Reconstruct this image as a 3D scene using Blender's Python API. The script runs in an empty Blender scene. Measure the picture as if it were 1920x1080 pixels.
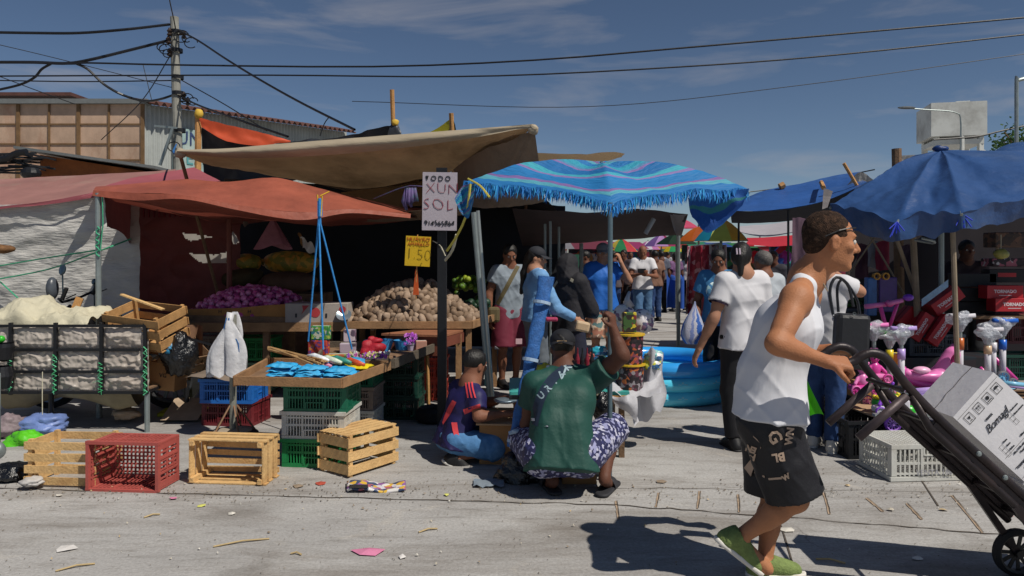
EXPO=0.02; SUNE=4.3; SKYS=0.056
import bpy, math, random
import numpy as np
from mathutils import Vector, Matrix, Euler, noise as mnoise
from mathutils.bvhtree import BVHTree
random.seed(7); SPLIT={'post','prop_pole','leg','rib','support_leg','insulator','clamp_band','brace_rods','brace_rod','cable_coil','handlebar_grip','stem','grip','knobs','eyes','rope_hooks','yellow_cap','stem_','tube_','hand_mop','mop_head','inner_frame','bolt','hair_claw','cable','corner_knot'}; PI=math.pi; R=math.radians
F=1400.0; HY=475.0; H=1.5
C=bpy.context.scene.collection
def P(px,py,Y): return Vector(((px-960)/F*Y, Y, H-(py-HY)/F*Y))
def G(px,py):
    Y=H*F/(py-HY); return Vector(((px-960)/F*Y,Y,0))
def lin(c):
    if isinstance(c,str): c=[int(c[i:i+2],16)/255 for i in (0,2,4)]
    return tuple((x/12.92 if x<=.04045 else ((x+.055)/1.055)**2.4) for x in c)
# ---------------------------------------------------------------- materials
_m={}
def newmat(name):
    m=bpy.data.materials.new(name); m.use_nodes=True; nt=m.node_tree; nt.nodes.clear()
    return m,nt,nt.nodes.new,nt.links.new
def noisy(nt,N,L,col,var,scale,dirt=None,dirta=0,coord='Object',stretch=(1,1,1)):
    tc=N('ShaderNodeTexCoord'); mp=N('ShaderNodeMapping'); mp.inputs['Scale'].default_value=stretch
    L(tc.outputs[coord],mp.inputs[0])
    n=N('ShaderNodeTexNoise'); n.inputs['Scale'].default_value=scale; n.inputs['Detail'].default_value=6
    n.inputs['Roughness'].default_value=.65; L(mp.outputs[0],n.inputs['Vector'])
    r=N('ShaderNodeMapRange'); r.inputs[1].default_value=.3; r.inputs[2].default_value=.7
    r.inputs[3].default_value=1-var; r.inputs[4].default_value=1+var; L(n.outputs[0],r.inputs[0])
    x=N('ShaderNodeVectorMath'); x.operation='SCALE'; x.inputs[0].default_value=col[:3]; L(r.outputs[0],x.inputs['Scale'])
    out=x.outputs[0]
    if dirt:
        n2=N('ShaderNodeTexNoise'); n2.inputs['Scale'].default_value=scale*.45; n2.inputs['Detail'].default_value=8
        n2.inputs['Roughness'].default_value=.7; L(mp.outputs[0],n2.inputs['Vector'])
        r2=N('ShaderNodeMapRange'); r2.inputs[1].default_value=.48; r2.inputs[2].default_value=.68; r2.inputs[4].default_value=dirta
        L(n2.outputs[0],r2.inputs[0]); mx=N('ShaderNodeMix'); mx.data_type='RGBA'; L(r2.outputs[0],mx.inputs[0])
        L(out,mx.inputs[6]); mx.inputs[7].default_value=(*dirt[:3],1); out=mx.outputs[2]
    return out,mp
def bumpn(nt,N,L,mp,strength,scale,dist=.01,wave=False):
    if wave:
        n=N('ShaderNodeTexWave'); n.inputs['Scale'].default_value=scale; n.inputs['Distortion'].default_value=3
    else:
        n=N('ShaderNodeTexNoise'); n.inputs['Scale'].default_value=scale; n.inputs['Detail'].default_value=5
    L(mp.outputs[0],n.inputs['Vector'])
    b=N('ShaderNodeBump'); b.inputs['Strength'].default_value=strength; b.inputs['Distance'].default_value=dist
    L(n.outputs[0],b.inputs['Height']); return b
def M(name,col,rough=.6,var=.12,scale=9,bump=.15,bscale=60,metal=0,trans=0,dirt=None,dirta=.5,alpha=1,stretch=(1,1,1),spec=.4,coat=0,dist=.01):
    if name in _m: return _m[name]
    col=lin(col); m,nt,N,L=newmat(name)
    c,mp=noisy(nt,N,L,col,var,scale,lin(dirt) if dirt else None,dirta,stretch=stretch)
    p=N('ShaderNodeBsdfPrincipled'); L(c,p.inputs['Base Color']); p.inputs['Roughness'].default_value=rough
    p.inputs['Metallic'].default_value=metal; p.inputs['Specular IOR Level'].default_value=spec; p.inputs['Coat Weight'].default_value=coat
    p.inputs['Alpha'].default_value=alpha
    if bump: b=bumpn(nt,N,L,mp,bump,bscale,dist); L(b.outputs[0],p.inputs['Normal'])
    o=N('ShaderNodeOutputMaterial')
    if trans:
        t=N('ShaderNodeBsdfTranslucent'); L(c,t.inputs[0]); mx=N('ShaderNodeMixShader'); mx.inputs[0].default_value=trans
        L(p.outputs[0],mx.inputs[1]); L(t.outputs[0],mx.inputs[2]); L(mx.outputs[0],o.inputs[0])
    else: L(p.outputs[0],o.inputs[0])
    _m[name]=m; return m
def MS(name,stops,axis='v',rep=1,rough=.7,trans=.15,dist=.1,bump=.3,warp=6,coord='UV',scale=1.0,const=True):
    """striped cloth: stops=[(pos,hex)...] repeated along a UV/object axis, edges wobbled by noise"""
    if name in _m: return _m[name]
    m,nt,N,L=newmat(name); tc=N('ShaderNodeTexCoord'); sx=N('ShaderNodeSeparateXYZ')
    n=N('ShaderNodeTexNoise'); n.inputs['Scale'].default_value=warp; n.inputs['Detail'].default_value=4; L(tc.outputs[coord],n.inputs['Vector'])
    L(tc.outputs[coord],sx.inputs[0])
    a=N('ShaderNodeMath'); a.operation='MULTIPLY_ADD'; L(n.outputs[0],a.inputs[0]); a.inputs[1].default_value=dist
    L(sx.outputs['xyz'.index({'u':'x','v':'y'}.get(axis,axis))],a.inputs[2])
    b=N('ShaderNodeMath'); b.operation='MULTIPLY'; L(a.outputs[0],b.inputs[0]); b.inputs[1].default_value=rep*scale
    f=N('ShaderNodeMath'); f.operation='FRACT'; L(b.outputs[0],f.inputs[0])
    cr=N('ShaderNodeValToRGB'); cr.color_ramp.interpolation='CONSTANT' if const else 'LINEAR'
    el=cr.color_ramp.elements
    while len(el)<len(stops): el.new(.5)
    for e,(q,h) in zip(el,stops): e.position=q; e.color=(*lin(h),1)
    L(f.outputs[0],cr.inputs[0])
    p=N('ShaderNodeBsdfPrincipled'); L(cr.outputs[0],p.inputs['Base Color']); p.inputs['Roughness'].default_value=rough
    n2=N('ShaderNodeTexNoise'); n2.inputs['Scale'].default_value=warp*8; L(tc.outputs[coord],n2.inputs['Vector'])
    bp=N('ShaderNodeBump'); bp.inputs['Strength'].default_value=bump; bp.inputs['Distance'].default_value=.02; L(n2.outputs[0],bp.inputs['Height']); L(bp.outputs[0],p.inputs['Normal'])
    o=N('ShaderNodeOutputMaterial'); t=N('ShaderNodeBsdfTranslucent'); L(cr.outputs[0],t.inputs[0]); mx=N('ShaderNodeMixShader'); mx.inputs[0].default_value=trans
    L(p.outputs[0],mx.inputs[1]); L(t.outputs[0],mx.inputs[2]); L(mx.outputs[0],o.inputs[0])
    _m[name]=m; return m
def MV(name,cols,scale=30,rough=.6,coord='Object',trans=0):
    """patchy print: voronoi cells take colours from a list (packaging, floral cloth)"""
    if name in _m: return _m[name]
    m,nt,N,L=newmat(name); tc=N('ShaderNodeTexCoord'); n=N('ShaderNodeTexNoise'); n.inputs['Scale'].default_value=scale*.6; L(tc.outputs[coord],n.inputs['Vector'])
    v0=N('ShaderNodeVectorMath'); v0.operation='MULTIPLY_ADD'; L(n.outputs['Color'],v0.inputs[0]); v0.inputs[1].default_value=(1.2/scale,)*3; L(tc.outputs[coord],v0.inputs[2])
    v=N('ShaderNodeTexVoronoi'); v.inputs['Scale'].default_value=scale; L(v0.outputs[0],v.inputs['Vector'])
    cr=N('ShaderNodeValToRGB'); cr.color_ramp.interpolation='CONSTANT'; el=cr.color_ramp.elements
    while len(el)<len(cols): el.new(.5)
    for i,(e,h) in enumerate(zip(el,cols)): e.position=.15+.7*i/len(cols) if i else 0; e.color=(*lin(h),1)
    L(v.outputs['Color'],cr.inputs[0])
    p=N('ShaderNodeBsdfPrincipled'); L(cr.outputs[0],p.inputs['Base Color']); p.inputs['Roughness'].default_value=rough
    o=N('ShaderNodeOutputMaterial'); L(p.outputs[0],o.inputs[0]); _m[name]=m; return m
# ---------------------------------------------------------------- mesh builder
class B:
    def __init__(s): s.v=[]; s.f=[]; s.uv={}
    def add(s,vs,fs):
        o=len(s.v); s.v+= [tuple(v) for v in vs]; s.f+=[tuple(i+o for i in f) for f in fs]; return s
    def box(s,c,d,rot=None,bev=0):
        x,y,z=[k/2 for k in d]; c=Vector(c)
        vs=[Vector(p) for p in ((-x,-y,-z),(x,-y,-z),(x,y,-z),(-x,y,-z),(-x,-y,z),(x,-y,z),(x,y,z),(-x,y,z))]
        if rot is not None: vs=[rot@v for v in vs]
        return s.add([v+c for v in vs],[(0,3,2,1),(4,5,6,7),(0,1,5,4),(1,2,6,5),(2,3,7,6),(3,0,4,7)])
    def rbox(s,c,d,r=.01,rot=None):
        x,y,z=[k/2 for k in d]; r=min(r,x*.9,y*.9,z*.9); c=Vector(c); vs=[];rings=[]
        for zz,q in ((-z,r),(-z+r*.3,r*.3),(-z+r,0),(z-r,0),(z-r*.3,r*.3),(z,r)):
            ring=[]
            for sx,sy,a0 in ((1,1,0),(-1,1,90),(-1,-1,180),(1,-1,270)):
                for k in range(3):
                    a=R(a0+k*45); ring.append(Vector((sx*(x-r)+math.cos(a)*(r-q if q<r else r*.0),sy*(y-r)+math.sin(a)*(r-q if q<r else 0),zz)))
            rings.append(ring)
        n=12; fs=[]
        for ring in rings: vs+=ring
        for i in range(5):
            for j in range(n): fs.append((i*n+j,i*n+(j+1)%n,(i+1)*n+(j+1)%n,(i+1)*n+j))
        fs.append(tuple(range(n))[::-1]); fs.append(tuple(5*n+j for j in range(n)))
        if rot is not None: vs=[rot@v for v in vs]
        return s.add([v+c for v in vs],fs)
    def beam(s,a,b,w,h=None,up=(0,0,1)):
        a=Vector(a);b=Vector(b);h=h or w; d=(b-a); L_=d.length; d.normalize(); up=Vector(up)
        if abs(d.dot(up))>.98: up=Vector((1,0,0)) if abs(d.x)<.9 else Vector((0,1,0))
        x=d.cross(up).normalized(); z=x.cross(d)
        return s.box((a+b)/2,(w,L_,h),Matrix((x,d,z)).transposed())
    def tube(s,pts,r,n=8,cap=True,r2=None):
        pts=[Vector(p) for p in pts]; m=len(pts); o=len(s.v); rr=r if isinstance(r,(list,tuple)) else [r+( (r2-r)*i/(m-1) if r2 is not None else 0) for i in range(m)]
        up=Vector((0,0,1)); x=None; vs=[]
        for i,p in enumerate(pts):
            t=(pts[min(i+1,m-1)]-pts[max(i-1,0)]); t=t.normalized() if t.length>1e-9 else Vector((0,0,1))
            if x is None: x=t.cross(up if abs(t.z)<.95 else Vector((1,0,0))).normalized()
            else: x=(x-t*x.dot(t)).normalized()
            y=t.cross(x)
            for j in range(n):
                a=2*PI*j/n; vs.append(p+(x*math.cos(a)+y*math.sin(a))*rr[i])
        fs=[(i*n+j,i*n+(j+1)%n,(i+1)*n+(j+1)%n,(i+1)*n+j) for i in range(m-1) for j in range(n)]
        if cap: fs+=[tuple(range(n))[::-1],tuple((m-1)*n+j for j in range(n))]
        return s.add(vs,fs)
    def ell(s,c,r,rot=None,n=12,m=8,jit=0):
        c=Vector(c); r=(r,r,r) if not isinstance(r,(list,tuple)) else r; vs=[]
        for i in range(m+1):
            th=PI*i/m
            for j in range(n):
                ph=2*PI*j/n; v=Vector((math.sin(th)*math.cos(ph)*r[0],math.sin(th)*math.sin(ph)*r[1],math.cos(th)*r[2]))
                if jit: v*=1+jit*mnoise.noise(v*(1.7/max(r))+c*3)
                if rot is not None: v=rot@v
                vs.append(v+c)
        fs=[(i*n+j,(i+1)*n+j,(i+1)*n+(j+1)%n,i*n+(j+1)%n) for i in range(m) for j in range(n)]
        return s.add(vs,fs)
    def lathe(s,c,prof,n=24,axis=None,cap=False):
        c=Vector(c); vs=[]; rot=axis.to_track_quat('Z','Y').to_matrix() if axis is not None else Matrix.Identity(3)
        for (r,z) in prof:
            for j in range(n): a=2*PI*j/n; vs.append(c+rot@Vector((r*math.cos(a),r*math.sin(a),z)))
        m=len(prof); fs=[(i*n+j,i*n+(j+1)%n,(i+1)*n+(j+1)%n,(i+1)*n+j) for i in range(m-1) for j in range(n)]
        if cap: fs+=[tuple(range(n))[::-1],tuple((m-1)*n+j for j in range(n))]
        return s.add(vs,fs)
    def grid(s,fn,nu,nv,uv=True,closed=False):
        o=len(s.v); vs=[];fs=[]
        for i in range(nu+1):
            for j in range(nv+1):
                vs.append(fn(i/nu,j/nv))
                if uv: s.uv[o+len(vs)-1]=(i/nu,j/nv)
        for i in range(nu):
            for j in range(nv): a=i*(nv+1)+j; fs.append((a,a+nv+1,a+nv+2,a+1))
        return s.add(vs,fs)
    def prism(s,poly,d):  # polygon of world points extruded by vector d
        poly=[Vector(p) for p in poly]; d=Vector(d); n=len(poly)
        return s.add(poly+[p+d for p in poly],[tuple(range(n)),tuple(range(2*n-1,n-1,-1))]+[(i,i+n,(i+1)%n+n,(i+1)%n) for i in range(n)])
    def islands(s):
        pr=list(range(len(s.v)))
        def fd(x):
            while pr[x]!=x: pr[x]=pr[pr[x]]; x=pr[x]
            return x
        for f in s.f:
            r=fd(f[0])
            for k in f[1:]: pr[fd(k)]=r
        g={}
        for f in s.f: g.setdefault(fd(f[0]),[]).append(f)
        res=[]
        for fs in g.values():
            b=B(); mp={}
            for f in fs:
                for k in f:
                    if k not in mp: mp[k]=len(b.v); b.v.append(s.v[k])
                b.f.append(tuple(mp[k] for k in f))
            res.append(b)
        return res
    def out(s,name,mat,parent=None,label=None,cat=None,group=None,kind=None,smooth=False,world=True,base=None):
        if parent is not None and name in SPLIT and not s.uv:
            il=s.islands()
            if len(il)>1:
                for b in il: o=b.out(name,mat,parent,label,smooth=smooth,world=world)
                return o
        me=bpy.data.meshes.new(name); v=[Vector(p) for p in s.v]
        o=bpy.data.objects.new(name,me); C.objects.link(o)
        if parent is not None:
            o.parent=parent
            if world: 
                Mi=wm(parent).inverted(); v=[Mi@p for p in v]
        elif world and v:
            if base is None:
                base=Vector((sum(p.x for p in v)/len(v),sum(p.y for p in v)/len(v),min(p.z for p in v)))
            base=Vector(base); v=[p-base for p in v]; o.location=base
        me.from_pydata(v,[],s.f)
        if s.uv:
            ul=me.uv_layers.new(name='UVMap'); li=np.zeros(len(me.loops),dtype=np.int32); me.loops.foreach_get('vertex_index',li)
            arr=np.zeros((len(v),2),dtype=np.float32)
            for k,q in s.uv.items(): arr[k]=q
            ul.data.foreach_set('uv',arr[li].ravel())
        if mat: me.materials.append(mat)
        if smooth is True: me.polygons.foreach_set('use_smooth',[True]*len(me.polygons))
        me.update(); tag(o,label,cat,group,kind)
        return o
def wm(o):
    m=Matrix.LocRotScale(o.location,o.rotation_euler,o.scale)
    return wm(o.parent)@m if o.parent else m
def tag(o,label=None,cat=None,group=None,kind=None):
    if label: o['label']=label
    if cat: o['category']=cat
    if group: o['group']=group
    if kind: o['kind']=kind
    return o
def thing(name,label,cat,loc=(0,0,0),rot=(0,0,0),group=None):
    o=bpy.data.objects.new(name,None); C.objects.link(o); o.empty_display_size=.1
    o.location=loc; o.rotation_euler=rot if isinstance(rot,(tuple,Euler)) else rot.to_euler()
    return tag(o,label,cat,group)
def kids(o): return [c for c in C.objects if c.parent==o]
def dup(o,loc=None,rot=None,label=None,parent=None,mat=None,scale=None,_ch=None):
    if _ch is None:
        _ch={}
        for c in C.objects:
            if c.parent: _ch.setdefault(c.parent.name,[]).append(c)
    c=o.copy(); C.objects.link(c); c.parent=parent
    if loc is not None: c.location=loc
    if rot is not None: c.rotation_euler=rot if isinstance(rot,(tuple,Euler)) else rot.to_euler()
    if label: c['label']=label
    if scale is not None: c.scale=scale if isinstance(scale,(tuple,Vector)) else (scale,)*3
    if mat and c.data: 
        c.data=c.data.copy(); c.data.materials.clear(); c.data.materials.append(mat)
    for k in _ch.get(o.name,[]): dup(k,parent=c,mat=mat,_ch=_ch)
    return c
def lerp(a,b,t): return a+(b-a)*t
def spl(pts,t):   # catmull-rom through points
    n=len(pts)-1; x=min(max(t,0),1)*n; i=min(int(x),n-1); u=x-i
    p1,p2=pts[i],pts[i+1]; p0=pts[i-1] if i>0 else p1*2-p2; p3=pts[i+2] if i+2<=n else p2*2-p1
    return .5*((2*p1)+(p2-p0)*u+(2*p0-5*p1+4*p2-p3)*u*u+(3*p1-p0-3*p2+p3)*u*u*u)
def curve(pts,n): return [spl(pts,i/n) for i in range(n+1)]
def wr(p,amp,sc,st=(1,1,1)):   # ridged wrinkle
    q=Vector((p[0]*st[0],p[1]*st[1],p[2]*st[2]))*sc
    return amp*(mnoise.noise(q)*1.2+.5*(abs(mnoise.noise(q*2.3+Vector((7,1,3))))-.25)*2)
def cloth(top,bot,nu=40,nv=14,sag=0,wa=.02,ws=3,st=(1,1,1),dirn=None,b=None,edge=0):
    """sheet between two boundary curves (lists of world points)"""
    b=b or B(); top=[Vector(p) for p in top]; bot=[Vector(p) for p in bot]
    def fn(u,v):
        p=lerp(spl(top,u),spl(bot,u),v); p.z-=sag*4*v*(1-v)*(.6+.8*u*(1-u)*2)
        w=wr(p,wa,ws,st)*(.35+.65*math.sin(PI*min(max(v,.04),.96)))
        if edge and v>.85: w+=edge*math.sin(u*90+3*mnoise.noise(p*3))*(v-.85)/.15
        d=dirn or Vector((0,-.8,.6)); return p+Vector(d)*w
    return b.grid(fn,nu,nv)
def text(s,size,Mx,mat,parent,name='lettering',jit=0,ext=.0015,shear=0,spacing=1,conform=None,offset=0,label=None):
    cu=bpy.data.curves.new('t','FONT'); cu.body=s; cu.size=size; cu.align_x='CENTER'; cu.align_y='CENTER'; cu.extrude=0 if conform else ext
    cu.shear=shear; cu.space_character=spacing; cu.resolution_u=2; cu.offset=offset
    o=bpy.data.objects.new('t',cu); C.objects.link(o); bpy.context.view_layer.update()
    me=bpy.data.meshes.new_from_object(o.evaluated_get(bpy.context.evaluated_depsgraph_get()))
    bpy.data.objects.remove(o); b=B(); b.v=[]; vs=[v.co.copy() for v in me.vertices]
    if jit:
        vs=[v+Vector((0,jit*mnoise.noise(Vector((v.x/size*1.3,1,2))),0)) for v in vs]
    vs=[Mx@v for v in vs]; 
    if conform: vs=conf(conform,vs,parent)
    b.add(vs,[tuple(p.vertices) for p in me.polygons]); return b.out(name,mat,parent,label=label)
def frame(o,x,y):  # matrix from origin, x dir, y dir
    x=Vector(x).normalized(); y=Vector(y); z=x.cross(y).normalized(); y=z.cross(x)
    m=Matrix((x,y,z)).transposed().to_4x4(); m.translation=Vector(o); return m
def conf(target,pts,parent=None,off=.0065,cam=Vector((0,0,H))):
    """lay points on a target mesh object, cast along the line of depth from a point in front"""
    Mw=wm(target); bvh=BVHTree.FromPolygons([Mw@v.co for v in target.data.vertices],[tuple(p.vertices) for p in target.data.polygons]); res=[]
    for p in pts:
        d=(p-cam).normalized(); h=bvh.ray_cast(cam,d)
        if h[0] is None:
            h=bvh.find_nearest(p); res.append(h[0]+h[1]*off if h[0] else p)
        else: res.append(h[0]-d*off)
    return res
def conf_near(target,pts,off=.003):
    Mw=wm(target); bvh=BVHTree.FromPolygons([Mw@v.co for v in target.data.vertices],[tuple(p.vertices) for p in target.data.polygons]); r=[]
    for p in pts:
        h=bvh.find_nearest(p); r.append(h[0]+(p-h[0]).normalized()*off)
    return r
def patch(poly,target,mat,parent,name,Y=None,n=10,m=3):
    """poly: two polylines (pixel coords) edges of a strip, laid on the target surface"""
    A,Bb=poly; A=[P(*p,4) for p in A]; Bb=[P(*p,4) for p in Bb]; b=B()
    b.grid(lambda u,v: lerp(spl(A,u),spl(Bb,u),v),n,m,uv=False); b.v=[tuple(q) for q in conf(target,[Vector(v) for v in b.v])]
    return b.out(name,mat,parent,smooth=True)
# ---------------------------------------------------------------- implicit surfaces for bodies
class S:
    def __init__(s): s.p=[]
    def cap(s,a,b,ra,rb=None,k=.03,flat=False,sub=False):
        s.p.append(('c',np.array(a,dtype=np.float32),np.array(b,dtype=np.float32),ra,ra if rb is None else rb,k,flat,sub)); return s
    def ell(s,c,r,Rm=None,k=.02,sub=False):
        s.p.append(('e',np.array(c,dtype=np.float32),np.array(r,dtype=np.float32),np.array(Rm if Rm is not None else np.eye(3),dtype=np.float32),0,k,False,sub)); return s
    def mesh(s,h=.012,wa=0,ws=8,clip=()):
        lo=np.full(3,1e9);hi=-lo
        for p in s.p:
            if p[7]: continue
            r=max(p[3],p[4]) if p[0]=='c' else p[2].max()
            q=[p[1],p[2]] if p[0]=='c' else [p[1]]
            for c in q: lo=np.minimum(lo,c-r); hi=np.maximum(hi,c+r)
        lo-=3*h+wa; hi+=3*h+wa; n=np.ceil((hi-lo)/h).astype(int)+1; f=np.full(n,.5,dtype=np.float32)
        ax=[lo[i]+h*np.arange(n[i]) for i in range(3)]
        for p in s.p:
            k=p[5]; r=(max(p[3],p[4]) if p[0]=='c' else p[2].max())+k+3*h+wa
            c=np.array([p[1],p[2]] if p[0]=='c' else [p[1]]); a=c.min(0)-r; b=c.max(0)+r
            i0=np.clip(np.floor((a-lo)/h).astype(int),0,n); i1=np.clip(np.ceil((b-lo)/h).astype(int)+1,0,n)
            if (i1<=i0).any(): continue
            X,Y,Z=np.meshgrid(*[ax[i][i0[i]:i1[i]] for i in range(3)],indexing='ij')
            if p[0]=='c':
                A=p[1];D=p[2]-A;L2=max(float(D@D),1e-9); t0=((X-A[0])*D[0]+(Y-A[1])*D[1]+(Z-A[2])*D[2])/L2; t=np.clip(t0,0,1)
                d=np.sqrt((X-A[0]-t*D[0])**2+(Y-A[1]-t*D[1])**2+(Z-A[2]-t*D[2])**2)-(p[3]+(p[4]-p[3])*t)
                if p[6]: d=np.maximum(d,(t0-1)*math.sqrt(L2))
            else:
                Rm=p[3]; x=X-p[1][0];y=Y-p[1][1];z=Z-p[1][2]
                u=(x*Rm[0,0]+y*Rm[1,0]+z*Rm[2,0])/p[2][0]; v=(x*Rm[0,1]+y*Rm[1,1]+z*Rm[2,1])/p[2][1]; w=(x*Rm[0,2]+y*Rm[1,2]+z*Rm[2,2])/p[2][2]
                k0=np.sqrt(u*u+v*v+w*w); k1=np.sqrt((u/p[2][0])**2+(v/p[2][1])**2+(w/p[2][2])**2)+1e-6; d=k0*(k0-1)/k1
            sl=tuple(slice(i0[i],i1[i]) for i in range(3)); g=f[sl]
            if p[7]: g=-g
            kk=max(k,1e-4); hh=np.maximum(kk-np.abs(g-d),0)/kk; g2=np.minimum(g,d)-hh*hh*kk*.25
            if p[7]:
                # subtraction: max(f,-d)
                g=f[sl]; hh=np.maximum(kk-np.abs(g+d),0)/kk; g2=np.maximum(g,-d)+hh*hh*kk*.25
            f[sl]=g2
        if wa or clip:
            X,Y,Z=np.meshgrid(*ax,indexing='ij')
            if wa:
                q=ws; n1=np.sin(X*q*2.1+2.3*np.sin(Z*q*1.3+1)+Y*q)*np.sin(Z*q*1.7+1.9*np.sin(X*q*.9+Y*q*1.1)); n2=np.sin((X+Y)*q*2.9+Z*q*4.1+2*np.sin(Z*q*2))
                f+=wa*(n1*.7+n2*.3)*.6
                for (dx,dy,dz,fq,ph) in ((.9,.3,.55,23,.3),(-.5,.5,1,19,1.7),(.25,1,-.7,21,4.1),(1,-.2,.1,27,2.2)):
                    t_=(X*dx+Y*dy+Z*dz)*fq+1.6*np.sin(X*3.1+Z*4.3+ph)+1.1*np.sin(Y*5.3-Z*2.7+ph*2); mk=np.clip(np.sin(X*4.7*dz+Y*3.9+Z*5.9*dx+ph*3)+.15,0,1)
                    f-=wa*2.6*mk*(1-np.abs(np.sin(t_)))**3
            for (pt,nn) in clip: f=np.maximum(f,(X-pt[0])*nn[0]+(Y-pt[1])*nn[1]+(Z-pt[2])*nn[2])
        return nets(f,lo,h)
def nets(f,org,h):
    s=f<0; nx,ny,nz=f.shape; off=np.array([(i,j,k) for i in (0,1) for j in (0,1) for k in (0,1)])
    cnt=np.zeros((nx-1,ny-1,nz-1),dtype=np.int8)
    for i,j,k in off: cnt+=s[i:nx-1+i,j:ny-1+j,k:nz-1+k]
    act=(cnt>0)&(cnt<8); I=np.argwhere(act); idx=np.full(act.shape,-1,dtype=np.int64); idx[act]=np.arange(len(I))
    val=np.stack([f[I[:,0]+o[0],I[:,1]+o[1],I[:,2]+o[2]] for o in off],1); acc=np.zeros((len(I),3)); c=np.zeros(len(I))
    for a in range(8):
        for b in range(a+1,8):
            if abs(off[a]-off[b]).sum()!=1: continue
            va,vb=val[:,a],val[:,b]; m=(va<0)!=(vb<0); t=np.where(m,va/np.where(m,va-vb,1),0)
            acc+=np.where(m[:,None],off[a]+(off[b]-off[a])*t[:,None],0); c+=m
    V=org+(I+acc/c[:,None])*h; Q=[]
    for ax in range(3):
        o1,o2=[q for q in range(3) if q!=ax]
        if ax==1: o1,o2=o2,o1
        sl0=[slice(1,-1)]*3; sl1=[slice(1,-1)]*3; sl0[ax]=slice(0,-1); sl1[ax]=slice(1,None)
        a=s[tuple(sl0)]; b=s[tuple(sl1)]; m=np.argwhere(a!=b)
        if len(m)==0: continue
        fl=a[tuple(m.T)]; base=m.copy(); base[:,o1]+=1; base[:,o2]+=1
        def cell(d1,d2):
            q=base.copy(); q[:,o1]-=d1; q[:,o2]-=d2; return idx[tuple(q.T)]
        q=np.stack([cell(1,1),cell(0,1),cell(0,0),cell(1,0)],1); q[~fl]=q[~fl][:,::-1]; Q.append(q)
    return V,np.concatenate(Q)
def sout(S_,name,mat,parent,h=.012,label=None,**kw):
    V,Q=S_.mesh(h,**{k:v for k,v in kw.items() if k in('wa','ws','clip')}); Mi=np.array(wm(parent).inverted()) if parent else np.eye(4)
    V=V@Mi[:3,:3].T+Mi[:3,3]; me=bpy.data.meshes.new(name); me.from_pydata(V.tolist(),[],Q.tolist()); me.materials.append(mat)
    me.polygons.foreach_set('use_smooth',[True]*len(me.polygons)); me.update()
    o=bpy.data.objects.new(name,me); C.objects.link(o); o.parent=parent
    if label: o['label']=label
    return o
# ================================================================= camera, light, sky
sc=bpy.context.scene
cam=bpy.data.objects.new('camera',bpy.data.cameras.new('camera')); C.objects.link(cam); sc.camera=cam
cam.location=(0,0,H); cam.rotation_euler=(R(90),0,0); cam.data.sensor_width=36; cam.data.lens=36*F/1920
cam.data.shift_y=-(540-HY)/1920; cam.data.clip_end=5000; cam.data.clip_start=.05
sc.view_settings.view_transform='Standard'; sc.view_settings.look='None'; sc.view_settings.exposure=EXPO; sc.view_settings.gamma=1
SD=Vector((.86,-.68,1.5)).normalized()   # towards the sun
sun=bpy.data.objects.new('sun',bpy.data.lights.new('sun','SUN')); C.objects.link(sun); sun.data.energy=SUNE; sun.data.angle=R(.5); sun.data.color=(1,.94,.84)
sun.rotation_euler=SD.to_track_quat('Z','Y').to_euler()
w=bpy.data.worlds.new('World'); sc.world=w; w.use_nodes=True; nt=w.node_tree; N=nt.nodes.new; L=nt.links.new
bg=nt.nodes['Background']; sky=N('ShaderNodeTexSky'); sky.sky_type='NISHITA'; sky.sun_disc=False
sky.sun_elevation=math.asin(SD.z); sky.sun_rotation=math.atan2(SD.x,SD.y); sky.altitude=3000; sky.air_density=1.0; sky.dust_density=.35; sky.ozone_density=2.0
tc=N('ShaderNodeTexCoord'); mp=N('ShaderNodeMapping'); mp.inputs['Scale'].default_value=(1.6,1.6,9); L(tc.outputs['Generated'],mp.inputs[0])
n=N('ShaderNodeTexNoise'); n.inputs['Scale'].default_value=2.1; n.inputs['Detail'].default_value=7; n.inputs['Roughness'].default_value=.55; n.inputs['Distortion'].default_value=.4; L(mp.outputs[0],n.inputs[0])
mr=N('ShaderNodeMapRange'); mr.inputs[1].default_value=.53; mr.inputs[2].default_value=.8; mr.inputs[4].default_value=.5; L(n.outputs[0],mr.inputs[0])
mx=N('ShaderNodeMix'); mx.data_type='RGBA'; L(mr.outputs[0],mx.inputs[0]); L(sky.outputs[0],mx.inputs[6]); mx.inputs[7].default_value=(7,6.6,6.6,1)
L(mx.outputs[2],bg.inputs[0]); bg.inputs[1].default_value=SKYS
# ================================================================= common materials
wood=M('pale_wood','b98a55',.75,.25,6,.4,80,stretch=(1,1,1),dirt='6b4a2c',dirta=.6)
woodd=M('weathered_wood','7d624a',.85,.3,7,.5,70,dirt='3d2d20',dirta=.6)
woodn=M('new_crate_wood','cfaa74',.75,.25,7,.5,70,dirt='8c6238',dirta=.7)
steel=M('galvanised_steel','8b9494',.45,.15,12,.1,60,metal=.5)
black=M('black_paint','17181c',.45,.2,10,.2,40)
blackp=M('black_plastic','121318',.5,.2,10,.1,40)
cardb=M('cardboard','a5794d',.85,.12,5,.2,50,dirt='7a5634',dirta=.4)
rope_b=M('blue_rope','1f5f9c',.8,.2,40); rope_g=M('green_rope','3f9a76',.8,.2,40); rope_w=M('pale_rope','b9b39e',.8,.2,40)
paper=M('white_paper','cfcac2',.8,.06,6)
red_ink=M('red_ink','8e1d33',.6,.1); dark_ink=M('dark_ink','22252b',.6,.1)
rust=M('rusty_sheet','b09580',.8,.3,1.1,.4,30,dirt='854c30',dirta=.9,stretch=(1,1,.6))
shade_in=M('inner_shade_tarp','14161d',.8,.3,2,.3,8)  # near-black colour stands in for the shade inside the potato stall
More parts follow.
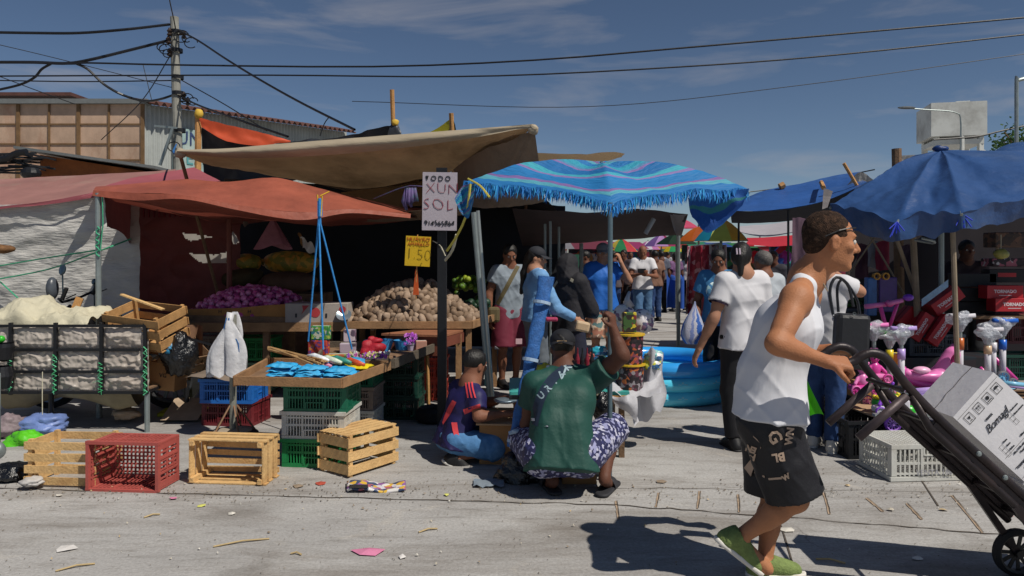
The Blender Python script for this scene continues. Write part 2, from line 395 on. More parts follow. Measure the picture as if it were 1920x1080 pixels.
# ================================================================= ground
def groundmat():
    m,nt,N,L=newmat('worn_concrete'); tc=N('ShaderNodeTexCoord'); 
    def noi(sc,det,st,rg=.6,dis=0):
        mp=N('ShaderNodeMapping'); mp.inputs['Scale'].default_value=st; L(tc.outputs['Object'],mp.inputs[0])
        n=N('ShaderNodeTexNoise'); n.inputs['Scale'].default_value=sc; n.inputs['Detail'].default_value=det; n.inputs['Roughness'].default_value=rg; n.inputs['Distortion'].default_value=dis; L(mp.outputs[0],n.inputs[0]); return n.outputs[0]
    def ramp(src,a,b,c,d):
        r=N('ShaderNodeMapRange'); r.inputs[1].default_value=a; r.inputs[2].default_value=b; r.inputs[3].default_value=c; r.inputs[4].default_value=d; L(src,r.inputs[0]); return r.outputs[0]
    def mix(f,a,b,mode='MIX'):
        x=N('ShaderNodeMix'); x.data_type='RGBA'; x.blend_type=mode
        if isinstance(f,float): x.inputs[0].default_value=f
        else: L(f,x.inputs[0])
        for k,q in ((6,a),(7,b)):
            if isinstance(q,str): x.inputs[k].default_value=(*lin(q),1)
            else: L(q,x.inputs[k])
        return x.outputs[2]
    c=mix(ramp(noi(.35,6,(1,1.6,1)),.35,.65,0,1),'a2a09e','b7b5b2')
    c=mix(ramp(noi(1.1,8,(.5,1.8,1),.7,.6),.46,.66,0,.75),c,'7c756e')
    c=mix(ramp(noi(5,8,(.35,2.2,1),.75),.52,.72,0,.55),c,'5f5851')
    c=mix(ramp(noi(2.3,6,(.8,1,1),.7,1.2),.58,.7,0,.35),c,'c4bcb0')
    c=mix(ramp(noi(.9,5,(.6,1,1),.6,.8),.6,.68,0,.45),c,'6a655f')
    c=mix(ramp(noi(60,3,(1,1,1),.7),.35,.7,0,.35),c,'4b4642')
    c=mix(ramp(noi(14,6,(.5,1.2,1),.8),.55,.7,0,.5),c,'6b645c')
    c=mix(ramp(noi(.5,4,(1,1,1),.5,.3),.62,.70,0,.5),c,'5a5551')
    v=N('ShaderNodeTexVoronoi'); v.feature='DISTANCE_TO_EDGE'; v.inputs['Scale'].default_value=.42
    w=N('ShaderNodeVectorMath'); w.operation='MULTIPLY_ADD'; nn=N('ShaderNodeTexNoise'); nn.inputs['Scale'].default_value=2.5; nn.inputs['Detail'].default_value=5; L(tc.outputs['Object'],nn.inputs[0])
    L(nn.outputs['Color'],w.inputs[0]); w.inputs[1].default_value=(.5,.5,0); L(tc.outputs['Object'],w.inputs[2]); L(w.outputs[0],v.inputs['Vector'])
    ck=ramp(v.outputs[0],0,.004,1,0); mk=N('ShaderNodeMath'); mk.operation='MULTIPLY'; L(ck,mk.inputs[0]); L(ramp(noi(.8,3,(1,1,1)),.56,.66,0,.5),mk.inputs[1])
    c=mix(mk.outputs[0],c,'3f3833')
    p=N('ShaderNodeBsdfPrincipled'); L(c,p.inputs[0]); p.inputs['Roughness'].default_value=.9; p.inputs['Specular IOR Level'].default_value=.25
    b=N('ShaderNodeBump'); b.inputs['Strength'].default_value=.35; b.inputs['Distance'].default_value=.01; L(noi(45,6,(1,1,1),.7),b.inputs['Height']); L(b.outputs[0],p.inputs['Normal'])
    o=N('ShaderNodeOutputMaterial'); L(p.outputs[0],o.inputs[0]); return m
b=B(); b.add([(-800,-60,0),(800,-60,0),(800,2000,0),(-800,2000,0)],[(0,1,2,3)]); b.out('ground',groundmat(),kind='structure',world=False)
jm=M('joint_dirt','4d453d',.95,.3,20); jm2=M('pale_mortar','a5907a',.95,.3,20,dirt='54493f',dirta=.8)
def strip(pts,w,mat,z=.004):
    b=B(); pts=[Vector((p.x,p.y,z)) for p in pts]; L_=[];
    for i,p in enumerate(pts):
        t=(pts[min(i+1,len(pts)-1)]-pts[max(i-1,0)]).normalized(); n=Vector((-t.y,t.x,0))*w*(.5+.7*random.random()); L_+= [p-n,p+n]
    b.add(L_,[(2*i,2*i+1,2*i+3,2*i+2) for i in range(len(pts)-1)]); return b.out('pavement_joint',mat,kind='structure')
def wob(a,b_,n,amp): return [lerp(a,b_,i/n)+Vector((0,amp*mnoise.noise(Vector((i*.6,a.x,a.y))),0)) for i in range(n+1)]
strip(wob(G(-300,908),G(1160,948),60,.03),.006,jm); strip(wob(G(1160,948),G(2300,1035),50,.03),.006,jm)
strip(wob(G(1100,915),G(2300,930),40,.04),.003,jm); strip(wob(G(1440,905),G(1560,1300),14,.0),.004,jm)
strip(wob(G(1230,640),G(1000,905),20,.02),.005,jm); strip(wob(G(1550,640),G(1760,950),20,.02),.005,jm)
for (x0,y0,x1,y1) in ((1235,925,1230,952),(1312,922,1308,955),(1384,928,1386,962),(1545,925,1555,965),(1625,935,1655,960),(1700,945,1728,975),(1785,930,1842,1000),(1155,940,1160,975)):
    strip(wob(G(x0,y0),G(x1,y1),8,.01),.008,jm2)
    strip(wob(G(x0+2,y0),G(x1+2,y1),8,.012),.002,jm,z=.008)
rg=random.Random(77); b=B()
for i in range(1500):
    y_=rg.gauss(922,11) if rg.random()<.55 else rg.uniform(800,1080); p_=G(rg.uniform(-20,1940),max(y_,700)); r_=rg.uniform(.0015,.006)*(1 if y_<960 else .6); a_=rg.uniform(0,6)
    d_=Vector((math.cos(a_),math.sin(a_),0))*r_*rg.uniform(1,2.4); e_=Vector((-math.sin(a_),math.cos(a_),0))*r_; z_=Vector((0,0,.0055))
    b.add([p_+z_-d_,p_+z_-e_,p_+z_+d_,p_+z_+e_,p_+z_*1.6],[(0,1,4),(1,2,4),(2,3,4),(3,0,4)])
b.out('grit',M('grit_brown','62574a',.95,.6,3,dirt='a59a88',dirta=.8),None,'fine brown grit and crumbs scattered along the pavement joints','grit',kind='stuff')
# ================================================================= warehouse behind
t=thing('warehouse','old warehouse with rusty panelled front and white corrugated side wall','building',(-16,22,0))
x0,x1=-26.0,P(270,0,22).x; zt=P(0,195,22).z
b=B(); b.box(((x0+x1)/2,22.1,zt/2),(x1-x0,.2,zt)); b.out('front_wall',rust,t)
frm=M('dark_wood_frame','70563a',.8,.25,5); b=B()
xs=[P(q,0,22).x for q in (-250,-150,-60,35,93,148,205,268)]
for q in xs: b.box((q,21.98,zt/2),(.10 if q not in(xs[4],xs[6]) else .05,.05,zt))
for py in (233,270,300): b.box(((x0+x1)/2,21.985,P(0,py,22).z),(x1-x0,.03,.04))
b.out('wall_frame',frm,t)
b=B(); b.box(((x0+x1)/2,22.0,zt+.06),(x1-x0+.3,.3,.14)); b.out('roof_edge',M('grey_flashing','6d7070',.6),t)
side=M('white_corrugated','9fa3a0',.6,.12,2,.2,20,dirt='6d6f6c',dirta=.4)
sa=Vector((x1,22,0)); sb=Vector((P(650,0,30).x,30,0)); zb=P(0,262,30).z
def fn(u,v):
    p=lerp(sa,sb,u); k=math.sin(u*2*PI*60)*.03; nrm=Vector((.9,-.4,0)); return Vector((p.x,p.y,lerp(zt,zb+.3,u)*v))+nrm*k
b=B(); b.grid(fn,480,1); b.out('side_wall',side,t)
b=B(); 
def fn(u,v):
    p=lerp(sa,sb,u); k=math.sin(u*2*PI*34)*.06; return Vector((p.x-.3+v*.75,p.y-.1-v*.2,lerp(zt,zb+.3,u)+.12+k-v*.16))
b.grid(fn,340,2); b.out('corrugated_roof',M('brown_roof_sheet','5a3b34',.7,.25,4),t)
b=B(); b.box((-20,27,zt+.3),(14,10,.1)); b.out('roof',M('brown_roof_sheet','5a3b34'),t)
# painted wall sign
sd=(sb-sa).normalized(); nn=Vector((sd.y,-sd.x,0))
def onside(d,z,o=.08): return sa+sd*d+nn*o+Vector((0,0,z))
sg=thing('wall_sign','faded blue and teal painted board sign on corrugated wall','sign',onside(2.4,3.3))
b=B(); b.add([onside(.9,3.7),onside(4.7,3.75),onside(4.7,5.45),onside(.9,5.35)],[(0,1,2,3)]); b.prism([onside(.9,3.7),onside(4.7,3.75),onside(4.7,5.45),onside(.9,5.35)],nn*.03)
b.out('board',M('faded_sign_board','8fa5a3',.7,.25,3,dirt='c0c4ba',dirta=.8),sg)
tl=M('teal_paint','4f8f92',.7,.2); nv=M('navy_paint','2d3d66',.7,.2)
mo=lambda d,z: frame(onside(d,z,.13),sd,(0,0,1))
text('UNIKOR',.62,mo(2.2,5.05),nv,sg); text('S',.7,mo(4.1,4.8),nv,sg); text('ESCUE',.6,mo(2.2,4.45),tl,sg); text('LA',.5,mo(4.1,4.2),tl,sg)
# shed roof in front of warehouse
t=thing('lean_to_shed','low rusty orange shed with sloping roof before the warehouse','shed',G(120,620)*0+Vector((-9.5,14,0)))
a,b2=P(75,290,14),P(275,322,14)
b=B(); b.prism([Vector((P(80,0,14).x,14,0)),Vector((P(275,0,14).x,14,0)),b2,a],(0,2,0)); b.out('shed_wall',M('orange_rust','9c5a2c',.8,.3,2,dirt='59341f',dirta=.7),t)
b=B(); b.beam(a+Vector((-.3,.9,.1)),b2+Vector((.3,.9,.05)),2.4,.05); b.out('shed_roof',M('grey_flashing','6d7070'),t)
b=B()
for i in range(26):
    q=P(random.uniform(-20,78),random.uniform(288,325),13.5); d=Vector((random.uniform(-.5,.5),random.uniform(-.3,.3),random.uniform(-.06,.12))); b.beam(q-d,q+d,random.uniform(.03,.1),.03)
b.tube(curve([P(-30,300,13.3),P(10,298,13.2),P(30,288,13.2),P(50,285,13.2)],10),.06)
b.ell(P(58,325,13.2),(.17,.15,.12)); b.out('scrap_pile',black,label='dark heap of scrap sheets and bars on shed roof left of the orange shed',cat='scrap pile')
# ================================================================= poles and wires
def pole(name,px,pyt,Y,r,label,mat,tilt=0,ptop=None,extra=None,cat='pole'):
    top=P(px,pyt,Y); t=thing(name,label,cat,(top.x+tilt,Y,0)); b=B(); b.tube([(top.x+tilt,Y,0),top],r,12,r2=r*.75); b.out('shaft',mat,t); return t,top
conc=M('concrete_pole','8d8c84',.8,.15,5,dirt='5c5a54',dirta=.5)
YP=16; t,top=pole('utility_pole',327,32,YP,.115,'grey concrete utility pole with wire brackets beside the warehouse sign',conc,.16,cat='utility pole')
b=B()
for py in (60,95,145,175,245): b.lathe(P(329+(py-32)*.035,py,YP),[(.125,-.04),(.125,.04)],12)
b.out('clamp_band',black,t)
b=B()
for (x,y) in ((318,60),(316,75),(318,98),(345,65),(345,180),(352,190)): b.lathe(P(x,y,YP-.1),[(.02,-.09),(.06,-.06),(.03,-.02),(.06,.02),(.03,.06),(.02,.09)],8); b.beam(P(x,y,YP-.1),P(328,y,YP),.03)
b.out('insulator',M('brown_insulator','33261f',.35),t)
b=B()
for (x,y,r) in ((340,68,.16),(350,72,.1),(358,80,.14),(310,92,.13),(303,88,.1),(315,100,.11),(350,185,.14),(362,190,.1),(326,275,.13)):
    b.tube([P(x,y,YP-.15)+Vector((math.cos(a)*r,0,math.sin(a)*r*.8)) for a in [i*PI/7 for i in range(13)]],.012,5)
b.out('cable_coil',black,t)
b=B(); b.beam(P(300,310,YP-.2),P(325,238,YP-.2),.05); b.beam(P(290,236,YP-.2),P(332,240,YP-.2),.04); b.out('cross_bracket',steel,t)
def wire(pts,Ys,r,label,n=24):
    if not isinstance(Ys,(list,tuple)): Ys=[Ys]*len(pts)
    q=[P(x,y,Y) for (x,y),Y in zip(pts,Ys)]; b=B(); b.tube(curve(q,n),r,5,cap=False)
    return b.out('overhead_wire',black,label=label,cat='wire',group='overhead wires')
wire([(-60,60),(60,62),(150,62),(240,55),(318,46)],[15,15,15,15,16],.03,'thick black cable sagging highest from the left edge to the pole top')
wire([(-60,117),(60,117),(125,119),(170,112),(240,95),(316,76)],[15,15,15,15,15.5,16],.033,'thick bundled cable rising to the pole below the topmost cable')
wire([(-60,180),(0,168),(40,158),(65,145),(78,130),(95,120)],15,.026,'short loop of cable branching down to the left edge')
wire([(140,118),(165,130),(195,158),(230,178),(270,189),(300,186),(328,177)],[15,15,15,15,15.5,16,16],.026,'deeply sagging cable loop left of the concrete pole')
wire([(-60,114),(130,120),(165,118),(340,122),(700,125),(1000,113),(1280,90),(1600,62),(2000,26)],14,.018,'long thin wire crossing the whole sky, the upper one')
wire([(-60,143),(480,141),(900,143),(1300,124),(1600,100),(2000,56)],14.5,.016,'long thin wire crossing the whole sky, the lower one')
wire([(-60,150),(150,153),(326,151)],16,.014,'thin wire ending at the middle of the concrete pole')
wire([(332,55),(370,75),(420,108),(480,145),(560,190),(665,243)],[16,15,14,13,12,10.5],.02,'steep cable running down from pole top to black tarp')
wire([(340,150),(420,195),(500,245)],[16,15,14],.012,'thin drop wire from mid pole down to the tarps')
wire([(338,180),(372,197),(440,222),(540,256)],[16,15,13,12],.02,'twisted service cable from low on the pole to the tarps')
wire([(-40,75),(100,108),(326,165)],[15,15.5,16],.008,'fine wire sloping down to the pole from upper left')
wire([(-20,136),(70,170),(140,195)],18,.011,'fine wire sloping down to the warehouse roof')
wire([(322,100),(265,190),(190,262)],[15.8,17,19],.012,'fine wire from pole slanting down across rusty panels')
wire([(268,120),(285,190)],17,.009,'short fine wire hanging near the pole')
wire([(326,85),(330,60),(318,0),(312,-40)],[16,16,15,14],.012,'thin wire rising straight out of the photo top')
wire([(1360,365),(1480,350),(1640,318)],[20,20,18],.015,'thin wire above the far blue tarp stall')
wire([(1750,262),(1830,256),(1880,245),(1960,228)],30,.035,'cable between water tower and right street pole')
wire([(660,190),(1100,200),(1500,160),(2000,90)],40,.02,'very faint far wire high behind the market')
wire([(600,255),(608,232),(618,218)],10.5,.008,'short tie wire above the black tarp',6)
# water tower
YT=60; t=thing('water_tower','white concrete water tank on legs behind the blue stall','water tower',(P(1800,0,YT).x,YT,0))
wt=M('weathered_white_concrete','c8cac6',.85,.1,.4,.2,3,dirt='6a645c',dirta=.7)
a=P(1762,192,YT);c=P(1856,255,YT); cx=(a.x+c.x)/2
rz=Matrix.Rotation(R(-14),3,'Z'); b=B(); b.box((cx-.1,YT+1.8,(a.z+c.z)/2),(a.x*-1+c.x,4.2,a.z-c.z),rz); b.box((cx+.6,YT+1.5,a.z+.15),(1,1,.35),rz); b.out('tank',wt,t)
b=B()
for sx in (-1,1):
    for sy in (-1,1): b.beam(Vector((cx,YT+1.8,0))+rz@Vector((sx*1.6,sy*1.6,0)),Vector((cx,YT+1.8,c.z-.01))+rz@Vector((sx*1.6,sy*1.6,0)),.35)
b.box((cx,YT+1.8,c.z-.45),(3.6,3.6,.4),rz); b.beam((cx-.3,YT-.2,c.z-2),(cx-.3,YT-.2,c.z+1.1),.2); b.beam((cx+1,YT,c.z-.9),(cx+3,YT,c.z-1.9),.12); b.out('support_leg',wt,t)
# street lamps
def lamp(px,py,Y,label,pts,r,head=None):
    t=thing('street_lamp',label,'street lamp',(P(px,0,Y).x,Y,0)); q=[Vector((P(px,0,Y).x,Y,0))]+[P(x,y,Y) for x,y in pts]
    b=B(); b.tube([q[0],q[1]],r,10); b.out('post',steel,t); b=B(); b.tube(curve(q[1:],14),r*.7,8); b.out('lamp_arm',steel,t)
    if head: b=B(); b.ell(P(*head,Y),(.5*Y/40,.14,.09)); b.out('lamp_head',M('lamp_grey','4b5156',.4),t)
lamp(1801,0,45,'tall street lamp with long curved arm in front of water tower',[(1801,278),(1801,222),(1793,212),(1775,208),(1740,206),(1705,203)],.06,(1700,202))
lamp(1906,0,14,'dark metal lamp post at the right edge with bent top',[(1906,340),(1906,160),(1908,152),(1918,148),(1960,140)],.05,(1975,138))
# tree at right edge
tm=thing('leafy_tree','green leafy tree top behind the right lamp post','tree',(P(1935,0,30).x,30,0))
b=B(); tp=P(1935,262,30); b.tube([(tp.x,30,0),(tp.x+.1,30,2.5),(tp.x,30,tp.z)],[.22,.16,.08],8)
for k in range(6): a=k*1.05; b.tube([(tp.x,30,tp.z-1.2),(tp.x+math.cos(a)*1.1,30+math.sin(a)*1.1,tp.z+.1+.2*(k%2))],[.06,.02],5)
b.out('trunk',woodd,tm)
b=B()
for i in range(2600):
    th=random.uniform(0,2*PI); rr=random.random()**.5; q=Vector((tp.x+math.cos(th)*rr*1.5,30+math.sin(th)*rr*1.4,tp.z+random.gauss(0,.33)-.25*rr))
    if mnoise.noise(q*1.6)<-.12: continue
    d=Vector((random.gauss(0,1),random.gauss(0,1),random.gauss(0,1))).normalized()*.07; e=Vector((random.gauss(0,1),random.gauss(0,1),random.gauss(0,1))).normalized()*.06; b.add([q-d,q+e,q+d,q-e],[(0,1,2,3)])
b.out('crown',M('leaf_green','3d5a28',.7,.4,1.5,trans=.3),tm)
# ================================================================= tarpaulins, canopies and stalls
def PP(l): return [P(*q) for q in l]
orange=M('orange_tarp','98513f',.6,.22,2.2,.4,10,trans=.1,dirt='6f3c30',dirta=.75,dist=.03)
maroon=M('maroon_tarp','7c4644',.7,.2,2,.3,7,trans=.18,dist=.03,dirt='40262a',dirta=.5)
pinkt=M('faded_pink_tarp','9c7069',.65,.2,1.4,.25,6,trans=.15,dirt='a59484',dirta=.8,dist=.03)
pinkt2=M('rose_tarp','99525a',.65,.15,2,.25,6,trans=.15,dist=.03)
brownt=M('brown_tarp','9b8060',.75,.3,1.6,.6,9,trans=.14,dirt='57452f',dirta=.85,stretch=(1,.6,1.5),dist=.03)
browng=M('grey_brown_tarp','77695b',.75,.2,2,.4,9,trans=.06,dirt='4c4238',dirta=.6,dist=.03)
blackt=M('black_tarp','2c3038',.45,.25,2,.4,7,dirt='4b525c',dirta=.6,dist=.03)
whitet=M('white_woven_tarp','bcbab6',.75,.12,2,.6,22,trans=.1,dirt='8f8d8a',dirta=.5,stretch=(.5,1,2.2),dist=.03)
bluet=M('blue_tarp','2e4c7c',.36,.2,1.5,.5,9,trans=.05,dirt='5f708c',dirta=.5,dist=.03)
bluet2=M('dark_blue_tarp','1d3a70',.45,.2,2,.4,9,trans=.05,dirt='4a6a9c',dirta=.5,dist=.03)
beiget=M('beige_tarp','b8a07e',.7,.15,2,.3,8,trans=.2,dist=.03)
yelt=M('yellow_tarp','c9bf3e',.6,.1,3,trans=.3); navyin=M('navy_underside_shade','10182c',.7,.2,3)  # navyin: shade under the blue awnings, put into the colour
# orange canopy (left stall)
t=thing('orange_canopy','faded orange tarp canopy over the onion stall with pipe post','canopy',(P(190,0,6.8).x,6.8,0))
front=PP([(175,357,6.8),(260,362,6.7),(345,366,6.6),(440,383,6.6),(560,398,6.7),(660,392,7),(770,402,7.4)])
ridge=PP([(180,350,7.2),(250,345,7.2),(345,336,7.4),(430,341,7.3),(520,334,7.4),(620,358,7.5),(780,395,7.8)])
b=B(); cloth(ridge,front,60,10,wa=.02,ws=3,b=b); b.out('front_slope',orange,t,smooth=True)
b=B(); cloth(front,[p+Vector((0,-.02,-.05-.02*math.sin(i*2))) for i,p in enumerate(front)],60,3,wa=.006,b=b); b.out('hem',orange,t,smooth=True)
b=B(); cloth([p+Vector((0,.03,-.03)) for p in front],PP([(265,382,8.9),(350,402,9.2),(440,420,9.4),(520,412,9.4),(600,418,9.4),(700,420,9.5),(830,402,9.5)]),50,16,sag=.05,wa=.04,ws=2,b=b); b.out('inner_sheet',M('orange_tarp_inner','8f4a3c',.7,.25,2,.3,8,trans=.2,dist=.03,dirt='5a302c',dirta=.5),t,smooth=True)
b=B(); b.tube([(P(186,0,6.8).x-.0,6.8,0),P(184,362,6.8)],.025,10); b.out('post',steel,t)
b=B(); b.tube([(P(430,0,8.2).x,8.2,0),P(430,395,8.2)],.03,8); b.tube([P(215,375,9),P(840,395,9)],.025,6); b.tube([P(190,365,6.85),P(430,395,8.2)],.02,6); b.out('inner_frame',M('rust_red_pipe','6a3328',.6),t)
b=B(); b.tube(curve(PP([(192,366,6.78),(193,420,6.77),(192,430,6.77),(188,470,6.77)]),12),.006,5); b.tube([P(183+4*math.sin(i*1.9),y,6.77) for i,y in enumerate(range(425,482,4))],.008,5); b.out('rope_tie',rope_g,t)
# guy ropes
b=B(); b.tube(curve(PP([(188,468,6.8),(110,480,7.5),(60,488,7.9),(-40,505,8.1)]),12),.008,5); b.tube(curve(PP([(245,448,7.2),(188,470,6.85),(90,505,7.8),(-30,528,8)]),12),.008,5); b.tube(curve(PP([(0,528,8),(35,560,7.9)]),3),.008,5)
b.out('guy_rope',rope_g,label='green twisted ropes tied from the orange canopy post across the white tarp',cat='rope')
# maroon curtain with torn holes
def hole(u,v,x0,x1,y0,y1,py,px):
    return False
b=B(); YM=8.9
def fn(u,v):
    px=lerp(236,452,u); py=lerp(372,705,v); p=P(px,py,YM+.35*u); p+=Vector((0,-1,0))*(wr(p,.09,1.6)); return p
b.grid(fn,220,140); hf=[]
holes=[([(343,437),(372,440),(402,444),(360,452),(350,447)]),([(355,475),(405,478),(430,472),(436,486),(430,494),(378,492),(366,484)]),([(432,438),(444,440),(450,455),(440,459)])]
def inp(x,y,pl):
    c=False; j=len(pl)-1
    for i in range(len(pl)):
        if (pl[i][1]>y)!=(pl[j][1]>y) and x<(pl[j][0]-pl[i][0])*(y-pl[i][1])/(pl[j][1]-pl[i][1])+pl[i][0]: c=not c
        j=i
    return c
hf=[]
for i in range(220):
    for j in range(140):
        px=lerp(236,452,(i+.5)/220); py=lerp(372,705,(j+.5)/140)
        if not any(inp(px,py,h) for h in holes): a=i*141+j; hf.append((a,a+141,a+142,a+1))
b.f=hf; b.out('side_curtain',maroon,None,'dark maroon tarp curtain with torn holes at the back of the onion stall','curtain',smooth=True)
b=B(); cloth(PP([(196,370,7),(225,372,7.8),(262,378,8.6)]),PP([(200,425,7),(232,440,7.8),(250,470,8.6)]),16,10,wa=.05,ws=4,b=b); b.out('torn_flap',maroon,None,'small torn maroon flap hanging behind the galvanised canopy post','tarp flap',smooth=True)
b=B(); cloth(PP([(320,420,9.6),(385,420,9.6),(448,420,9.6)]),PP([(320,512,9.6),(385,512,9.6),(448,512,9.6)]),10,8,wa=.02,b=b); b.out('pale_sheet',M('bright_white_sheet','dcd8d0',.8,.05,trans=.5),None,'bright white sheet showing through the torn holes of the maroon curtain','plastic sheet',smooth=True)
# white woven tarp wall
b=B()
def fn(u,v):
    px=lerp(-90,262,u); top=382-14*u+6*math.sin(u*5); py=lerp(top,760,v); p=P(px,py,8.2+.06*u)
    f=.011*math.sin(v*40+5*mnoise.noise(Vector((u*3,v*5,1)))+u*3)*(.4+.6*max(0,1-v*1.4))+.018*mnoise.noise(Vector((u*12,v*26,4)))+.04*mnoise.noise(Vector((u*4,v*6,7)))+.006*mnoise.noise(Vector((u*30,v*70,2)))
    return p+Vector((0,-f,0))
b.grid(fn,90,110); b.out('woven_tarp_wall',whitet,None,'wrinkled white woven plastic tarp screening the left stall','tarp wall',smooth=True)
b=B(); 
for i in range(46): x=P(-60,0,8.95).x+i*.062; b.box((x,8.95,2.03),(.014,.02,.2))
b.box((P(60,0,8.97).x,8.98,2.05),(2.9,.02,.035)); b.out('red_railing',M('red_rail','7b1f2c',.6),None,'dark red railing strip above the white woven tarp','railing')
# pink canopy at far left
t=thing('pink_canopy','faded pink and beige tarp roof at the far left','canopy',(P(60,0,8).x,8,0))
b=B(); cloth(PP([(-120,342,10),(0,336,10),(140,329,9.8),(270,322,9.6),(330,316,9.5)]),PP([(-120,398,8.15),(0,388,8.15),(100,376,8.15),(176,362,8.2),(300,352,8.5)]),50,16,wa=.03,ws=1.5,b=b); b.out('left_slope',pinkt,t,smooth=True)
b=B(); cloth(PP([(150,370,7.9),(240,335,8.8),(364,314,9.45)]),PP([(190,362,8),(300,350,8.5),(414,340,9)]),30,10,wa=.03,ws=2,b=b); b.out('right_slope',pinkt2,t,smooth=True)
b=B(); cloth(PP([(-120,396,8.12),(0,387,8.12),(100,375,8.12),(176,361,8.17)]),PP([(-120,410,8.12),(0,392,8.12),(100,382,8.12),(176,371,8.17)]),30,4,wa=.02,ws=3,b=b); b.out('hem',pinkt2,t,smooth=True)
b=B(); b.tube([(P(-40,0,8).x,8,0),P(-40,392,8)],.03); b.out('post',steel,t)
# black tarp with orange strip, on timber posts
t=thing('black_tarp_screen','black tarp with torn orange strip slung between timber posts','tarp',(P(372,0,10).x,10,0))
b=B(); cloth(PP([(376,236,10),(420,258,10),(480,270,10.1),(560,266,10.2),(640,256,10.3),(700,242,10.2),(742,229,10)]),PP([(382,345,10.4),(470,350,10.4),(560,335,10.4),(640,315,10.4),(700,300,10.4),(752,262,10.2)]),60,20,sag=-.03,wa=.11,ws=1.3,st=(2.2,1,.6),b=b); b.out('black_sheet',blackt,t,smooth=True)
b=B(); cloth(PP([(373,221,9.95),(420,232,9.95),(480,246,10.05),(545,264,10.15)]),PP([(378,238,9.95),(420,262,9.95),(480,273,10.05),(545,267,10.15)]),30,8,wa=.04,ws=3,b=b); b.out('orange_strip',M('bright_orange_tarp','c9502c',.6,.15,3,.3,8,trans=.1),t,smooth=True)
b=B(); cloth(PP([(735,229,9.95),(745,232,9.95),(753,250,9.95)]),PP([(725,262,9.95),(742,262,9.95),(753,262,9.95)]),8,8,wa=.05,ws=5,b=b); b.out('gathered_corner',blackt,t,smooth=True)
b=B(); b.tube([(P(368,0,10).x,10,0),P(372,210,10)],.045,8); b.tube([P(741,350,10.2),P(735,168,10)],.03,8); b.out('post',wood,t)
b=B(); b.ell(P(373,214,9.97),(.06,.06,.07),jit=.2); b.ell(P(741,230,9.95),(.05,.05,.05),jit=.3); b.out('yellow_cap',M('yellow_cloth','c8a53c',.7),t,smooth=True)
# yellow peak
t=thing('yellow_tarp_peak','pointed yellow tarp on a short stick above the brown tarp','tarp',(P(848,0,11).x,11,0))
b=B(); cloth(PP([(848,219,11),(820,240,11.2),(790,256,11.4)]),PP([(851,226,11),(852,250,11.1),(850,262,11.4)]),10,6,wa=.03,b=b); b.out('sheet',yelt,t,smooth=True)
b=B(); b.tube([P(851,330,11.2),P(846,212,11)],.035); b.out('post',wood,t)
b=B(); cloth(PP([(848,222,11.02),(853,232,11.05),(856,250,11.1)]),PP([(843,250,11.2),(848,252,11.2),(858,256,11.2)]),4,4,b=b); b.out('blue_flap',bluet2,t)
# big brown tarp
t=thing('brown_canopy','large brown canvas canopy with rolled pale edge over the potato stall','canopy',(P(700,0,7.3).x,7.3,0))
ridge=PP([(337,287,7.6),(430,284,7.6),(520,276,7.5),(650,266,7.4),(780,256,7.3),(900,247,7.2),(1000,239,7.1)])
low=PP([(345,293,7.8),(420,312,8.6),(500,328,9.2),(590,345,9.6),(680,362,9.8),(790,348,9.6),(890,300,8.6)])
b=B(); cloth(ridge,low,80,24,sag=.05,wa=.05,ws=1.6,st=(.5,1,2.5),dirn=(0,-.3,.95),b=b); b.out('main_sheet',brownt,t,smooth=True)
b=B(); rl=[lerp(spl(ridge,i/50),spl(low,i/50),.02) for i in range(51)]
b.grid(lambda u,v: spl(ridge,u)+Vector((0,-.02-.09*math.sin(v*PI)*math.sin(PI*min(1,u*1.1+.08))**.5+.01*wr((u*9,v,0),1,2),.03-.15*v*(.25+.75*math.sin(PI*min(1,u*1.05))))),60,8); b.out('rolled_edge',M('pale_canvas','9c907c',.8,.2,2,.5,20,dirt='7b6f5e',dirta=.5,stretch=(.5,1,3)),t,smooth=True)
b=B(); cloth(PP([(850,318,8.2),(900,283,7.6),(960,262,7.3),(1002,242,7.12)]),PP([(858,382,8.0),(905,390,7.9),(960,388,7.8),(1022,378,7.6)]),30,16,wa=.05,ws=2.2,st=(2,1,.7),b=b); b.out('side_drop',browng,t,smooth=True)
b=B(); cloth(PP([(640,362,9.3),(760,345,9.3),(860,320,9)]),PP([(640,390,9.2),(760,388,9.2),(862,380,8.6)]),20,8,wa=.05,ws=2,b=b); b.out('back_drop',M('tan_tarp','8b6d4a',.75,.25,2,.4,9,trans=.1),t,smooth=True)
b=B(); cloth(PP([(872,300,7.9),(930,262,7.5),(985,250,7.2)]),PP([(878,312,8),(935,300,8),(985,262,7.6)]),14,6,wa=.02,b=b); b.out('folded_corner',brownt,t,smooth=True)
b=B(); b.ell(P(1000,243,7.1),(.05,.05,.05),jit=.4); b.ell(P(338,288,7.6),(.06,.05,.05),jit=.3); b.out('corner_knot',M('pale_canvas','9c907c'),t,smooth=True)
b=B(); b.tube([P(1000,240,7.15),P(985,400,11.5)],.022,8); b.tube([P(337,287,7.65),(P(330,0,7.9).x,9.7,0)],.02,8); b.out('post',woodd,t)
b=B(); b.tube(curve(PP([(338,288,7.6),(325,285,9),(331,270,15.8)]),6),.012,5); b.out('blue_rope_tie',rope_b,t)
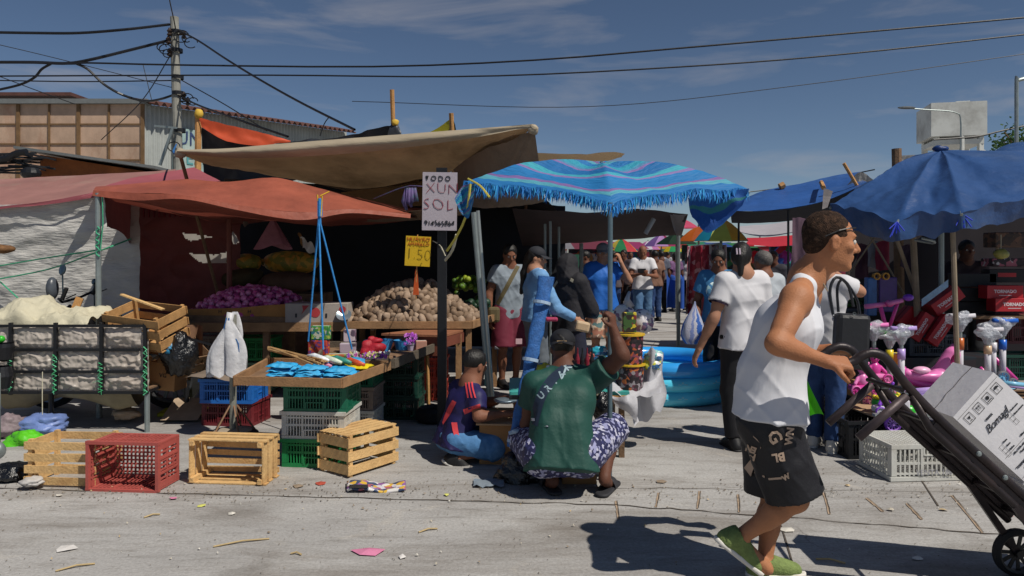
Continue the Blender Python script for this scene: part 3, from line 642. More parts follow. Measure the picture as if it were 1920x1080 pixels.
# roof sheet added to darken the inner stall + back wall in a shade colour
b=B(); cloth(PP([(420,335,9.5),(640,345,9.5),(900,330,8.6),(1010,360,7.7)]),PP([(420,392,12.5),(640,392,12.5),(900,392,12.5),(1050,400,12.5)]),20,10,b=b); b.out('added_inner_roof',shade_in,None,'unseen roof sheet added to darken the inside of the potato stall','tarp roof',smooth=True)
b=B(); cloth(PP([(430,380,11.6),(640,380,11.8),(850,380,11.8),(1060,385,11.8)]),PP([(430,655,11.6),(640,655,11.8),(850,650,11.8),(1060,650,11.8)]),50,14,wa=.08,ws=2,b=b); b.out('back_wall_tarp',shade_in,None,'back tarp of the potato stall coloured as its dark interior','tarp wall',smooth=True)
b=B(); cloth(PP([(600,395,7.6),(700,400,7.5),(800,392,7.4),(880,378,7.3)]),PP([(590,412,8.2),(700,416,8),(790,412,7.9),(880,402,7.8)]),20,6,wa=.02,b=b); b.out('grey_eave',browng,None,'narrow grey tarp eave between the orange canopy and the white sign','tarp flap',smooth=True)
# beige tarp behind
b=B(); cloth(PP([(1000,286,11),(1080,289,11),(1150,285,11),(1172,288,11)]),PP([(1000,325,12.2),(1060,312,12),(1110,304,11.8),(1165,296,11.1)]),24,8,wa=.05,ws=3,b=b); b.out('beige_awning',beiget,None,'beige canvas awning tip behind the brown canopy','awning',smooth=True)
# ---------------- fringed blue umbrella
uns=[(0,'1a72b0'),(.15,'7a629c'),(.2,'4f9cb0'),(.27,'1a6fae'),(.4,'2a93ae'),(.52,'4a86ac'),(.57,'7d6ba6'),(.61,'1668a6'),(.8,'3aa0b4'),(.88,'8072aa'),(.93,'1b76b4')]
ucl=MS('striped_umbrella_cloth',uns,'v',1.25,dist=.22,warp=3.6,trans=.14,bump=.8)
t=thing('fringed_umbrella','blue and violet striped sun umbrella with blue fringe on a steel pole','sun umbrella',(P(1143,0,4.75).x,4.75,0))
apx=P(1128,304,5.65); cor=PP([(872,343,5.45),(1147,384,4.88),(1406,356,5.4),(1160,350,6.45)])
def uf(u,v):
    k=min(int(u*4),3); f=u*4-k; a,c=cor[k],cor[(k+1)%4]; e=lerp(a,c,f); s=math.sin(PI*f)
    e=e+(apx-e)*Vector((1,1,0))*.10*s if False else e+Vector(((apx.x-e.x)*.08*s,(apx.y-e.y)*.08*s,.03*s))
    p=lerp(apx,e,v); p.z+= .015*s*math.sin(PI*v) + .085*(1-s)*math.sin(PI*v)
    p.z+=.02*wr((p.x*3,p.y*3,0),1,1.3)*v; return p
b=B(); b.grid(uf,96,26); b.out('canopy',ucl,t,smooth=True)
fr=M('blue_fringe','1c6fb8',.8,.3,15); fr2=M('pale_blue_fringe','2f8fc8',.8,.3,15)
for mat_,sd_ in ((fr,1),(fr2,2)):
    rr=random.Random(sd_); b=B()
    for i in range(620 if sd_==1 else 260):
        u=rr.random()*.5 if rr.random()<.8 else rr.random(); p=uf(u,1.0)+Vector((rr.gauss(0,.004),rr.gauss(0,.006),.008)); ln=rr.uniform(.05,.10)*(1.25 if u<.06 else 1)
        q=p+Vector((rr.gauss(-.006,.012),rr.gauss(0,.012),-ln)); w_=rr.uniform(.003,.006); m_=(p+q)/2+Vector((rr.gauss(0,.006),0,0))
        b.add([p-Vector((w_,0,0)),p+Vector((w_,0,0)),m_+Vector((w_,0.002,0)),m_-Vector((w_,0,0)),q],[(0,1,2,3),(3,2,4)])
    b.out('fringe',mat_,t)
b=B(); cloth(PP([(852,372,5.25),(868,346,5.28),(890,342,5.2)]),PP([(866,402,5.2),(878,410,5.15),(888,380,5.1)]),14,10,wa=.04,ws=6,b=b); b.out('hanging_corner',ucl,t,smooth=True)
b=B(); cloth(PP([(1290,372,5.5),(1350,358,5.4),(1405,352,5.3)]),PP([(1298,405,5.5),(1330,436,5.4),(1392,385,5.3)]),18,10,wa=.05,ws=5,b=b); b.out('hanging_corner',MS('blue_green_cloth',[(0,'1e5fae'),(.4,'2f7f8a'),(.55,'1a4f9e')],'v',1,trans=.3),t,smooth=True)
px_=P(1143,0,4.9).x
b=B(); b.tube([(px_,4.9,0),(px_+.005,4.9,P(0,380,4.9).z)],.0165,12); b.out('pole',M('blue_grey_steel','5c6f78',.4,.1,metal=.4),t)
b=B()
for c_ in cor: b.tube([apx-Vector((0,0,.03)),c_-Vector((0,0,.02))],.008,6)
b.tube([apx,(px_,4.9,1.8)],.012,6); b.out('rib',M('blue_grey_steel','5c6f78'),t)
b=B(); b.tube(curve(PP([(878,335,5.25),(900,348,5.15),(918,370,5.05)]),6),.008,5); b.tube(curve(PP([(882,345,5.2),(875,400,5.2),(858,440,5.3),(838,470,5.5)]),8),.009,5); b.out('rope_tie',M('yellow_rope','b8ac4e',.8),t)
# steel side poles of that stall
b=B(); b.tube([P(889,398,6.2),(P(925,0,6.2).x,6.2,0)],.028,10); b.out('stall_pole',steel,None,'thick grey pipe pole leaning left of the man in grey tee','pole')
b=B(); b.tube([P(896,395,6.0),(P(930,0,6.0).x,6.0,0)],.014,8); b.out('stall_pole',M('bright_steel','a3a9a8',.35,.1,metal=.6),None,'thin bright pipe pole tied to the thick grey pipe pole','pole')
for (x,Y,y0,lb) in ((1022,9.4,400,'leftmost of three thin upright pipes under the dark canopy'),(1032,9.2,405,'middle one of three thin upright pipes under the dark canopy'),(1048,9.6,425,'rightmost and shortest of three thin upright pipes under the dark canopy')):
    b=B(); b.tube([(P(x,0,Y).x,Y,0),P(x,y0,Y)],.018,6); b.out('frame_pole',steel,None,lb,'pole')
# dark central canopy
t=thing('dark_canopy','dark brown canopy between blue fringed umbrella and coloured umbrellas','canopy',(P(1160,0,10).x,10,0))
b=B(); cloth(PP([(960,390,8.5),(1100,398,8.5),(1200,392,8.8),(1290,402,9.4)]),PP([(980,462,11.5),(1090,455,11.5),(1200,447,11.5),(1272,440,11.3)]),30,8,sag=.02,wa=.03,b=b); b.out('sheet',M('dark_brown_tarp','3a2c2c',.8,.2,2,.2,8,trans=.03),t,smooth=True)
b=B(); cloth(PP([(1255,398,9.3),(1268,402,9.3),(1290,402,9.4)]),PP([(1262,425,9.5),(1268,440,10.8),(1278,442,11.2)]),6,5,b=b); b.out('pale_seam',M('grey_canvas','8a8484',.8),t,smooth=True)
b=B(); b.tube([P(1226,410,9.3),P(1210,438,9.3)],.03,8); b.out('lamp_tube',M('milky_plastic','a9a9a5',.4),t)
b=B(); b.tube([(P(1090,0,11.4).x,11.4,0),P(1090,456,11.4)],.03); b.tube([(P(1272,0,11.3).x,11.3,0),P(1272,441,11.3)],.03); b.out('post',steel,t)
# ---------------- big blue canopy on the right
t=thing('blue_canopy','large shiny blue tarp canopy over the toy stall at right','canopy',(P(1785,0,6.2).x,6.2,0))
apx2=P(1765,281,7.1); ed=PP([(1556,386,6.7),(1682,414,5.9),(1803,398,5.7),(1965,368,5.9),(2120,350,7),(2050,320,8.8),(1850,330,9.2),(1620,350,8.4)])
apx3=P(1895,283,7.1)
def bf(u,v,val=False):
    k=min(int(u*8),7); f=u*8-k; a,c=ed[k],ed[(k+1)%8]; s=math.sin(PI*f); e=lerp(a,c,f); e=e+Vector(((apx2.x-e.x)*.04*s,(apx2.y-e.y)*.05*s,.02*s-.0))
    ap=lerp(apx2,apx3,min(max((e.x-apx2.x)/(ed[3].x-apx2.x),0),1)); p=lerp(ap,e,v)
    p.z+=.02*s*math.sin(PI*v)+.08*(1-s)*math.sin(PI*v)+.05*wr((p.x*1.5,p.y*1.5,p.z),1,1.6)*v
    p.z+=.008*math.sin(f*19+4*mnoise.noise(p*2))*v**3
    return p
b=B(); b.grid(bf,160,30); b.out('canopy',bluet,t,smooth=True)
vd=[.21,.20,.17,.16,.2,.2,.2,.2]
def vf(u,v):
    p=bf(u,1); k=min(int(u*8),7); f=u*8-k; s=math.sin(PI*f); L_=lerp(vd[k],vd[(k+1)%8],f)*(.7+.35*s)
    c=Vector((p.x-apx2.x,p.y-apx2.y,0)).normalized(); return p+Vector((0,0,-L_*v))+c*(.03*v*math.sin(f*6+1)+.03*mnoise.noise(p*5+Vector((0,0,v))))-c*.06*v
b=B(); b.grid(vf,160,8); b.out('valance',bluet,t,smooth=True)
pm=M('weathered_pole_wood','857765',.8,.2,8)
b=B(); 
for a_,c_ in (((1786,420,5.9),(1800,0,5.9)),((1600,420,6.9),(1560,0,7.2))): b.tube([P(*a_),(P(c_[0],0,c_[2]).x,c_[2],0)],.02,8)
b.tube([P(1680,445,7),P(1735,600,7.2)],.018,8); b.tube([P(1712,445,7),(P(1730,0,7).x,7,0)],.03,8); b.tube([P(1870,440,7.5),P(1870,500,7.5)],.015,6); b.tube([P(1650,430,7.4),P(1560,560,7.6)],.01,6); b.tube([P(1630,440,8),P(1700,560,8)],.01,6)
b.out('prop_pole',pm,t)
b=B()
for e_ in ed: b.tube([apx2-Vector((0,0,.05)),e_-Vector((0,0,.02))],.012,6)
b.tube([apx2-Vector((0,0,.02)),(apx2.x,apx2.y,0)],.025); b.tube(curve(PP([(1728,447,6.4),(1750,452,6.4),(1748,456,6.5),(1715,450,6.6)]),6),.012); b.out('rib',steel,t)
b=B(); b.ell(P(1762,279,7.1),(.07,.05,.03),jit=.4); b.out('peak_wrap',bluet2,t,smooth=True)
for k,(px,py) in enumerate(((1682,416),(1803,400))):
    b=B(); rr=random.Random(k)
    for i in range(7): q=P(px,py,5.75+.1*(k==0)); b.tube([q,q+Vector((rr.gauss(0,.05),-.02,-rr.uniform(.03,.13)))],.005,4)
    b.out('string_knot',M('royal_blue_string','1f35b0',.7),t)
# second blue awning and timber tips
t=thing('dark_blue_awning','dark blue tarp awning beyond the man in the tank top','awning',(P(1480,0,9).x,9,0))
b=B(); cloth(PP([(1372,384,10.4),(1430,358,10.6),(1500,344,10.6),(1560,330,10.5),(1612,322,10.4)]),PP([(1370,396,9),(1430,396,9),(1500,388,9),(1560,372,9),(1625,345,9)]),40,10,wa=.04,ws=2.4,st=(.6,1,2),b=b); b.out('sheet',M('mid_blue_tarp','2c5596',.42,.2,1.5,.5,9,trans=.05,dirt='5b7db0',dirta=.4,dist=.03),t,smooth=True)
b=B(); cloth(PP([(1370,395,9),(1430,395,9),(1500,387,9),(1560,371,9),(1625,344,9)]),PP([(1372,418,9.6),(1430,418,9.6),(1500,412,9.6),(1560,405,9.6),(1625,400,9.6)]),30,5,wa=.02,b=b); b.out('underside_shade',navyin,t,smooth=True)  # dark sheet painted as the shaded underside of the awning
b=B(); cloth(PP([(1545,352,8.9),(1562,358,8.9)]),PP([(1542,392,8.9),(1552,388,8.9)]),4,6,b=b); b.out('grey_patch',M('grey_canvas','8a8484'),t)
b=B(); b.tube([P(1582,306,9.2),P(1608,350,9.2)],.022,8); b.tube([P(1540,342,9.8),P(1544,352,9)],.03,6); b.tube([P(1462,350,10.5),P(1470,346,10.5)],.05,6); b.out('prop_pole',wood,t); b=B(); b.tube([(P(1478,0,9.1).x,9.1,0),P(1478,392,9.1)],.014,6); b.tube([(P(1385,0,9.9).x,9.9,0),P(1385,396,9.9)],.014,6); b.out('post',black,t)
b=B(); b.tube([(P(1690,0,8.6).x,8.6,0),P(1681,279,8.6)],.055,8); b.out('timber_post',woodd,None,'thick dark timber post poking above the large blue canopy','post')
b=B(); cloth(PP([(1690,292,8.8),(1720,290,8.8),(1750,296,8.8)]),PP([(1680,318,8.6),(1720,315,8.6),(1755,310,8.6)]),8,5,b=b); b.out('dark_tarp_fold',blackt,None,'dark folded tarp beside the timber post top','tarp')
b=B(); cloth(PP([(1590,345,9.5),(1612,322,9.6),(1640,338,9.6),(1665,345,9.8)]),PP([(1560,420,9.4),(1590,420,9.4),(1620,420,9.5),(1660,400,9.8)]),14,8,wa=.04,b=b); b.out('black_side_tarp',blackt,None,'black tarp gable between the two blue canopies','tarp')
t=thing('small_blue_canopy','pale blue tarp roof behind the large blue canopy by lamp post','canopy',(P(1920,0,10).x,10,0))
b=B(); cloth(PP([(1860,285,10.5),(1900,268,10.5),(1990,262,10.5)]),PP([(1860,292,9.7),(1900,292,9.7),(1990,300,9.7)]),12,6,wa=.03,b=b); b.out('sheet',bluet,t,smooth=True)
b=B(); cloth(PP([(1880,290,9.8),(1990,298,9.8)]),PP([(1880,315,9.9),(1990,330,9.9)]),6,4,b=b); b.out('underside_shade',navyin,t,smooth=True)  # same navy shade colour under the small canopy
b=B(); b.tube([(P(1950,0,10).x,10,0),P(1950,290,10)],.03); b.out('post',steel,t)
# dark inner walls of the toy stall
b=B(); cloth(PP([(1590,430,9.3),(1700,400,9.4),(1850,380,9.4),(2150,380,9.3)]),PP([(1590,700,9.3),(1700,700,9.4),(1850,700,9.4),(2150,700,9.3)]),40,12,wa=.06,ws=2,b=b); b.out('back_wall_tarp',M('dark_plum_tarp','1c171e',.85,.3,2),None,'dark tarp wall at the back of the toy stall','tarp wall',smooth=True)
# ---------------- coloured umbrellas down the lane
def umb(px,pt,pe,hw,Y,cols,label,n=8,rz=.2):
    a=P(px,pt,Y); e=P(px,pe,Y); r=hw*Y/F; t=thing('market_umbrella',label,'umbrella',(a.x,Y,0),group='coloured umbrellas down the lane'); mats=[M('umb_'+c,c,.6,.08,trans=.35,bump=0) for c in cols]
    for k in range(n):
        a0=rz+2*PI*k/n; a1=rz+2*PI*(k+1)/n; b=B()
        def fn(u,v):
            an=lerp(a0,a1,u); s=math.sin(PI*u); rr=r*v*(1-.05*s*v); return Vector((a.x+math.cos(an)*rr,Y+math.sin(an)*rr,lerp(a.z,e.z,v**1.6)-.03*r*s*math.sin(PI*v)))
        b.grid(fn,4,5); b.out('gore',mats[k%len(mats)],t,smooth=True)
    b=B(); b.tube([(a.x,Y,0),(a.x,Y,a.z+.04)],.02,6); b.out('pole',steel,t)
umb(1352,410,452,52,10.5,['1f8fb0','b9c35a','e0a83a','1a79a5'],'teal and lime umbrella just left of the bun haired woman',8,.1)
umb(1310,425,452,40,14,['c5641f','a8501c'],'orange umbrella above the red dress rack')
umb(1270,408,428,42,15,['c24a6a','b89aa0','d4557a'],'pink umbrella beside the dark canopy corner')
umb(1268,438,458,40,17,['16301f','1b3a26'],'dark green umbrella left of the orange umbrella')
umb(1165,448,472,32,19,['c7b24a','1d7a4a','b8303a','c7b24a'],'red green and yellow umbrella right of the blue shirt man')
umb(1240,440,462,34,21,['8c2352','7a5a9c','b48ac0'],'magenta and violet umbrella over the phone man',8)
umb(1262,456,472,20,24,['d6c32a','1f9a5a'],'small yellow and green umbrella over the lane')
umb(1290,458,474,20,28,['2a66b0','2a9a6a','c23a4a'],'small blue and green umbrella far down the lane')
umb(1120,452,470,36,22,['9b5540','b88a7a'],'brownish umbrella behind the grey cap man')
umb(1215,452,468,24,26,['b06aa0','d0c8d8'],'pale pink umbrella far behind the phone man')
umb(1480,452,478,36,15,['c2292c','2a9a3a','d6b62a','2a5ac0'],'rainbow umbrella right of the bun haired woman')
umb(1425,446,462,40,17,['b8303a','cfcacc'],'red and white umbrella beyond the bun haired woman')
umb(1345,470,492,20,20,['23884a','1a6a3a'],'small green umbrella by the white sleeved woman')
# white and red canopies in the gap
b=B(); cloth(PP([(1388,424,12),(1440,420,12),(1500,412,12)]),PP([(1385,436,10.8),(1440,444,10.8),(1515,430,10.8)]),14,5,wa=.03,b=b); b.out('white_awning',M('white_awning','b7b3ba',.7,.08,trans=.3),None,'white awning strip under the dark blue awning','awning',smooth=True)
b=B(); cloth(PP([(1400,446,13),(1450,444,13),(1510,438,13)]),PP([(1402,458,12.6),(1450,462,12.6),(1510,458,12.6)]),14,5,wa=.02,b=b); b.out('red_awning',M('red_awning','b52a3a',.7,.08,trans=.25),None,'red awning strip beyond the white awning','awning',smooth=True)
b=B(); cloth(PP([(1486,408,8.4),(1500,408,8.4),(1516,410,8.4)]),PP([(1480,560,8.4),(1495,565,8.4),(1512,560,8.4)]),12,10,wa=.04,ws=5,st=(3,1,.3),b=b); b.out('mauve_curtain',M('mauve_cloth','5a4454',.8,.2),None,'gathered mauve cloth hanging behind the tank top man','curtain',smooth=True)
# far stalls closing the lane
rr=random.Random(5); pal=['7a2a3a','2a4a7a','8a6a3a','2a5a4a','55304a','9a9a98','30303a','a0522a']
def stall(px0,px1,pt,Y,label,c1,c2):
    x0,x1=P(px0,0,Y).x,P(px1,0,Y).x; z=P(0,pt,Y).z; t=thing('market_stall',label,'stall',((x0+x1)/2,Y,0),group='stalls down the lane')
    b=B(); b.box(((x0+x1)/2,Y+1.5,z/2),(x1-x0,.1,z)); b.out('back_cloth',MV('goods_'+c1,[c1,'1a1a20',c2,'22222a','302830'],5),t)
    b=B(); cloth([(x0,Y+1.5,z+.1),(x1,Y+1.5,z+.1)],[(x0,Y-.3,z-.15),(x1,Y-.3,z-.15)],10,4,wa=.03,b=b); b.out('awning',M('aw_'+c2,c2,.7,trans=.2),t,smooth=True)
    b=B(); b.box(((x0+x1)/2,Y,.45),(x1-x0,.9,.9)); b.out('counter',MV('count_'+c2,['1c1c24',c2,'14141a',c1,'18181e'],7),t)
    for k in range(5):
        xx=lerp(x0,x1,(k+.5)/5); b=B(); cloth([(xx-.22,Y+.1,z-.25),(xx+.22,Y+.1,z-.25)],[(xx-.25,Y+.12,z-1.05),(xx+.25,Y+.12,z-1.1)],5,6,wa=.06,ws=4,b=b); cc=rr.choice(pal); b.out('hanging_garment',M('g_'+cc,cc,.8),t,smooth=True)
for i,(a_,c_,pt,Y,c1,c2) in enumerate([(980,1075,452,14,'7a4a3a','7c7a80'),(1075,1150,455,17,'8a3a2a','6a2a3a'),(1150,1215,458,24,'2a6a8a','8a2a5a'),(1212,1262,460,30,'3a7a5a','b0762a'),(1255,1312,461,34,'3a5a9a','a83a3a'),(1300,1345,458,22,'9a3a3a','2a7a5a'),(1345,1400,460,20,'5a3a6a','2a4a8a'),(1395,1450,462,17,'3a7a8a','2a6a3a'),(1445,1500,464,16,'4a6a3a','8a2a3a'),(1495,1600,455,14,'3a2a3a','303850')]):
    stall(a_,c_,pt,Y,['brownish goods stall behind the denim jacket woman','reddish stall behind the man in blue shirt','stall behind the phone man with hanging clothes','distant stall left of the lane end','distant stall at the lane end','stall behind the red dress rack','dark stall left of the bun haired woman','stall with blue goods between the bun woman and tank top man','green goods stall under the red awning','dark stall behind the tank top man head'][i],c1,c2)
# ================================================================= crates
def plastic_crate(w,d,h,mat,label,loc,rot=(0,0,0),pitch=.021,group=None,mark=None,base_open=False):
    t=thing('plastic_crate',label,'crate',loc,rot,group); e=.012
    for (ax,sg) in (('x',-1),('x',1),('y',-1),('y',1)):
        b=B(); L_=w if ax=='y' else d; off=(d/2-e/2) if ax=='y' else (w/2-e/2); L2=L_ if ax=='y' else L_-2*e-.002
        def bx(u,z,du,dz,th=e,o=0):
            if ax=='y': b.box((u,sg*(off+o),z),(du,th,dz))
            else: b.box((sg*(off+o),u,z),(th,du,dz))
        bx(0,.014,L2,.028); bx(0,h*.52,L2-.004,.016,e-.003); bx(0,h-.045,L2-.004,.012,e-.003)
        for u in (-L2/2+.018,L2/2-.018): bx(u,h/2,.036,h-.06,e-.001)
        for u in (-L2/6,L2/6): bx(u,h/2,.014,h-.06,e+.004)
        n=int(L2/pitch)
        for i in range(1,n): bx(-L2/2+i*L2/n,h/2,pitch*.36,h-.058,e-.004)
        hw=L2*.13; bx(-hw-.008,.045,.012,.05,e+.006); bx(hw+.008,.045,.012,.05,e+.006); bx(0,.07,hw*2.2,.008,e+.006)
        b.out('side_wall',mat,t,world=False)
    b=B(); r=.012
    for sg in (-1,1): b.box((0,sg*(d/2),h-.013),(w+2*r,.02,.026)); b.box((sg*(w/2),0,h-.0135),(.02,d-.02,.025))
    b.out('rim',mat,t,world=False)
    b=B(); n=int(w/.03)
    for i in range(n+1): b.box((-w/2+.02+i*(w-.04)/n,0,.006),(.01,d-.03,.008))
    n=int(d/.03)
    for i in range(n+1): b.box((0,-d/2+.02+i*(d-.04)/n,.0045),(w-.03,.01,.007))
    b.out('base',mat,t,world=False); return t
def wood_crate(w,d,h,label,loc,rot,mat=None,ns=3,seed=0,group='wooden fruit crates'):
    mat=mat or woodn; t=thing('wooden_crate',label,'crate',loc,rot,group); rr=random.Random(seed); j=lambda a:rr.uniform(-a,a)
    sh=h/ns
    for sg in (-1,1):   # long slatted sides
        b=B()
        for i in range(ns): b.box((j(.003),sg*(d/2+.004),sh*(i+.5)),(w+.01,.008,sh*.66),Matrix.Rotation(j(.012),3,'Y'))
        b.out('side_slats',mat,t,world=False)
        b=B()
        for i in range(ns): b.box((sg*(w/2-.012),j(.002),sh*(i+.5)),(.01,d-.002,sh*.74),Matrix.Rotation(j(.01),3,'X'))
        b.out('end_panel',mat,t,world=False)
        for s2 in (-1,1):
            b=B(); b.box((sg*(w/2-.006-.024),s2*(d/2-.016),h/2),(.026,.03,h+.004)); b.out('corner_post',mat,t,world=False)
    b=B(); n=5
    for i in range(n): b.box((j(.002),-d/2+d*(i+.5)/n,-.004),(w,d/n*.68,.007),Matrix.Rotation(j(.015),3,'Z'))
    b.out('bottom_slats',mat,t,world=False); return t
pg=M('green_plastic','14624a',.45,.12,8,.1); pgl=M('bright_green_plastic','1b7d45',.45,.12,8,.1); pw=M('white_plastic_crate','c3c3bd',.5,.1,8,.1,dirt='8d8577',dirta=.5)
pb=M('blue_plastic','1f66b8',.45,.12,8,.1); pmr=M('maroon_plastic','6b2228',.5,.15,8,.1); prd=M('salmon_red_plastic','a8514a',.55,.12,8,.15,dirt='8a4a40',dirta=.5)
pdg=M('dark_green_plastic','0f3a30',.5,.15,8,.1); pbk=M('black_crate_plastic','15161a',.5,.2,8,.1); pbr=M('brownish_white_plastic','8b7d74',.6,.2,8,.2,dirt='5f4c40',dirta=.6)
c1=(G(583,878).x+.03,5.21+.2)
for z,mt,lb in ((0,pgl,'bright green plastic crate at the bottom of the front crate stack'),(.193,pw,'white plastic crate in the middle of the front crate stack'),(.386,pg,'dark green plastic crate directly under the front tray corner')):
    plastic_crate(.45,.38,.2,mt,lb,(c1[0]+.006*math.sin(z*20),c1[1],z),(0,0,R(-6+z*6)))
c2=(P(668,0,6.3).x,6.35)
for z,mt,lb in ((0,pw,'white plastic crate at the bottom of the second stack under the tray'),(.193,pbr,'dirty brownish crate in the middle of the second stack'),(.386,pg,'green plastic crate on the second stack under the tray')):
    plastic_crate(.36,.36,.2,mt,lb,(c2[0],c2[1],z),(0,0,R(-4)))
c3=(P(755,0,6.85).x,6.9)
for z,lb in ((0,'dark green crate at the bottom of the rear stack behind the tray'),(.193,'dark green crate in the middle of the rear stack'),(.386,'dark green crate on top of the rear stack')):
    plastic_crate(.33,.36,.2,pdg,lb,(c3[0],c3[1],z),(0,0,R(-3)))
plastic_crate(.46,.36,.215,pmr,'maroon plastic crate under the blue crate',(P(432,0,6.5).x,6.65,0),(0,0,R(-8))); plastic_crate(.46,.36,.21,pb,'bright blue plastic crate on the maroon crate',(P(424,0,6.4).x,6.6,.207),(0,0,R(-4)))
b=B(); q=P(415,0,6.5); b.grid(lambda u,v: Vector((q.x-.3+.58*u,6.35+.5*v,.425+.025*math.sin(u*5)+.05*(u*v)-.05*max(0,u-.8)*3+.02*mnoise.noise(Vector((u*4,v*4,0))))),12,8); b.out('flat_cardboard',M('grey_cardboard','776a5e',.85,.15,4),None,'flattened grey cardboard lying on the blue crate','cardboard',smooth=True)
# left lower crates and green crates under the onion table
plastic_crate(.5,.36,.24,pgl,'bright green crate under the onion table',(P(470,0,8).x,8.1,.36),(0,0,0)); plastic_crate(.5,.36,.3,M('pale_green_plastic','6f8f78',.5),'pale green crate below the bright green crate',(P(470,0,8).x,8.1,.04),(0,0,0)); plastic_crate(.4,.36,.26,pbr,'grey crate half hidden behind the white bags',(P(385,0,8).x,8.1,.36))
# front row
t=wood_crate(.47,.28,.30,'wooden crate standing at far left of the front row beside the red crate',G(112,915)+Vector((0,.16,0)),(0,0,R(-4)),ns=4,seed=1)
t=plastic_crate(.46,.30,.27,prd,'salmon red plastic crate on its side with open top facing the road',G(233,924)+Vector((0,.28,.155)),(R(90),0,R(-5)),pitch=.026)
t=wood_crate(.52,.27,.24,'wooden crate on its side with open front right of the red crate',G(424,912)+Vector((.01,.02,.145)),Matrix.Rotation(R(-6),3,'Z')@Matrix.Rotation(R(90),3,'X'),ns=3,seed=2)
t.location+=Vector((0,.24,0))
t=wood_crate(.46,.30,.27,'upturned wooden crate turned at an angle in front of the green crate stack',G(668,893)+Vector((-.03,.22,.275)),Matrix.Rotation(R(54),3,'Z')@Matrix.Rotation(R(180),3,'X'),ns=3,seed=3)
# ================================================================= trays
def tray(c,z0,z1,label,mat,legs=True,inner=None):
    cc=[Vector((x,y,0)) for x,y in c]; ctr=sum(cc,Vector())/4; t=thing('display_tray',label,'table',(ctr.x,ctr.y,z0))
    b=B(); b.prism([p+Vector((0,0,z0)) for p in cc],(0,0,.012)); b.out('tray_bottom',woodd,t)
    for i in range(4):
        a=cc[i];d=cc[(i+1)%4]; b=B(); b.beam(a+Vector((0,0,(z0+z1)/2)),d+Vector((0,0,(z0+z1)/2-.002*i)),.022,z1-z0+.004*i); b.out('tray_side',mat,t)
    return t
trw=M('tray_wood','94714f',.8,.25,6,.4,80,dirt='5d442e',dirta=.5); trg=M('grey_tray_wood','5f5549',.85,.25,6,.5,80,dirt='3a332c',dirta=.6)
tray([(-1.90,5.11),(-1.14,5.0),(-.95,5.80),(-1.95,6.0)],.60,.66,'sunlit wooden tray with blue packets on the front crate stack',trw)
tray([(-1.55,5.9),(-.93,5.86),(-.70,6.95),(-1.75,7.05)],.60,.67,'grey wooden tray with toys and flowers behind the front tray',trg)
b=B(); b.tube([(P(803,0,6.9).x,6.95,0),(P(801,0,6.9).x,6.9,.61)],.018,6); b.out('tray_leg',wood,None,'bare wooden stick leg propping the rear tray corner','prop')
# blue packets
bluebag=M('cyan_packet','2f9fd6',.35,.15,14,.6,25,spec=.6,dirt='7cc4e6',dirta=.5,dist=.02); yelbag=M('yellow_packet','d6c21f',.35,.12,14,.5,25,dist=.02)
def packet(loc,d,rz,mat,label,group,name='packet'):
    b=B(); rm=Matrix.Rotation(rz,3,'Z'); c=Vector(loc)
    b.grid(lambda u,v: c+rm@Vector(((u-.5)*d[0],(v-.5)*d[1],d[2]*(min(1,6*min(u,1-u,v,1-v)+.02)**.5)+.004*mnoise.noise(Vector((u*5+loc[0]*9,v*5,loc[2]*50)))*3)),12,10)
    b.grid(lambda u,v: c+rm@Vector(((u-.5)*d[0],(.5-v)*d[1],0)),1,1); return b.out(name,mat,None,label,'packet',group,smooth=True)
k=0
for (px,Y,n_) in ((533,5.25,7),(584,5.21,6),(640,5.24,5)):
    for i in range(n_):
        packet((P(px,0,Y).x+.012*math.sin(i*3+px),Y+.01*math.cos(i*5),.615+i*.0155),(.19,.15,.02),R(-6+5*math.sin(i*4+px)),bluebag,'thin cyan plastic packet in the flat stacks on the front tray','cyan packets on the front tray')
for i in range(5): packet((-1.4+.03*i,5.62,.615+i*.017),(.34,.26,.02),.05*i,bluebag,'thin cyan plastic packet in the flat stacks on the front tray','cyan packets on the front tray')
for i in range(4): packet((-1.17+.01*i,5.5-.01*i,.615+i*.017),(.2,.2,.02),-.2,yelbag,'yellow plastic packet in the stack at right end of the front tray','yellow packets')
# bamboo sticks / brushes
b=B(); rr=random.Random(3)
for i in range(12):
    a=P(503+rr.uniform(-3,6),652+rr.uniform(-2,6),5.95+.03*i*.3); c=P(585+rr.uniform(0,30),678+rr.uniform(-6,6),5.35); b.tube([a,lerp(a,c,.5)+Vector((0,0,.004)),c],.006,5)
b.out('stick_bundle',M('bamboo','c09a68',.7,.2,20),None,'bundle of pale bamboo sticks lying across the front tray','stick bundle')
for i,(px,py,cl,lb) in enumerate(((603,683,'c07a9a','pink wrapped'),(622,676,'c9d3c0','white wrapped'),(640,676,'3a8a7a','green'),(665,680,'c2502f','red tipped'),(598,672,'dfe4e8','pale plastic'))):
    a=P(px-22,py-6,5.5); c=P(px+18,py+4,5.4); b=B(); b.tube([a,lerp(a,c,.35)+Vector((0,0,.01)),lerp(a,c,.7),c],[.006,.02,.024,.012],8); b.out('toy_brush',M('pk'+cl,cl,.4,.3,30),None,lb+' brush lying on the cyan packets','brush',smooth=True)
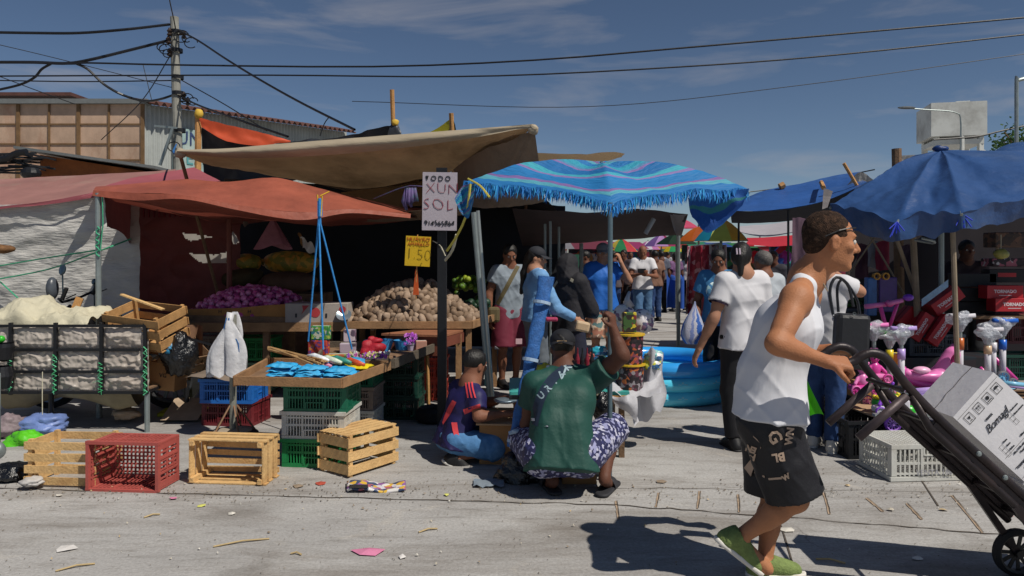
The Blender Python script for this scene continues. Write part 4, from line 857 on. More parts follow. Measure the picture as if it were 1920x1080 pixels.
# items on rear tray
def pic(loc,d,mat,name,label,cat,rz=0,parts=None):
    t=thing(name,label,cat,loc,(0,0,rz)); b=B(); b.rbox((0,0,d[2]/2),d,.006); b.out('carton',mat,t,world=False); b=B(); b.box((0,0,d[2]+.001),(d[0]*.9,d[1]*.2,.002)); b.out('flap_seam',paper,t,world=False); return t
pr1=MV('print_green',['3a8a2a','98a84a','2a6a7a','b8b8a8','2f7a3a','4a8a3a'],48); pr2=MV('print_red',['b23a2a','5a3a7a','c8803a','b8422a','6a2a5a','a83a3a'],52); pr3=MV('print_grey',['8a7a88','4a404c','a89aa8','6a5a66'],24); pr4=MV('print_yel',['c8b42a','7a8a3a','a0522a','3a5a3a'],30)
pic((P(598,0,6.5).x,6.5,.615),(.17,.08,.13),pr2,'printed_box','red and purple printed box lower behind the sticks','box',-.1)
pic((P(602,0,6.5).x,6.5,.75),(.16,.07,.12),pr1,'printed_box','green printed picture box on the red printed box','box',-.05)
pic((P(652,0,6.6).x,6.62,.615),(.14,.1,.09),pr3,'printed_box','grey printed box right of the red printed box','box',.1)
pic((P(656,0,6.7).x,6.7,.707),(.1,.08,.11),MV('print_mauve',['9a8a98','5a4a5c','c0b0b8','7a5a70'],30),'printed_box','small mauve printed box standing on the grey box','box',0)
pic((P(640,0,6.2).x,6.2,.615),(.22,.12,.05),pr4,'printed_box','flat yellow and orange printed pack on the rear tray','box',.1)
b=B(); b.lathe((P(710,0,6.75).x,6.75,.615),[(.10,0),(.13,.10),(.135,.1),(.105,.005)],20); b.out('plastic_basin',M('sky_blue_plastic','3f8fc8',.4,.1),None,'larger sky blue plastic basin behind the red cloth','basin'); b=B(); b.lathe((P(755,0,6.85).x,6.85,.615),[(.06,0),(.08,.09),(.085,.09),(.065,.005)],16); b.out('plastic_basin',M('sky_blue_plastic','3f8fc8',.4,.1),None,'smaller sky blue basin left of the violet flower pot','basin')
b=B(); b.ell((P(697,0,6.5).x,6.5,.66),(.105,.08,.075),jit=.5,n=24,m=16); b.ell((P(700,0,6.5).x,6.52,.73),(.06,.05,.04),jit=.6,n=18,m=12); b.out('red_bundle',M('red_cloth','a01c2c',.6,.2,20,.6,40),None,'crumpled red cloth bundle on the rear tray','bundle',smooth=True)
def flowers(c,r,n_,cols,label,zr=.04):
    t=thing('flower_bunch',label,'flowers',c); rr=random.Random(int(c[0]*1000)); 
    for cl in cols:
        b=B()
        for i in range(n_):
            q=Vector((rr.uniform(-r,r),rr.uniform(-.05,.05),rr.uniform(.01,zr))); 
            for k in range(5):
                a=k*1.257+rr.random(); d=Vector((math.cos(a)*.012,math.sin(a)*.006,math.sin(a)*.012)); s=Vector((-math.sin(a)*.006,0,math.cos(a)*.006)); b.add([q,q+d+s,q+d*1.5,q+d-s],[(0,1,2,3)])
        b.out('petals',M('pet'+cl,cl,.6,.2,30),t,world=False)
    b=B()
    for i in range(n_):
        q=Vector((rr.uniform(-r,r),rr.uniform(-.05,.05),0)); b.tube([q,q+Vector((rr.uniform(-.02,.02),0,rr.uniform(.02,zr)))],.003,4)
    b.out('stems',M('stem_green','2f5a2a',.6),t,world=False)
flowers((P(690,0,6.1).x,6.08,.615),.17,26,['b24a9a','c8c070','8a3ab0','2f6a3a','d8d8d0'],'row of pink and white artificial flowers on the rear tray',.075)
flowers((P(772,0,6.85).x,6.8,.66),.05,14,['a03ab8','c070c8'],'small violet flower pot at right of the rear tray',.11)
b=B(); b.lathe((P(772,0,6.85).x,6.8,.615),[(.03,0),(.045,.06),(.05,.06)],12,cap=True); b.out('flower_pot',M('pale_violet_pot','b8b0c8',.5),None,'pale pot under the violet flowers','pot')
pic((P(792,0,6.9).x,6.8,.615),(.1,.08,.09),M('salmon_box','a87a6a',.7),'small_box','small salmon box at the far right of the rear tray','box',.2)
# hanging rope scale
b=B(); tp=P(600,372,6.2)
for (x,y,Y) in ((578,640,6.3),(606,655,6.0),(660,655,6.3)):
    e=P(x,y,Y); b.tube([tp+Vector((random.uniform(-.01,.01),0,0)),lerp(tp,P(598+(x-600)*.05,420,6.2),1),e],.008,6)
b.tube([tp,tp+Vector((0,0,-.15))],.022,6); b.out('scale_ropes',M('sky_blue_rope','2f7fc0',.8,.3,60),None,'three long blue ropes hanging from the canopy to the rear tray','ropes')
b=B(); b.tube([tp+Vector((-.02,-.01,.03)),tp+Vector((-.015,-.01,-.02))],.007,5); b.tube([tp+Vector((.02,-.01,.02)),tp+Vector((.01,-.01,-.15))],.007,5); b.tube([tp+Vector((0,0,.02)),tp+Vector((0,.3,.08))],.006,5); b.out('rope_hooks',M('yellow_hook','c8a028',.5),None,'yellow hooks holding the blue ropes under the orange canopy','hook')
# ================================================================= umbrella stand with white bags
t=thing('umbrella_stand','metal umbrella stand with tyre base left of the front tray','umbrella stand',(P(437,0,6.1).x,6.1,0))
pp=P(437,0,6.1).x; b=B(); b.tube([(pp,6.1,.03),(pp,6.1,1.0)],.028,12); b.out('tube',M('dull_tube','8f9086',.5,.2,10,metal=.3,dirt='6a5a48',dirta=.5),t)
b=B(); b.lathe((pp,6.1,0),[(.05,.05),(.17,.055),(.2,.03),(.19,0)],28); b.out('tyre_base',M('tyre_rubber','1d1e21',.7,.2,10),t,smooth=True)
b=B(); b.lathe((pp,6.1,0),[(0.0,.07),(.1,.068),(.165,.05)],20); b.out('cement_fill',M('dusty_cement','9a8d7c',.9,.15,10),t,smooth=True)
b=B()
for k in range(5): a=k*1.256+.3; b.tube([(pp+.17*math.cos(a),6.1+.17*math.sin(a),.05),(pp+.028*math.cos(a),6.1+.028*math.sin(a),.26)],.008,5)
b.out('brace_rods',M('rusty_rod','8a6a52',.7,metal=.3),t)
whb=M('white_bag_plastic','d3d3d6',.4,.05,12,.4,18,trans=.2,dist=.03)
for i,(dx,w_,h0,h1,Y,lb) in enumerate(((-.09,.13,.82,.53,6.0,'left'),(.06,.15,.86,.53,6.0,'front right'),(-.01,.12,.92,.62,6.14,'rear'))):
    def fn(u,v,s=1):
        a=u*2*PI; wdt=lerp(.02,w_*.55,min(1,v*2.2)**.7)*(1+.22*math.sin(3*a+i)+.12*mnoise.noise(Vector((a,v*3,i)))); x=pp+dx*min(1,v*1.6)+math.cos(a)*wdt; return Vector((x,Y-.035*v+math.sin(a)*wdt*.35,lerp(h0+.1,h1+.025*math.sin(a*2+i),v)))
    b=B(); b.grid(fn,32,12); b.out('plastic_bag',whb,None,'white plastic carrier bag hanging '+{'left':'at the left','front right':'front right','rear':'behind'}[lb]+' on the umbrella stand','bag','white bags on the umbrella stand',smooth=True)
b=B(); b.tube([(pp,6.05,1.02),(pp-.01,6.04,.95),(pp+.03,6.03,.86)],[.03,.03,.05],10); b.out('bag_top_knot',whb,None,'twisted top of the white bags over the stand tube','bag knot',smooth=True)
b=B(); b.tube(curve([Vector((pp-.02,6.02,.98)),Vector((pp-.03,5.99,.88)),Vector((pp+.03,5.99,.84)),Vector((pp+.09,5.97,.78)),Vector((pp+.1,5.97,.6))],12),.005,4); b.tube([(pp+.0,6.01,.98),(pp+.005,6.0,.85)],.005,4); b.out('blue_string',rope_b,None,'blue string binding the white bags','string')
# ================================================================= onion table and potatoes
t=thing('onion_table','long plank table with a boarded onion tray under the orange canopy','table',(P(450,0,7.8).x,7.8,0))
b=B(); x0=P(345,0,7.5).x; x1=P(655,0,7.5).x
for i in range(5): b.box(((x0+x1)/2,7.55+i*.2,.765-.002*(i%2)),(x1-x0,.19,.025))
b.out('table_top',trw,t)
b=B(); b.beam((x0,7.45,.76),(x1,7.45,.77),.03,.09); b.out('front_rail',trw,t)
for xx in (x0+.06,(x0+x1)/2,x1-.05):
    for yy in (7.5,8.4): b=B(); b.box((xx,yy,.375),(.06,.06,.75)); b.out('leg',woodd,t)
xa=P(350,0,7.5).x; xb=P(540,0,7.5).x; ob=M('tray_board','a8763f',.75,.2,5,.3,60,dirt='6f4a2a',dirta=.5)
b=B(); b.prism([Vector((xa,7.5,.87)),Vector((xb,7.5,.80)),Vector((xb,7.5,.99)),Vector((lerp(xa,xb,.8),7.5,.98)),Vector((lerp(xa,xb,.5),7.5,.95)),Vector((xa,7.5,.94))],(0,.02,0)); b.out('onion_board',ob,t)
b=B(); b.beam((xa,7.49,.85),(xb,7.49,.83),.02,.06); b.beam((xa,7.47,.80),(xb,7.48,.79),.02,.04); b.beam((xb,7.5,.89),(xb,8.4,.92),.02,.2); b.out('onion_box_side',woodd,t)
for xx in (lerp(xa,xb,.33),lerp(xa,xb,.62)): 
    m_=text('H',.05,frame((xx,7.497,.915),(1,0,0),(0,0,1)),dark_ink,t)
def heap(cx,cy,rx,ry,z0,hh,name,n_,rad,mats,label,group,corelabel,coremat,seed,asp=(1,.8,.75),skew=0,power=1.4):
    rr=random.Random(seed); cat=name.split('_')[-1]
    def zf(x,y): 
        q=((x-cx)/rx)**2+((y-cy)/ry)**2; return z0+hh*max(0,1-q**(power/2))*(1+.12*mnoise.noise(Vector((x*4,y*4,seed))))
    b=B()
    b.grid(lambda u,v:(lambda rr_,a:(lambda x,y:Vector((x,y,zf(x,y)-rad*.9)))(cx+rr_*rx*math.cos(a),cy+rr_*ry*math.sin(a)))(u,v*2*PI),12,36); b.out(corelabel[0],coremat,None,corelabel[1],corelabel[2],kind='stuff',smooth=True)
    protos=[]
    for k in range(3):
        b=B(); b.ell((0,0,0),(rad*asp[0],rad*asp[1],rad*asp[2]),n=10,m=7,jit=.38 if asp[0]!=asp[1] else .05); b.v=[(v[0]+.1*k*v[0]*abs(v[1])/rad,v[1]*(1-.08*k),v[2]) for v in b.v]; 
        if name=='red_onion': b.tube([(rad*.0,0,rad*.7),(rad*.03,0,rad*1.25)],[rad*.18,rad*.08],5)
        for mt in mats: protos.append((b,mt))
    meshes=[]
    for b,mt in protos:
        o=b.out(name,mt,None,world=False,smooth=True); meshes.append(o.data); bpy.data.objects.remove(o)
    pts=[];tries=0
    while len(pts)<n_ and tries<n_*60:
        tries+=1; a=rr.uniform(0,2*PI); q=rr.random()**.5; x=cx+q*rx*math.cos(a); y=cy+q*ry*math.sin(a)*1
        if y>cy+ry*.45: continue
        z=zf(x,y); p=Vector((x,y,z))
        if any((p-o_).length<rad*1.05 for o_ in pts): continue
        pts.append(p)
    for p in pts:
        o=bpy.data.objects.new(name,rr.choice(meshes)); C.objects.link(o); o.location=p+Vector((0,0,rr.uniform(-.2,.3)*rad)); o.rotation_euler=(rr.uniform(0,6),rr.uniform(0,6),rr.uniform(0,6)) if name!='red_onion' else (rr.gauss(0,.9),rr.gauss(0,.9),rr.uniform(0,6)); s=rr.uniform(.8,1.2); o.scale=(s,s,s*rr.uniform(.9,1.1)); tag(o,label,cat,group)
on=[M('red_onion_a','c2528e',.3,.25,30,dirt='d8a4c0',dirta=.5),M('red_onion_b','d67cac',.3,.25,30,dirt='e4c0d0',dirta=.5),M('red_onion_c','9c3c76',.3,.25,30)]
heap(P(468,0,7.9).x,8.02,.66,.52,.86,.27,'red_onion',285,.031,on,'small red onion in the heap on the boarded tray','red onions in the tray',('onion_heap_core','deeper red onions filling the middle of the onion heap','onions'),M('onion_core','8a3a68',.7,.5,40,1,60),4,asp=(1,1,.95),power=2.2)
po=[M('potato_a','8c7764',.75,.25,14,.4,60,dirt='6a5442',dirta=.7),M('potato_b','9a8572',.75,.25,14,.4,60,dirt='7a624c',dirta=.7),M('potato_c','76614e',.75,.25,14,.4,60,dirt='574434',dirta=.6)]
t=thing('potato_table','plank table piled with potatoes with a lower brown front bench','table',(P(780,0,7.8).x,7.8,0))
x0=P(655,0,7.4).x; x1=P(885,0,7.4).x
b=B()
for i in range(6): b.box(((x0+x1)/2+.02*i,7.4+i*.2,.80-.002*(i%2)),(x1-x0+.05*i,.19,.025))
b.out('table_top',trw,t); b=B(); b.beam((x0,7.3,.80),(x1,7.3,.80),.03,.07); b.out('front_rail',trw,t)
b=B(); b.beam((x1,7.3,.80),(x1+.28,8.5,.80),.03,.07); b.out('side_rail',trw,t)
for xx,yy in ((x0+.05,7.35),(x1-.03,7.35),(x1+.2,8.4),(x0+.05,8.4)): b=B(); b.box((xx,yy,.39),(.055,.055,.78)); b.out('leg',trw,t)
a=P(725,632,6.9);c=P(838,632,6.8); bz=.735
b=B(); b.prism([Vector((P(715,0,6.95).x,6.95,bz)),Vector((P(833,0,6.85).x,6.8,bz)),Vector((P(868,0,7.25).x,7.28,bz)),Vector((P(775,0,7.28).x,7.28,bz))],(0,0,.02)); b.out('bench_top',M('brown_board','8a5a40',.7,.2,5,.3,60),t)
b=B(); b.beam((P(722,0,6.97).x,6.97,bz-.09),(P(832,0,6.86).x,6.84,bz-.09),.02,.17); b.beam((P(834,0,6.86).x,6.84,bz-.05),(P(868,0,7.25).x,7.27,bz-.05),.02,.09); b.out('bench_front',M('red_brown_board','6f3c2c',.7,.2,5,.3,60),t)
for (px,Y) in ((862,7.2),(858,7.35),(880,7.6)): b=B(); b.box((P(px,0,Y).x,Y,.36),(.035,.035,.72)); b.out('leg',trw,t)
heap(P(775,0,7.95).x,7.98,.70,.66,.80,.40,'potato',290,.052,po,'brown potato in the big heap on the plank table','potatoes on the table',('potato_heap_core','deeper potatoes filling the middle of the potato heap','potatoes'),M('potato_core','7d6a58',.9,.5,30,1,50),9,asp=(1.22,.8,.7),power=1.5)
plastic_crate(.36,.3,.22,M('red_crate','b8402f',.5),'bright red crate under the potato bench',(P(805,0,7.7).x,7.75,0)); plastic_crate(.36,.3,.22,M('red_crate','b8402f',.5),'second red crate stacked under the potato bench',(P(805,0,7.7).x,7.75,.215)); pic((P(822,0,7.4).x,7.5,.48),(.16,.1,.17),M('coral_box','d0624a',.6),'small_box','coral red box in the sun below the potato bench','box',.1)
# vegetables at right of potatoes
def blobs(name,label,cat,c,r,n_,rad,cols,seed,asp=(1,1,1)):
    rr=random.Random(seed); t=thing(name,label,cat,c)
    for cl in cols:
        b=B()
        for i in range(n_//len(cols)): b.ell((rr.uniform(-r[0],r[0]),rr.uniform(-r[1],r[1]),r[2]*(1-abs(rr.gauss(0,.4)))),(rad*asp[0],rad*asp[1],rad*asp[2]),n=8,m=6)
        b.out(name.split('_')[0]+'_fruit',M('fr'+cl,cl,.5,.3,20),t,world=False,smooth=True)
    return t
tag(blobs('lime_heap','heap of yellow green limes behind the pipe pole','fruit',(P(880,0,8.6).x,8.6,1.0),(.16,.2,.22),60,.035,['5a7a1a','8a9a2a','3f5a18'],1),kind='stuff'); tag(blobs('dark_greens','dark green leafy heap beside the potatoes','greens',(P(885,0,8.2).x,8.3,.84),(.2,.12,.12),40,.045,['16321f','203c2c'],2),kind='stuff')
# inner stall goods: net sacks
def sack(px,py,Y,rx,rz,mat,label,rot=0,name='net_sack'):
    b=B(); p=P(px,py,Y); rm=Matrix.Rotation(rot,3,'Y'); b.ell((0,0,0),(rx,.2,rz),n=28,m=16,jit=.12); b.v=[tuple(rm@Vector((v[0]*(1.0),v[1],math.copysign(abs(v[2]/rz)**.8*rz,v[2])))+p) for v in b.v]; t=thing(name,label,'sack',p-Vector((0,0,rz))); b.out('bag',mat,t,smooth=True); b=B(); e=p+rm@Vector((-rx*.98,0,0)); b.tube([e,e+rm@Vector((-.1,0,.02))],[.05,.02],8); b.out('tied_end',mat,t); return t
orn=MV('orange_net',['b8862e','c89838','7a7228','d0903a','8a8030'],16); brn=M('brown_sack','5f473a',.85,.3,6,.5,30)
sack(548,492,9.6,.36,.15,orn,'net sack full of oranges lying on top at the back of the stall'); sack(465,492,9.4,.17,.11,orn,'small net sack of oranges left of the big orange net')
sack(455,520,9.3,.27,.12,M('olive_sack','463c26',.85,.3,6,.5,30),'olive sack lying under the small orange net',-.15); sack(545,528,9.3,.36,.13,brn,'dark brown sack lying under the big orange net')
b=B(); b.box((P(505,0,9.5).x,9.5,.5),(1.5,.5,1.0)); b.out('sack_shelf',woodd,None,'dark shelf carrying the sacks at the back of the stall','shelf')
pk=M('pink_sheer_plastic','a8707c',.5,.15,8,.4,14,trans=.35,dist=.03)
b=B(); q=P(512,412,8.2); b.grid(lambda u,v: Vector((q.x+math.cos(u*2*PI)*(.02+.17*v)*(1+.15*math.sin(u*25)),q.y+math.sin(u*2*PI)*(.02+.08*v),q.z-.30*v-.03*v*math.sin(u*13))),40,10); b.out('hanging_net',pk,None,'pink cone shaped plastic bag hanging over the onions','bag',smooth=True)
for (px,py,Y,w_,h_,cl,lb,tw) in ((437,445,8.3,.05,.1,'c8c8cc','white scrap of paper hanging left of the pink cone bag',.3),(575,455,8.2,.15,.12,'b9b4b0','crumpled white paper sheet hanging right of the pink cone bag',.5),(562,448,8.25,.05,.11,'8a6238','brown paper scrap hanging next to the white paper',.2),(455,412,8.4,.05,.12,'6a5a50','garlic string hanging under the orange canopy',.2)):
    b=B(); q=P(px,py,Y); b.grid(lambda u,v: q+Vector(((u-.5)*w_+.03*v,.04*math.sin(u*5+v*3),(.5-v)*h_-u*w_*tw+.02*math.sin(u*9))),8,6); b.out('hanging_paper',M('hp'+cl,cl,.7,.1),None,lb,'paper scrap',smooth=True)
# printed banana box on the onion table
t=thing('fruit_box','white fruit carton with red fruit print beside the onions','box',(P(595,0,7.5).x,7.6,.80),(0,0,R(1)))
b=B(); b.rbox((0,0,.1),(.62,.3,.20),.004); b.out('carton',M('white_carton','a39a92',.8,.12,4,dirt='7d7066',dirta=.4),t,world=False)
rd=M('red_print','a8383c',.7,.2)
for (x,z,r) in ((-.01,.11,.05),(.26,.14,.035)): b=B(); b.lathe((x,-.153,z),[(0,0),(r,.0)],14,axis=Vector((0,-1,0))); b.out('red_fruit_print',rd,t,world=False)
b=B(); b.prism([(-.14,-.153,.18),(-.07,-.153,.18),(-.15,-.153,.09),(-.13,-.153,.13)],(0,-.001,0)); b.out('red_mark',rd,t,world=False)
for x in (-.2,.1): b=B(); b.box((x,-.1535,.08),(.018,.002,.04)); b.out('hand_hole',dark_ink,t,world=False)
text('|| 7/7',.05,frame((-.05,-.153,.035),(1,0,0),(0,0,1)),dark_ink,t)
b=B(); b.lathe((P(647,0,7.5).x,7.45,.87),[(0,0),(.06,.01),(.075,.03),(.0,.0)],20,axis=Vector((.1,-.7,.7))); b.out('scale_pan',M('scale_metal','8fa0ac',.3,metal=.6),None,'shiny round scale pan at the left edge of the potatoes','scale pan')
# ================================================================= signs
t=thing('sign_post','black square post carrying the white hand lettered board','post',(P(828,0,6.35).x,6.35,0))
b=B(); b.box((P(829,0,6.35).x,6.35,1.02),(.075,.075,2.05)); b.out('post_shaft',black,t); b=B(); b.box((P(828,0,6.3).x,6.32,P(0,330,6.3).z+.02),(.09,.05,.1)); b.out('top_block',black,t)
t=thing('white_sign','white hand lettered board reading todo x un sol on black post','sign',P(825,432,6.22))
a,c=P(792,323,6.25),P(857,432,6.25); cx,cz=(a.x+c.x)/2,(a.z+c.z)/2; b=B(); b.box((cx,6.25,cz),(c.x-a.x,.006,a.z-c.z),Matrix.Rotation(R(.8),3,'Y')); b.out('board',M('sign_white','a79fa8',.7,.05,4),t)
fx=lambda px,py: frame(P(px,py,6.243),(1,0,-.02),(0,0,1))
text('TODO',.062,fx(821,335),dark_ink,t,jit=.004,spacing=1.35,offset=-.006); text('XUN',.125,fx(829,354),red_ink,t,jit=.03,spacing=1.05,offset=-.004); 0
text('SOL',.135,fx(822,384),red_ink,t,jit=.05,spacing=1.15,offset=-.004); text('914565864',.06,fx(824,419),dark_ink,t,jit=.015,spacing=.95,offset=-.006)
t=thing('yellow_sign','yellow price card reading 1.50 above the potatoes','sign',P(780,555,7.3))
b=B(); a,c=P(760,443,7.3),P(807,499,7.3); b.box(((a.x+c.x)/2,7.3,(a.z+c.z)/2),(c.x-a.x,.005,a.z-c.z),Matrix.Rotation(R(3),3,'Y')); b.out('card',M('yellow_card','c9a51c',.6,.05),t)
og=M('orange_ink','b0561c',.6); fy=lambda px,py: frame(P(px,py,7.292),(1,0,-.05),(0,0,1)); text('HUAYRO',.055,fy(785,449),og,t,jit=.02); text('AMARILLO',.045,fy(785,458),og,t,jit=.02); text('1.50',.16,fy(785,477),M('brown_ink','5c4a14',.6),t,jit=.03,offset=-.006,spacing=.95)
b=B(); b.prism([P(774,553,7.32),P(785,553,7.32),P(782,505,7.32),P(779,505,7.32)],(0,.03,0)); b.out('stake',M('orange_stake','b8501f',.6),t); b=B(); b.tube([P(780,560,7.33),P(783,440,7.31)],.006,5); b.out('stick',wood,t)
b=B(); 
for k,(x,cl) in enumerate(((762,0),(768,1),(773,0),(778,1))): 
    q=P(x,352,6.6); b.tube([q,q+Vector((.01*k-.02,0,-.12)),q+Vector((.02*math.sin(k*2),.01,-.2+.03*k))],[.012,.028,.012],6)
b.tube(curve(PP([(700,373,7),(760,350,6.6),(795,350,6.4)]),5),.005,4); b.out('rag_bundle',M('violet_rag','5a4a78',.7,.4,20,dirt='3a8a7a',dirta=.8),None,'bundle of violet and green rags tied left of the white sign','rags',smooth=True)
b=B(); b.tube(curve(PP([(856,440,5.8),(848,470,5.9),(835,488,6.1)]),6),.012,5); b.tube(curve(PP([(835,480,6.1),(825,460,6.2),(812,452,7.2)]),5),.005,4); b.out('pale_twine',rope_w,None,'pale twine knot between sign post and fringed umbrella','twine')
# ================================================================= cart with sacks (far left)
t=thing('sack_cart','black pipe frame cart lined with grey plastic sheeting','cart',(P(130,0,6.5).x,6.5,0)); YC=6.25; b=B()
X=lambda px:P(px,0,YC).x; Z=lambda py:P(0,py,YC).z
for py,xe in ((611,270),(656,262),(697,270),(736,278)): b.beam((X(-60),YC,Z(py)),(X(xe),YC,Z(py)),.022)
for px in (20,104,190,272): b.beam((X(px),YC+.003,Z(605)),(X(px),YC+.003,Z(740)),.026)
b.beam((X(270),YC,Z(611)),(X(350),YC+.5,Z(660)),.02)
for y2 in (YC+.85,):
    b.beam((X(-60),y2,Z(620)),(X(272),y2,Z(620)),.022); b.beam((X(-60),y2,Z(736)),(X(278),y2,Z(736)),.022)
for px in (-60,272): b.beam((X(px),YC,Z(736)),(X(px),YC+.85,Z(736)),.022); b.beam((X(px),YC,Z(611)),(X(px),YC+.85,Z(615)),.022)
b.out('frame',black,t)
for px,Y in ((96,YC+.1),(276,YC+.02),(350,YC+.6),(-30,YC+.2)): b=B(); b.tube([(P(px,0,Y).x,Y,0),(P(px,0,Y).x,Y,Z(736))],.022,8); b.out('leg',black if px!=276 else steel,t)
shp=M('grey_sheeting','b8afa6',.38,.1,3,.12,50,trans=.15,dirt='a08f80',dirta=.5,dist=.03,spec=.4)
cols=[-60,20,104,190,272]; rows=[613,654,697,734]
def shf(u,v):
    px=lerp(-60,276,u); py=lerp(609,737,v); k=sum(px>=c for c in cols[1:-1]); r=sum(py>=c for c in rows[1:-1])
    fu=(px-cols[k])/(cols[k+1]-cols[k]); fv=(py-rows[r])/(rows[r+1]-rows[r]); fv=min(max(fv,0),1); bul=(max(0,math.sin(PI*min(max(fu,0),1)))*max(0,math.sin(PI*fv)))**.6
    ph=mnoise.noise(Vector((k*3.1+1,r*5.7,2)))*4; g1=fu*5+fv*3.2*math.sin(ph*2)+ph+1.2*mnoise.noise(Vector((fu*2,fv*2,ph))); g2=fu*3-fv*4.5+ph*2+1.5*mnoise.noise(Vector((fu*3,fv*3,ph+4))); g3=fv*5+2.5*(fu-.5)**2*(1 if math.sin(ph)>0 else -1)+ph*3; fold=-.030*((1-abs(math.sin(g1)))**4+.8*(1-abs(math.sin(g2)))**5+.7*(1-abs(math.sin(g3)))**4)
    return Vector((X(px),YC+.03-.028*bul+fold*bul*.55+.006*mnoise.noise(Vector((px*.05,py*.1,5)))+.006*mnoise.noise(Vector((px*.14,py*.05,9)))+.01*mnoise.noise(Vector((px*.12,py*.12,1))),Z(py)-.012*bul*math.sin(fu*3+ph)))
b=B(); b.grid(shf,190,80); b.out('sheeting',shp,t,smooth=True)
gs=MV('green_lashing',['3fa06a','2f8a5a','5ab88a'],40)
for k,(px,y0,y1) in enumerate(((20,665,730),(104,665,735),(190,680,735),(274,650,740))):
    b=B(); rr=random.Random(k)
    b.tube([(X(px)+(.016 if i%2 else -.016),YC-.012-(.006 if i%3 else 0),Z(lerp(y0,y1,i/16))) for i in range(17)],.0055,5)
    for i in range(8): q=Vector((X(px)+rr.uniform(-.01,.01),YC-.02,Z(rr.uniform(y0,y1)))); b.tube([q,q+Vector((rr.gauss(0,.02),-.01,-.03))],.002,3)
    b.out('lashing',gs,t)
b=B(); b.grid(lambda u,v: Vector((X(lerp(-20,235,u)),YC+.05+.35*v+.02*math.sin(u*20),Z(738)-(.12+.05*math.sin(u*8+1))*math.sin(PI*v)-.02*mnoise.noise(Vector((u*9,v*4,0))))),40,12); b.out('sagging_cover',M('olive_canvas','8a8068',.8,.2,4,.6,12,dirt='5a5242',dirta=.6),t,smooth=True)
b=B(); b.box((X(105),YC+.45,Z(733)),(X(272)-X(-60),.8,.02)); b.out('cart_floor',woodd,t)
b=B(); b.tube([(X(88),YC-.06,Z(695)),(X(89),YC-.07,Z(735)),(X(88),YC-.06,Z(800))],.004,4); b.out('loose_cord',rope_w,t)
# white cloth bundle on cart
cw=M('cream_cloth','bdb7a0',.75,.1,4,.4,12,dirt='9a947c',dirta=.4,dist=.03)
def bun(u,v):
    px=lerp(-70,180,u); hgt=lerp(0,1,1)*(.22*math.exp(-((px-40)/62)**2)+.10*math.exp(-((px-150)/45)**2)+.03); a=PI*v
    return Vector((P(px,0,6.5).x,6.66-.30*math.cos(a)+.02*mnoise.noise(Vector((u*8,v*5,0))),Z(612)-.03+hgt*math.sin(a)**.7+.05*wr((u*5,v*4,1),1,1.8)))
b=B(); b.grid(bun,60,30); b.out('cloth_bundle',cw,None,'cream cloth bundle piled on top of the sack cart','cloth bundle',smooth=True)
# stacked broken crates, cardboard
wood_crate(.55,.36,.30,'broken wooden crate standing on the cart end',(P(272,0,6.45).x,6.52,P(0,645,6.45).z+.02),Matrix.Rotation(R(-14),3,'Z')@Matrix.Rotation(R(5),3,'Y')@Matrix.Rotation(R(16),3,'X'),ns=3,seed=5,mat=M('aged_crate_wood','b48a58',.75,.25,8,.3,80,dirt='6a4628',dirta=.6))
b=B(); q=P(265,575,6.6); b.beam(P(228,552,6.3),P(306,580,6.28),.05,.012); b.out('loose_slat',woodn,None,'loose slat lying across the broken crate','wood slat')
wood_crate(.4,.3,.22,'tilted grey crate behind the black bag at the cart end',(P(318,0,6.8).x,6.95,P(0,680,6.8).z),Matrix.Rotation(R(-20),3,'Z')@Matrix.Rotation(R(38),3,'Y'),ns=2,seed=6,mat=woodd)
t=thing('cardboard_box','open cardboard box marked VG under the broken crate','box',(P(312,0,6.6).x,6.6,P(0,728,6.6).z),(0,R(4),R(-6)))
b=B(); b.box((0,0,.12),(.26,.2,.24)); b.out('carton',cardb,t,world=False); b=B(); b.box((-.16,-.11,.23),(.1,.01,.16),Matrix.Rotation(R(25),3,'Y')); b.box((.1,-.12,.27),(.24,.01,.08),Matrix.Rotation(R(-30),3,'X')); b.out('box_flap',cardb,t,world=False)
text('VG',.05,wm(t)@frame((.02,-.103,.13),(1,0,0),(0,0,1)),dark_ink,t)
b=B(); b.grid(lambda u,v: P(lerp(345,388,u),lerp(610,680,v),7.0)+Vector((0,.1*math.sin(u*4)-.02,.0)),8,8); b.out('bent_cardboard',M('brown_card','7a5a44',.85,.15,6),None,'bent brown cardboard leaning behind the black bag','cardboard',smooth=True)
b=B(); b.box((P(298,0,6.7).x,6.75,P(0,642,6.7).z),(.2,.2,.2),Matrix.Rotation(R(10),3,'Y')); b.out('wooden_block',wood,None,'pale wooden box end below the broken crate','box')
def plbag(name,px,py,Y,r,mat,label,seed,cat='bag'):
    rr=random.Random(seed); c=P(px,py,Y); b=B()
    b.ell((0,0,0),(1,1,1),n=36,m=24); off=Vector((seed*3.1,seed*1.7,0)); vs=[]
    for v in b.v:
        v=Vector(v); k=1+.32*mnoise.noise(v*1.3+off)+.28*abs(mnoise.noise(v*3+off))+.12*abs(mnoise.noise(v*7+off))-.12; vs.append(tuple(Vector((v.x*r[0],v.y*r[1],max(v.z*r[2],-r[2]*.75)))*k+c))
    b.v=vs; return b.out(name,mat,None,label,cat,smooth=True)
bkp=M('black_bin_bag','101114',.28,.3,12,.8,30,spec=.7,dist=.02)
plbag('bin_bag',335,668,6.5,(.15,.14,.2),bkp,'black plastic bag hanging at the right end of the cart',1)
plbag('bin_bag',318,655,6.42,(.05,.05,.06),M('teal_plastic','2a6f94',.4,.2),'small teal bag in front of the black bag at the cart end',2)
plbag('bin_bag',20,888,4.95,(.13,.12,.07),bkp,'black plastic bag on the ground at the far left beside the wooden crate',3)
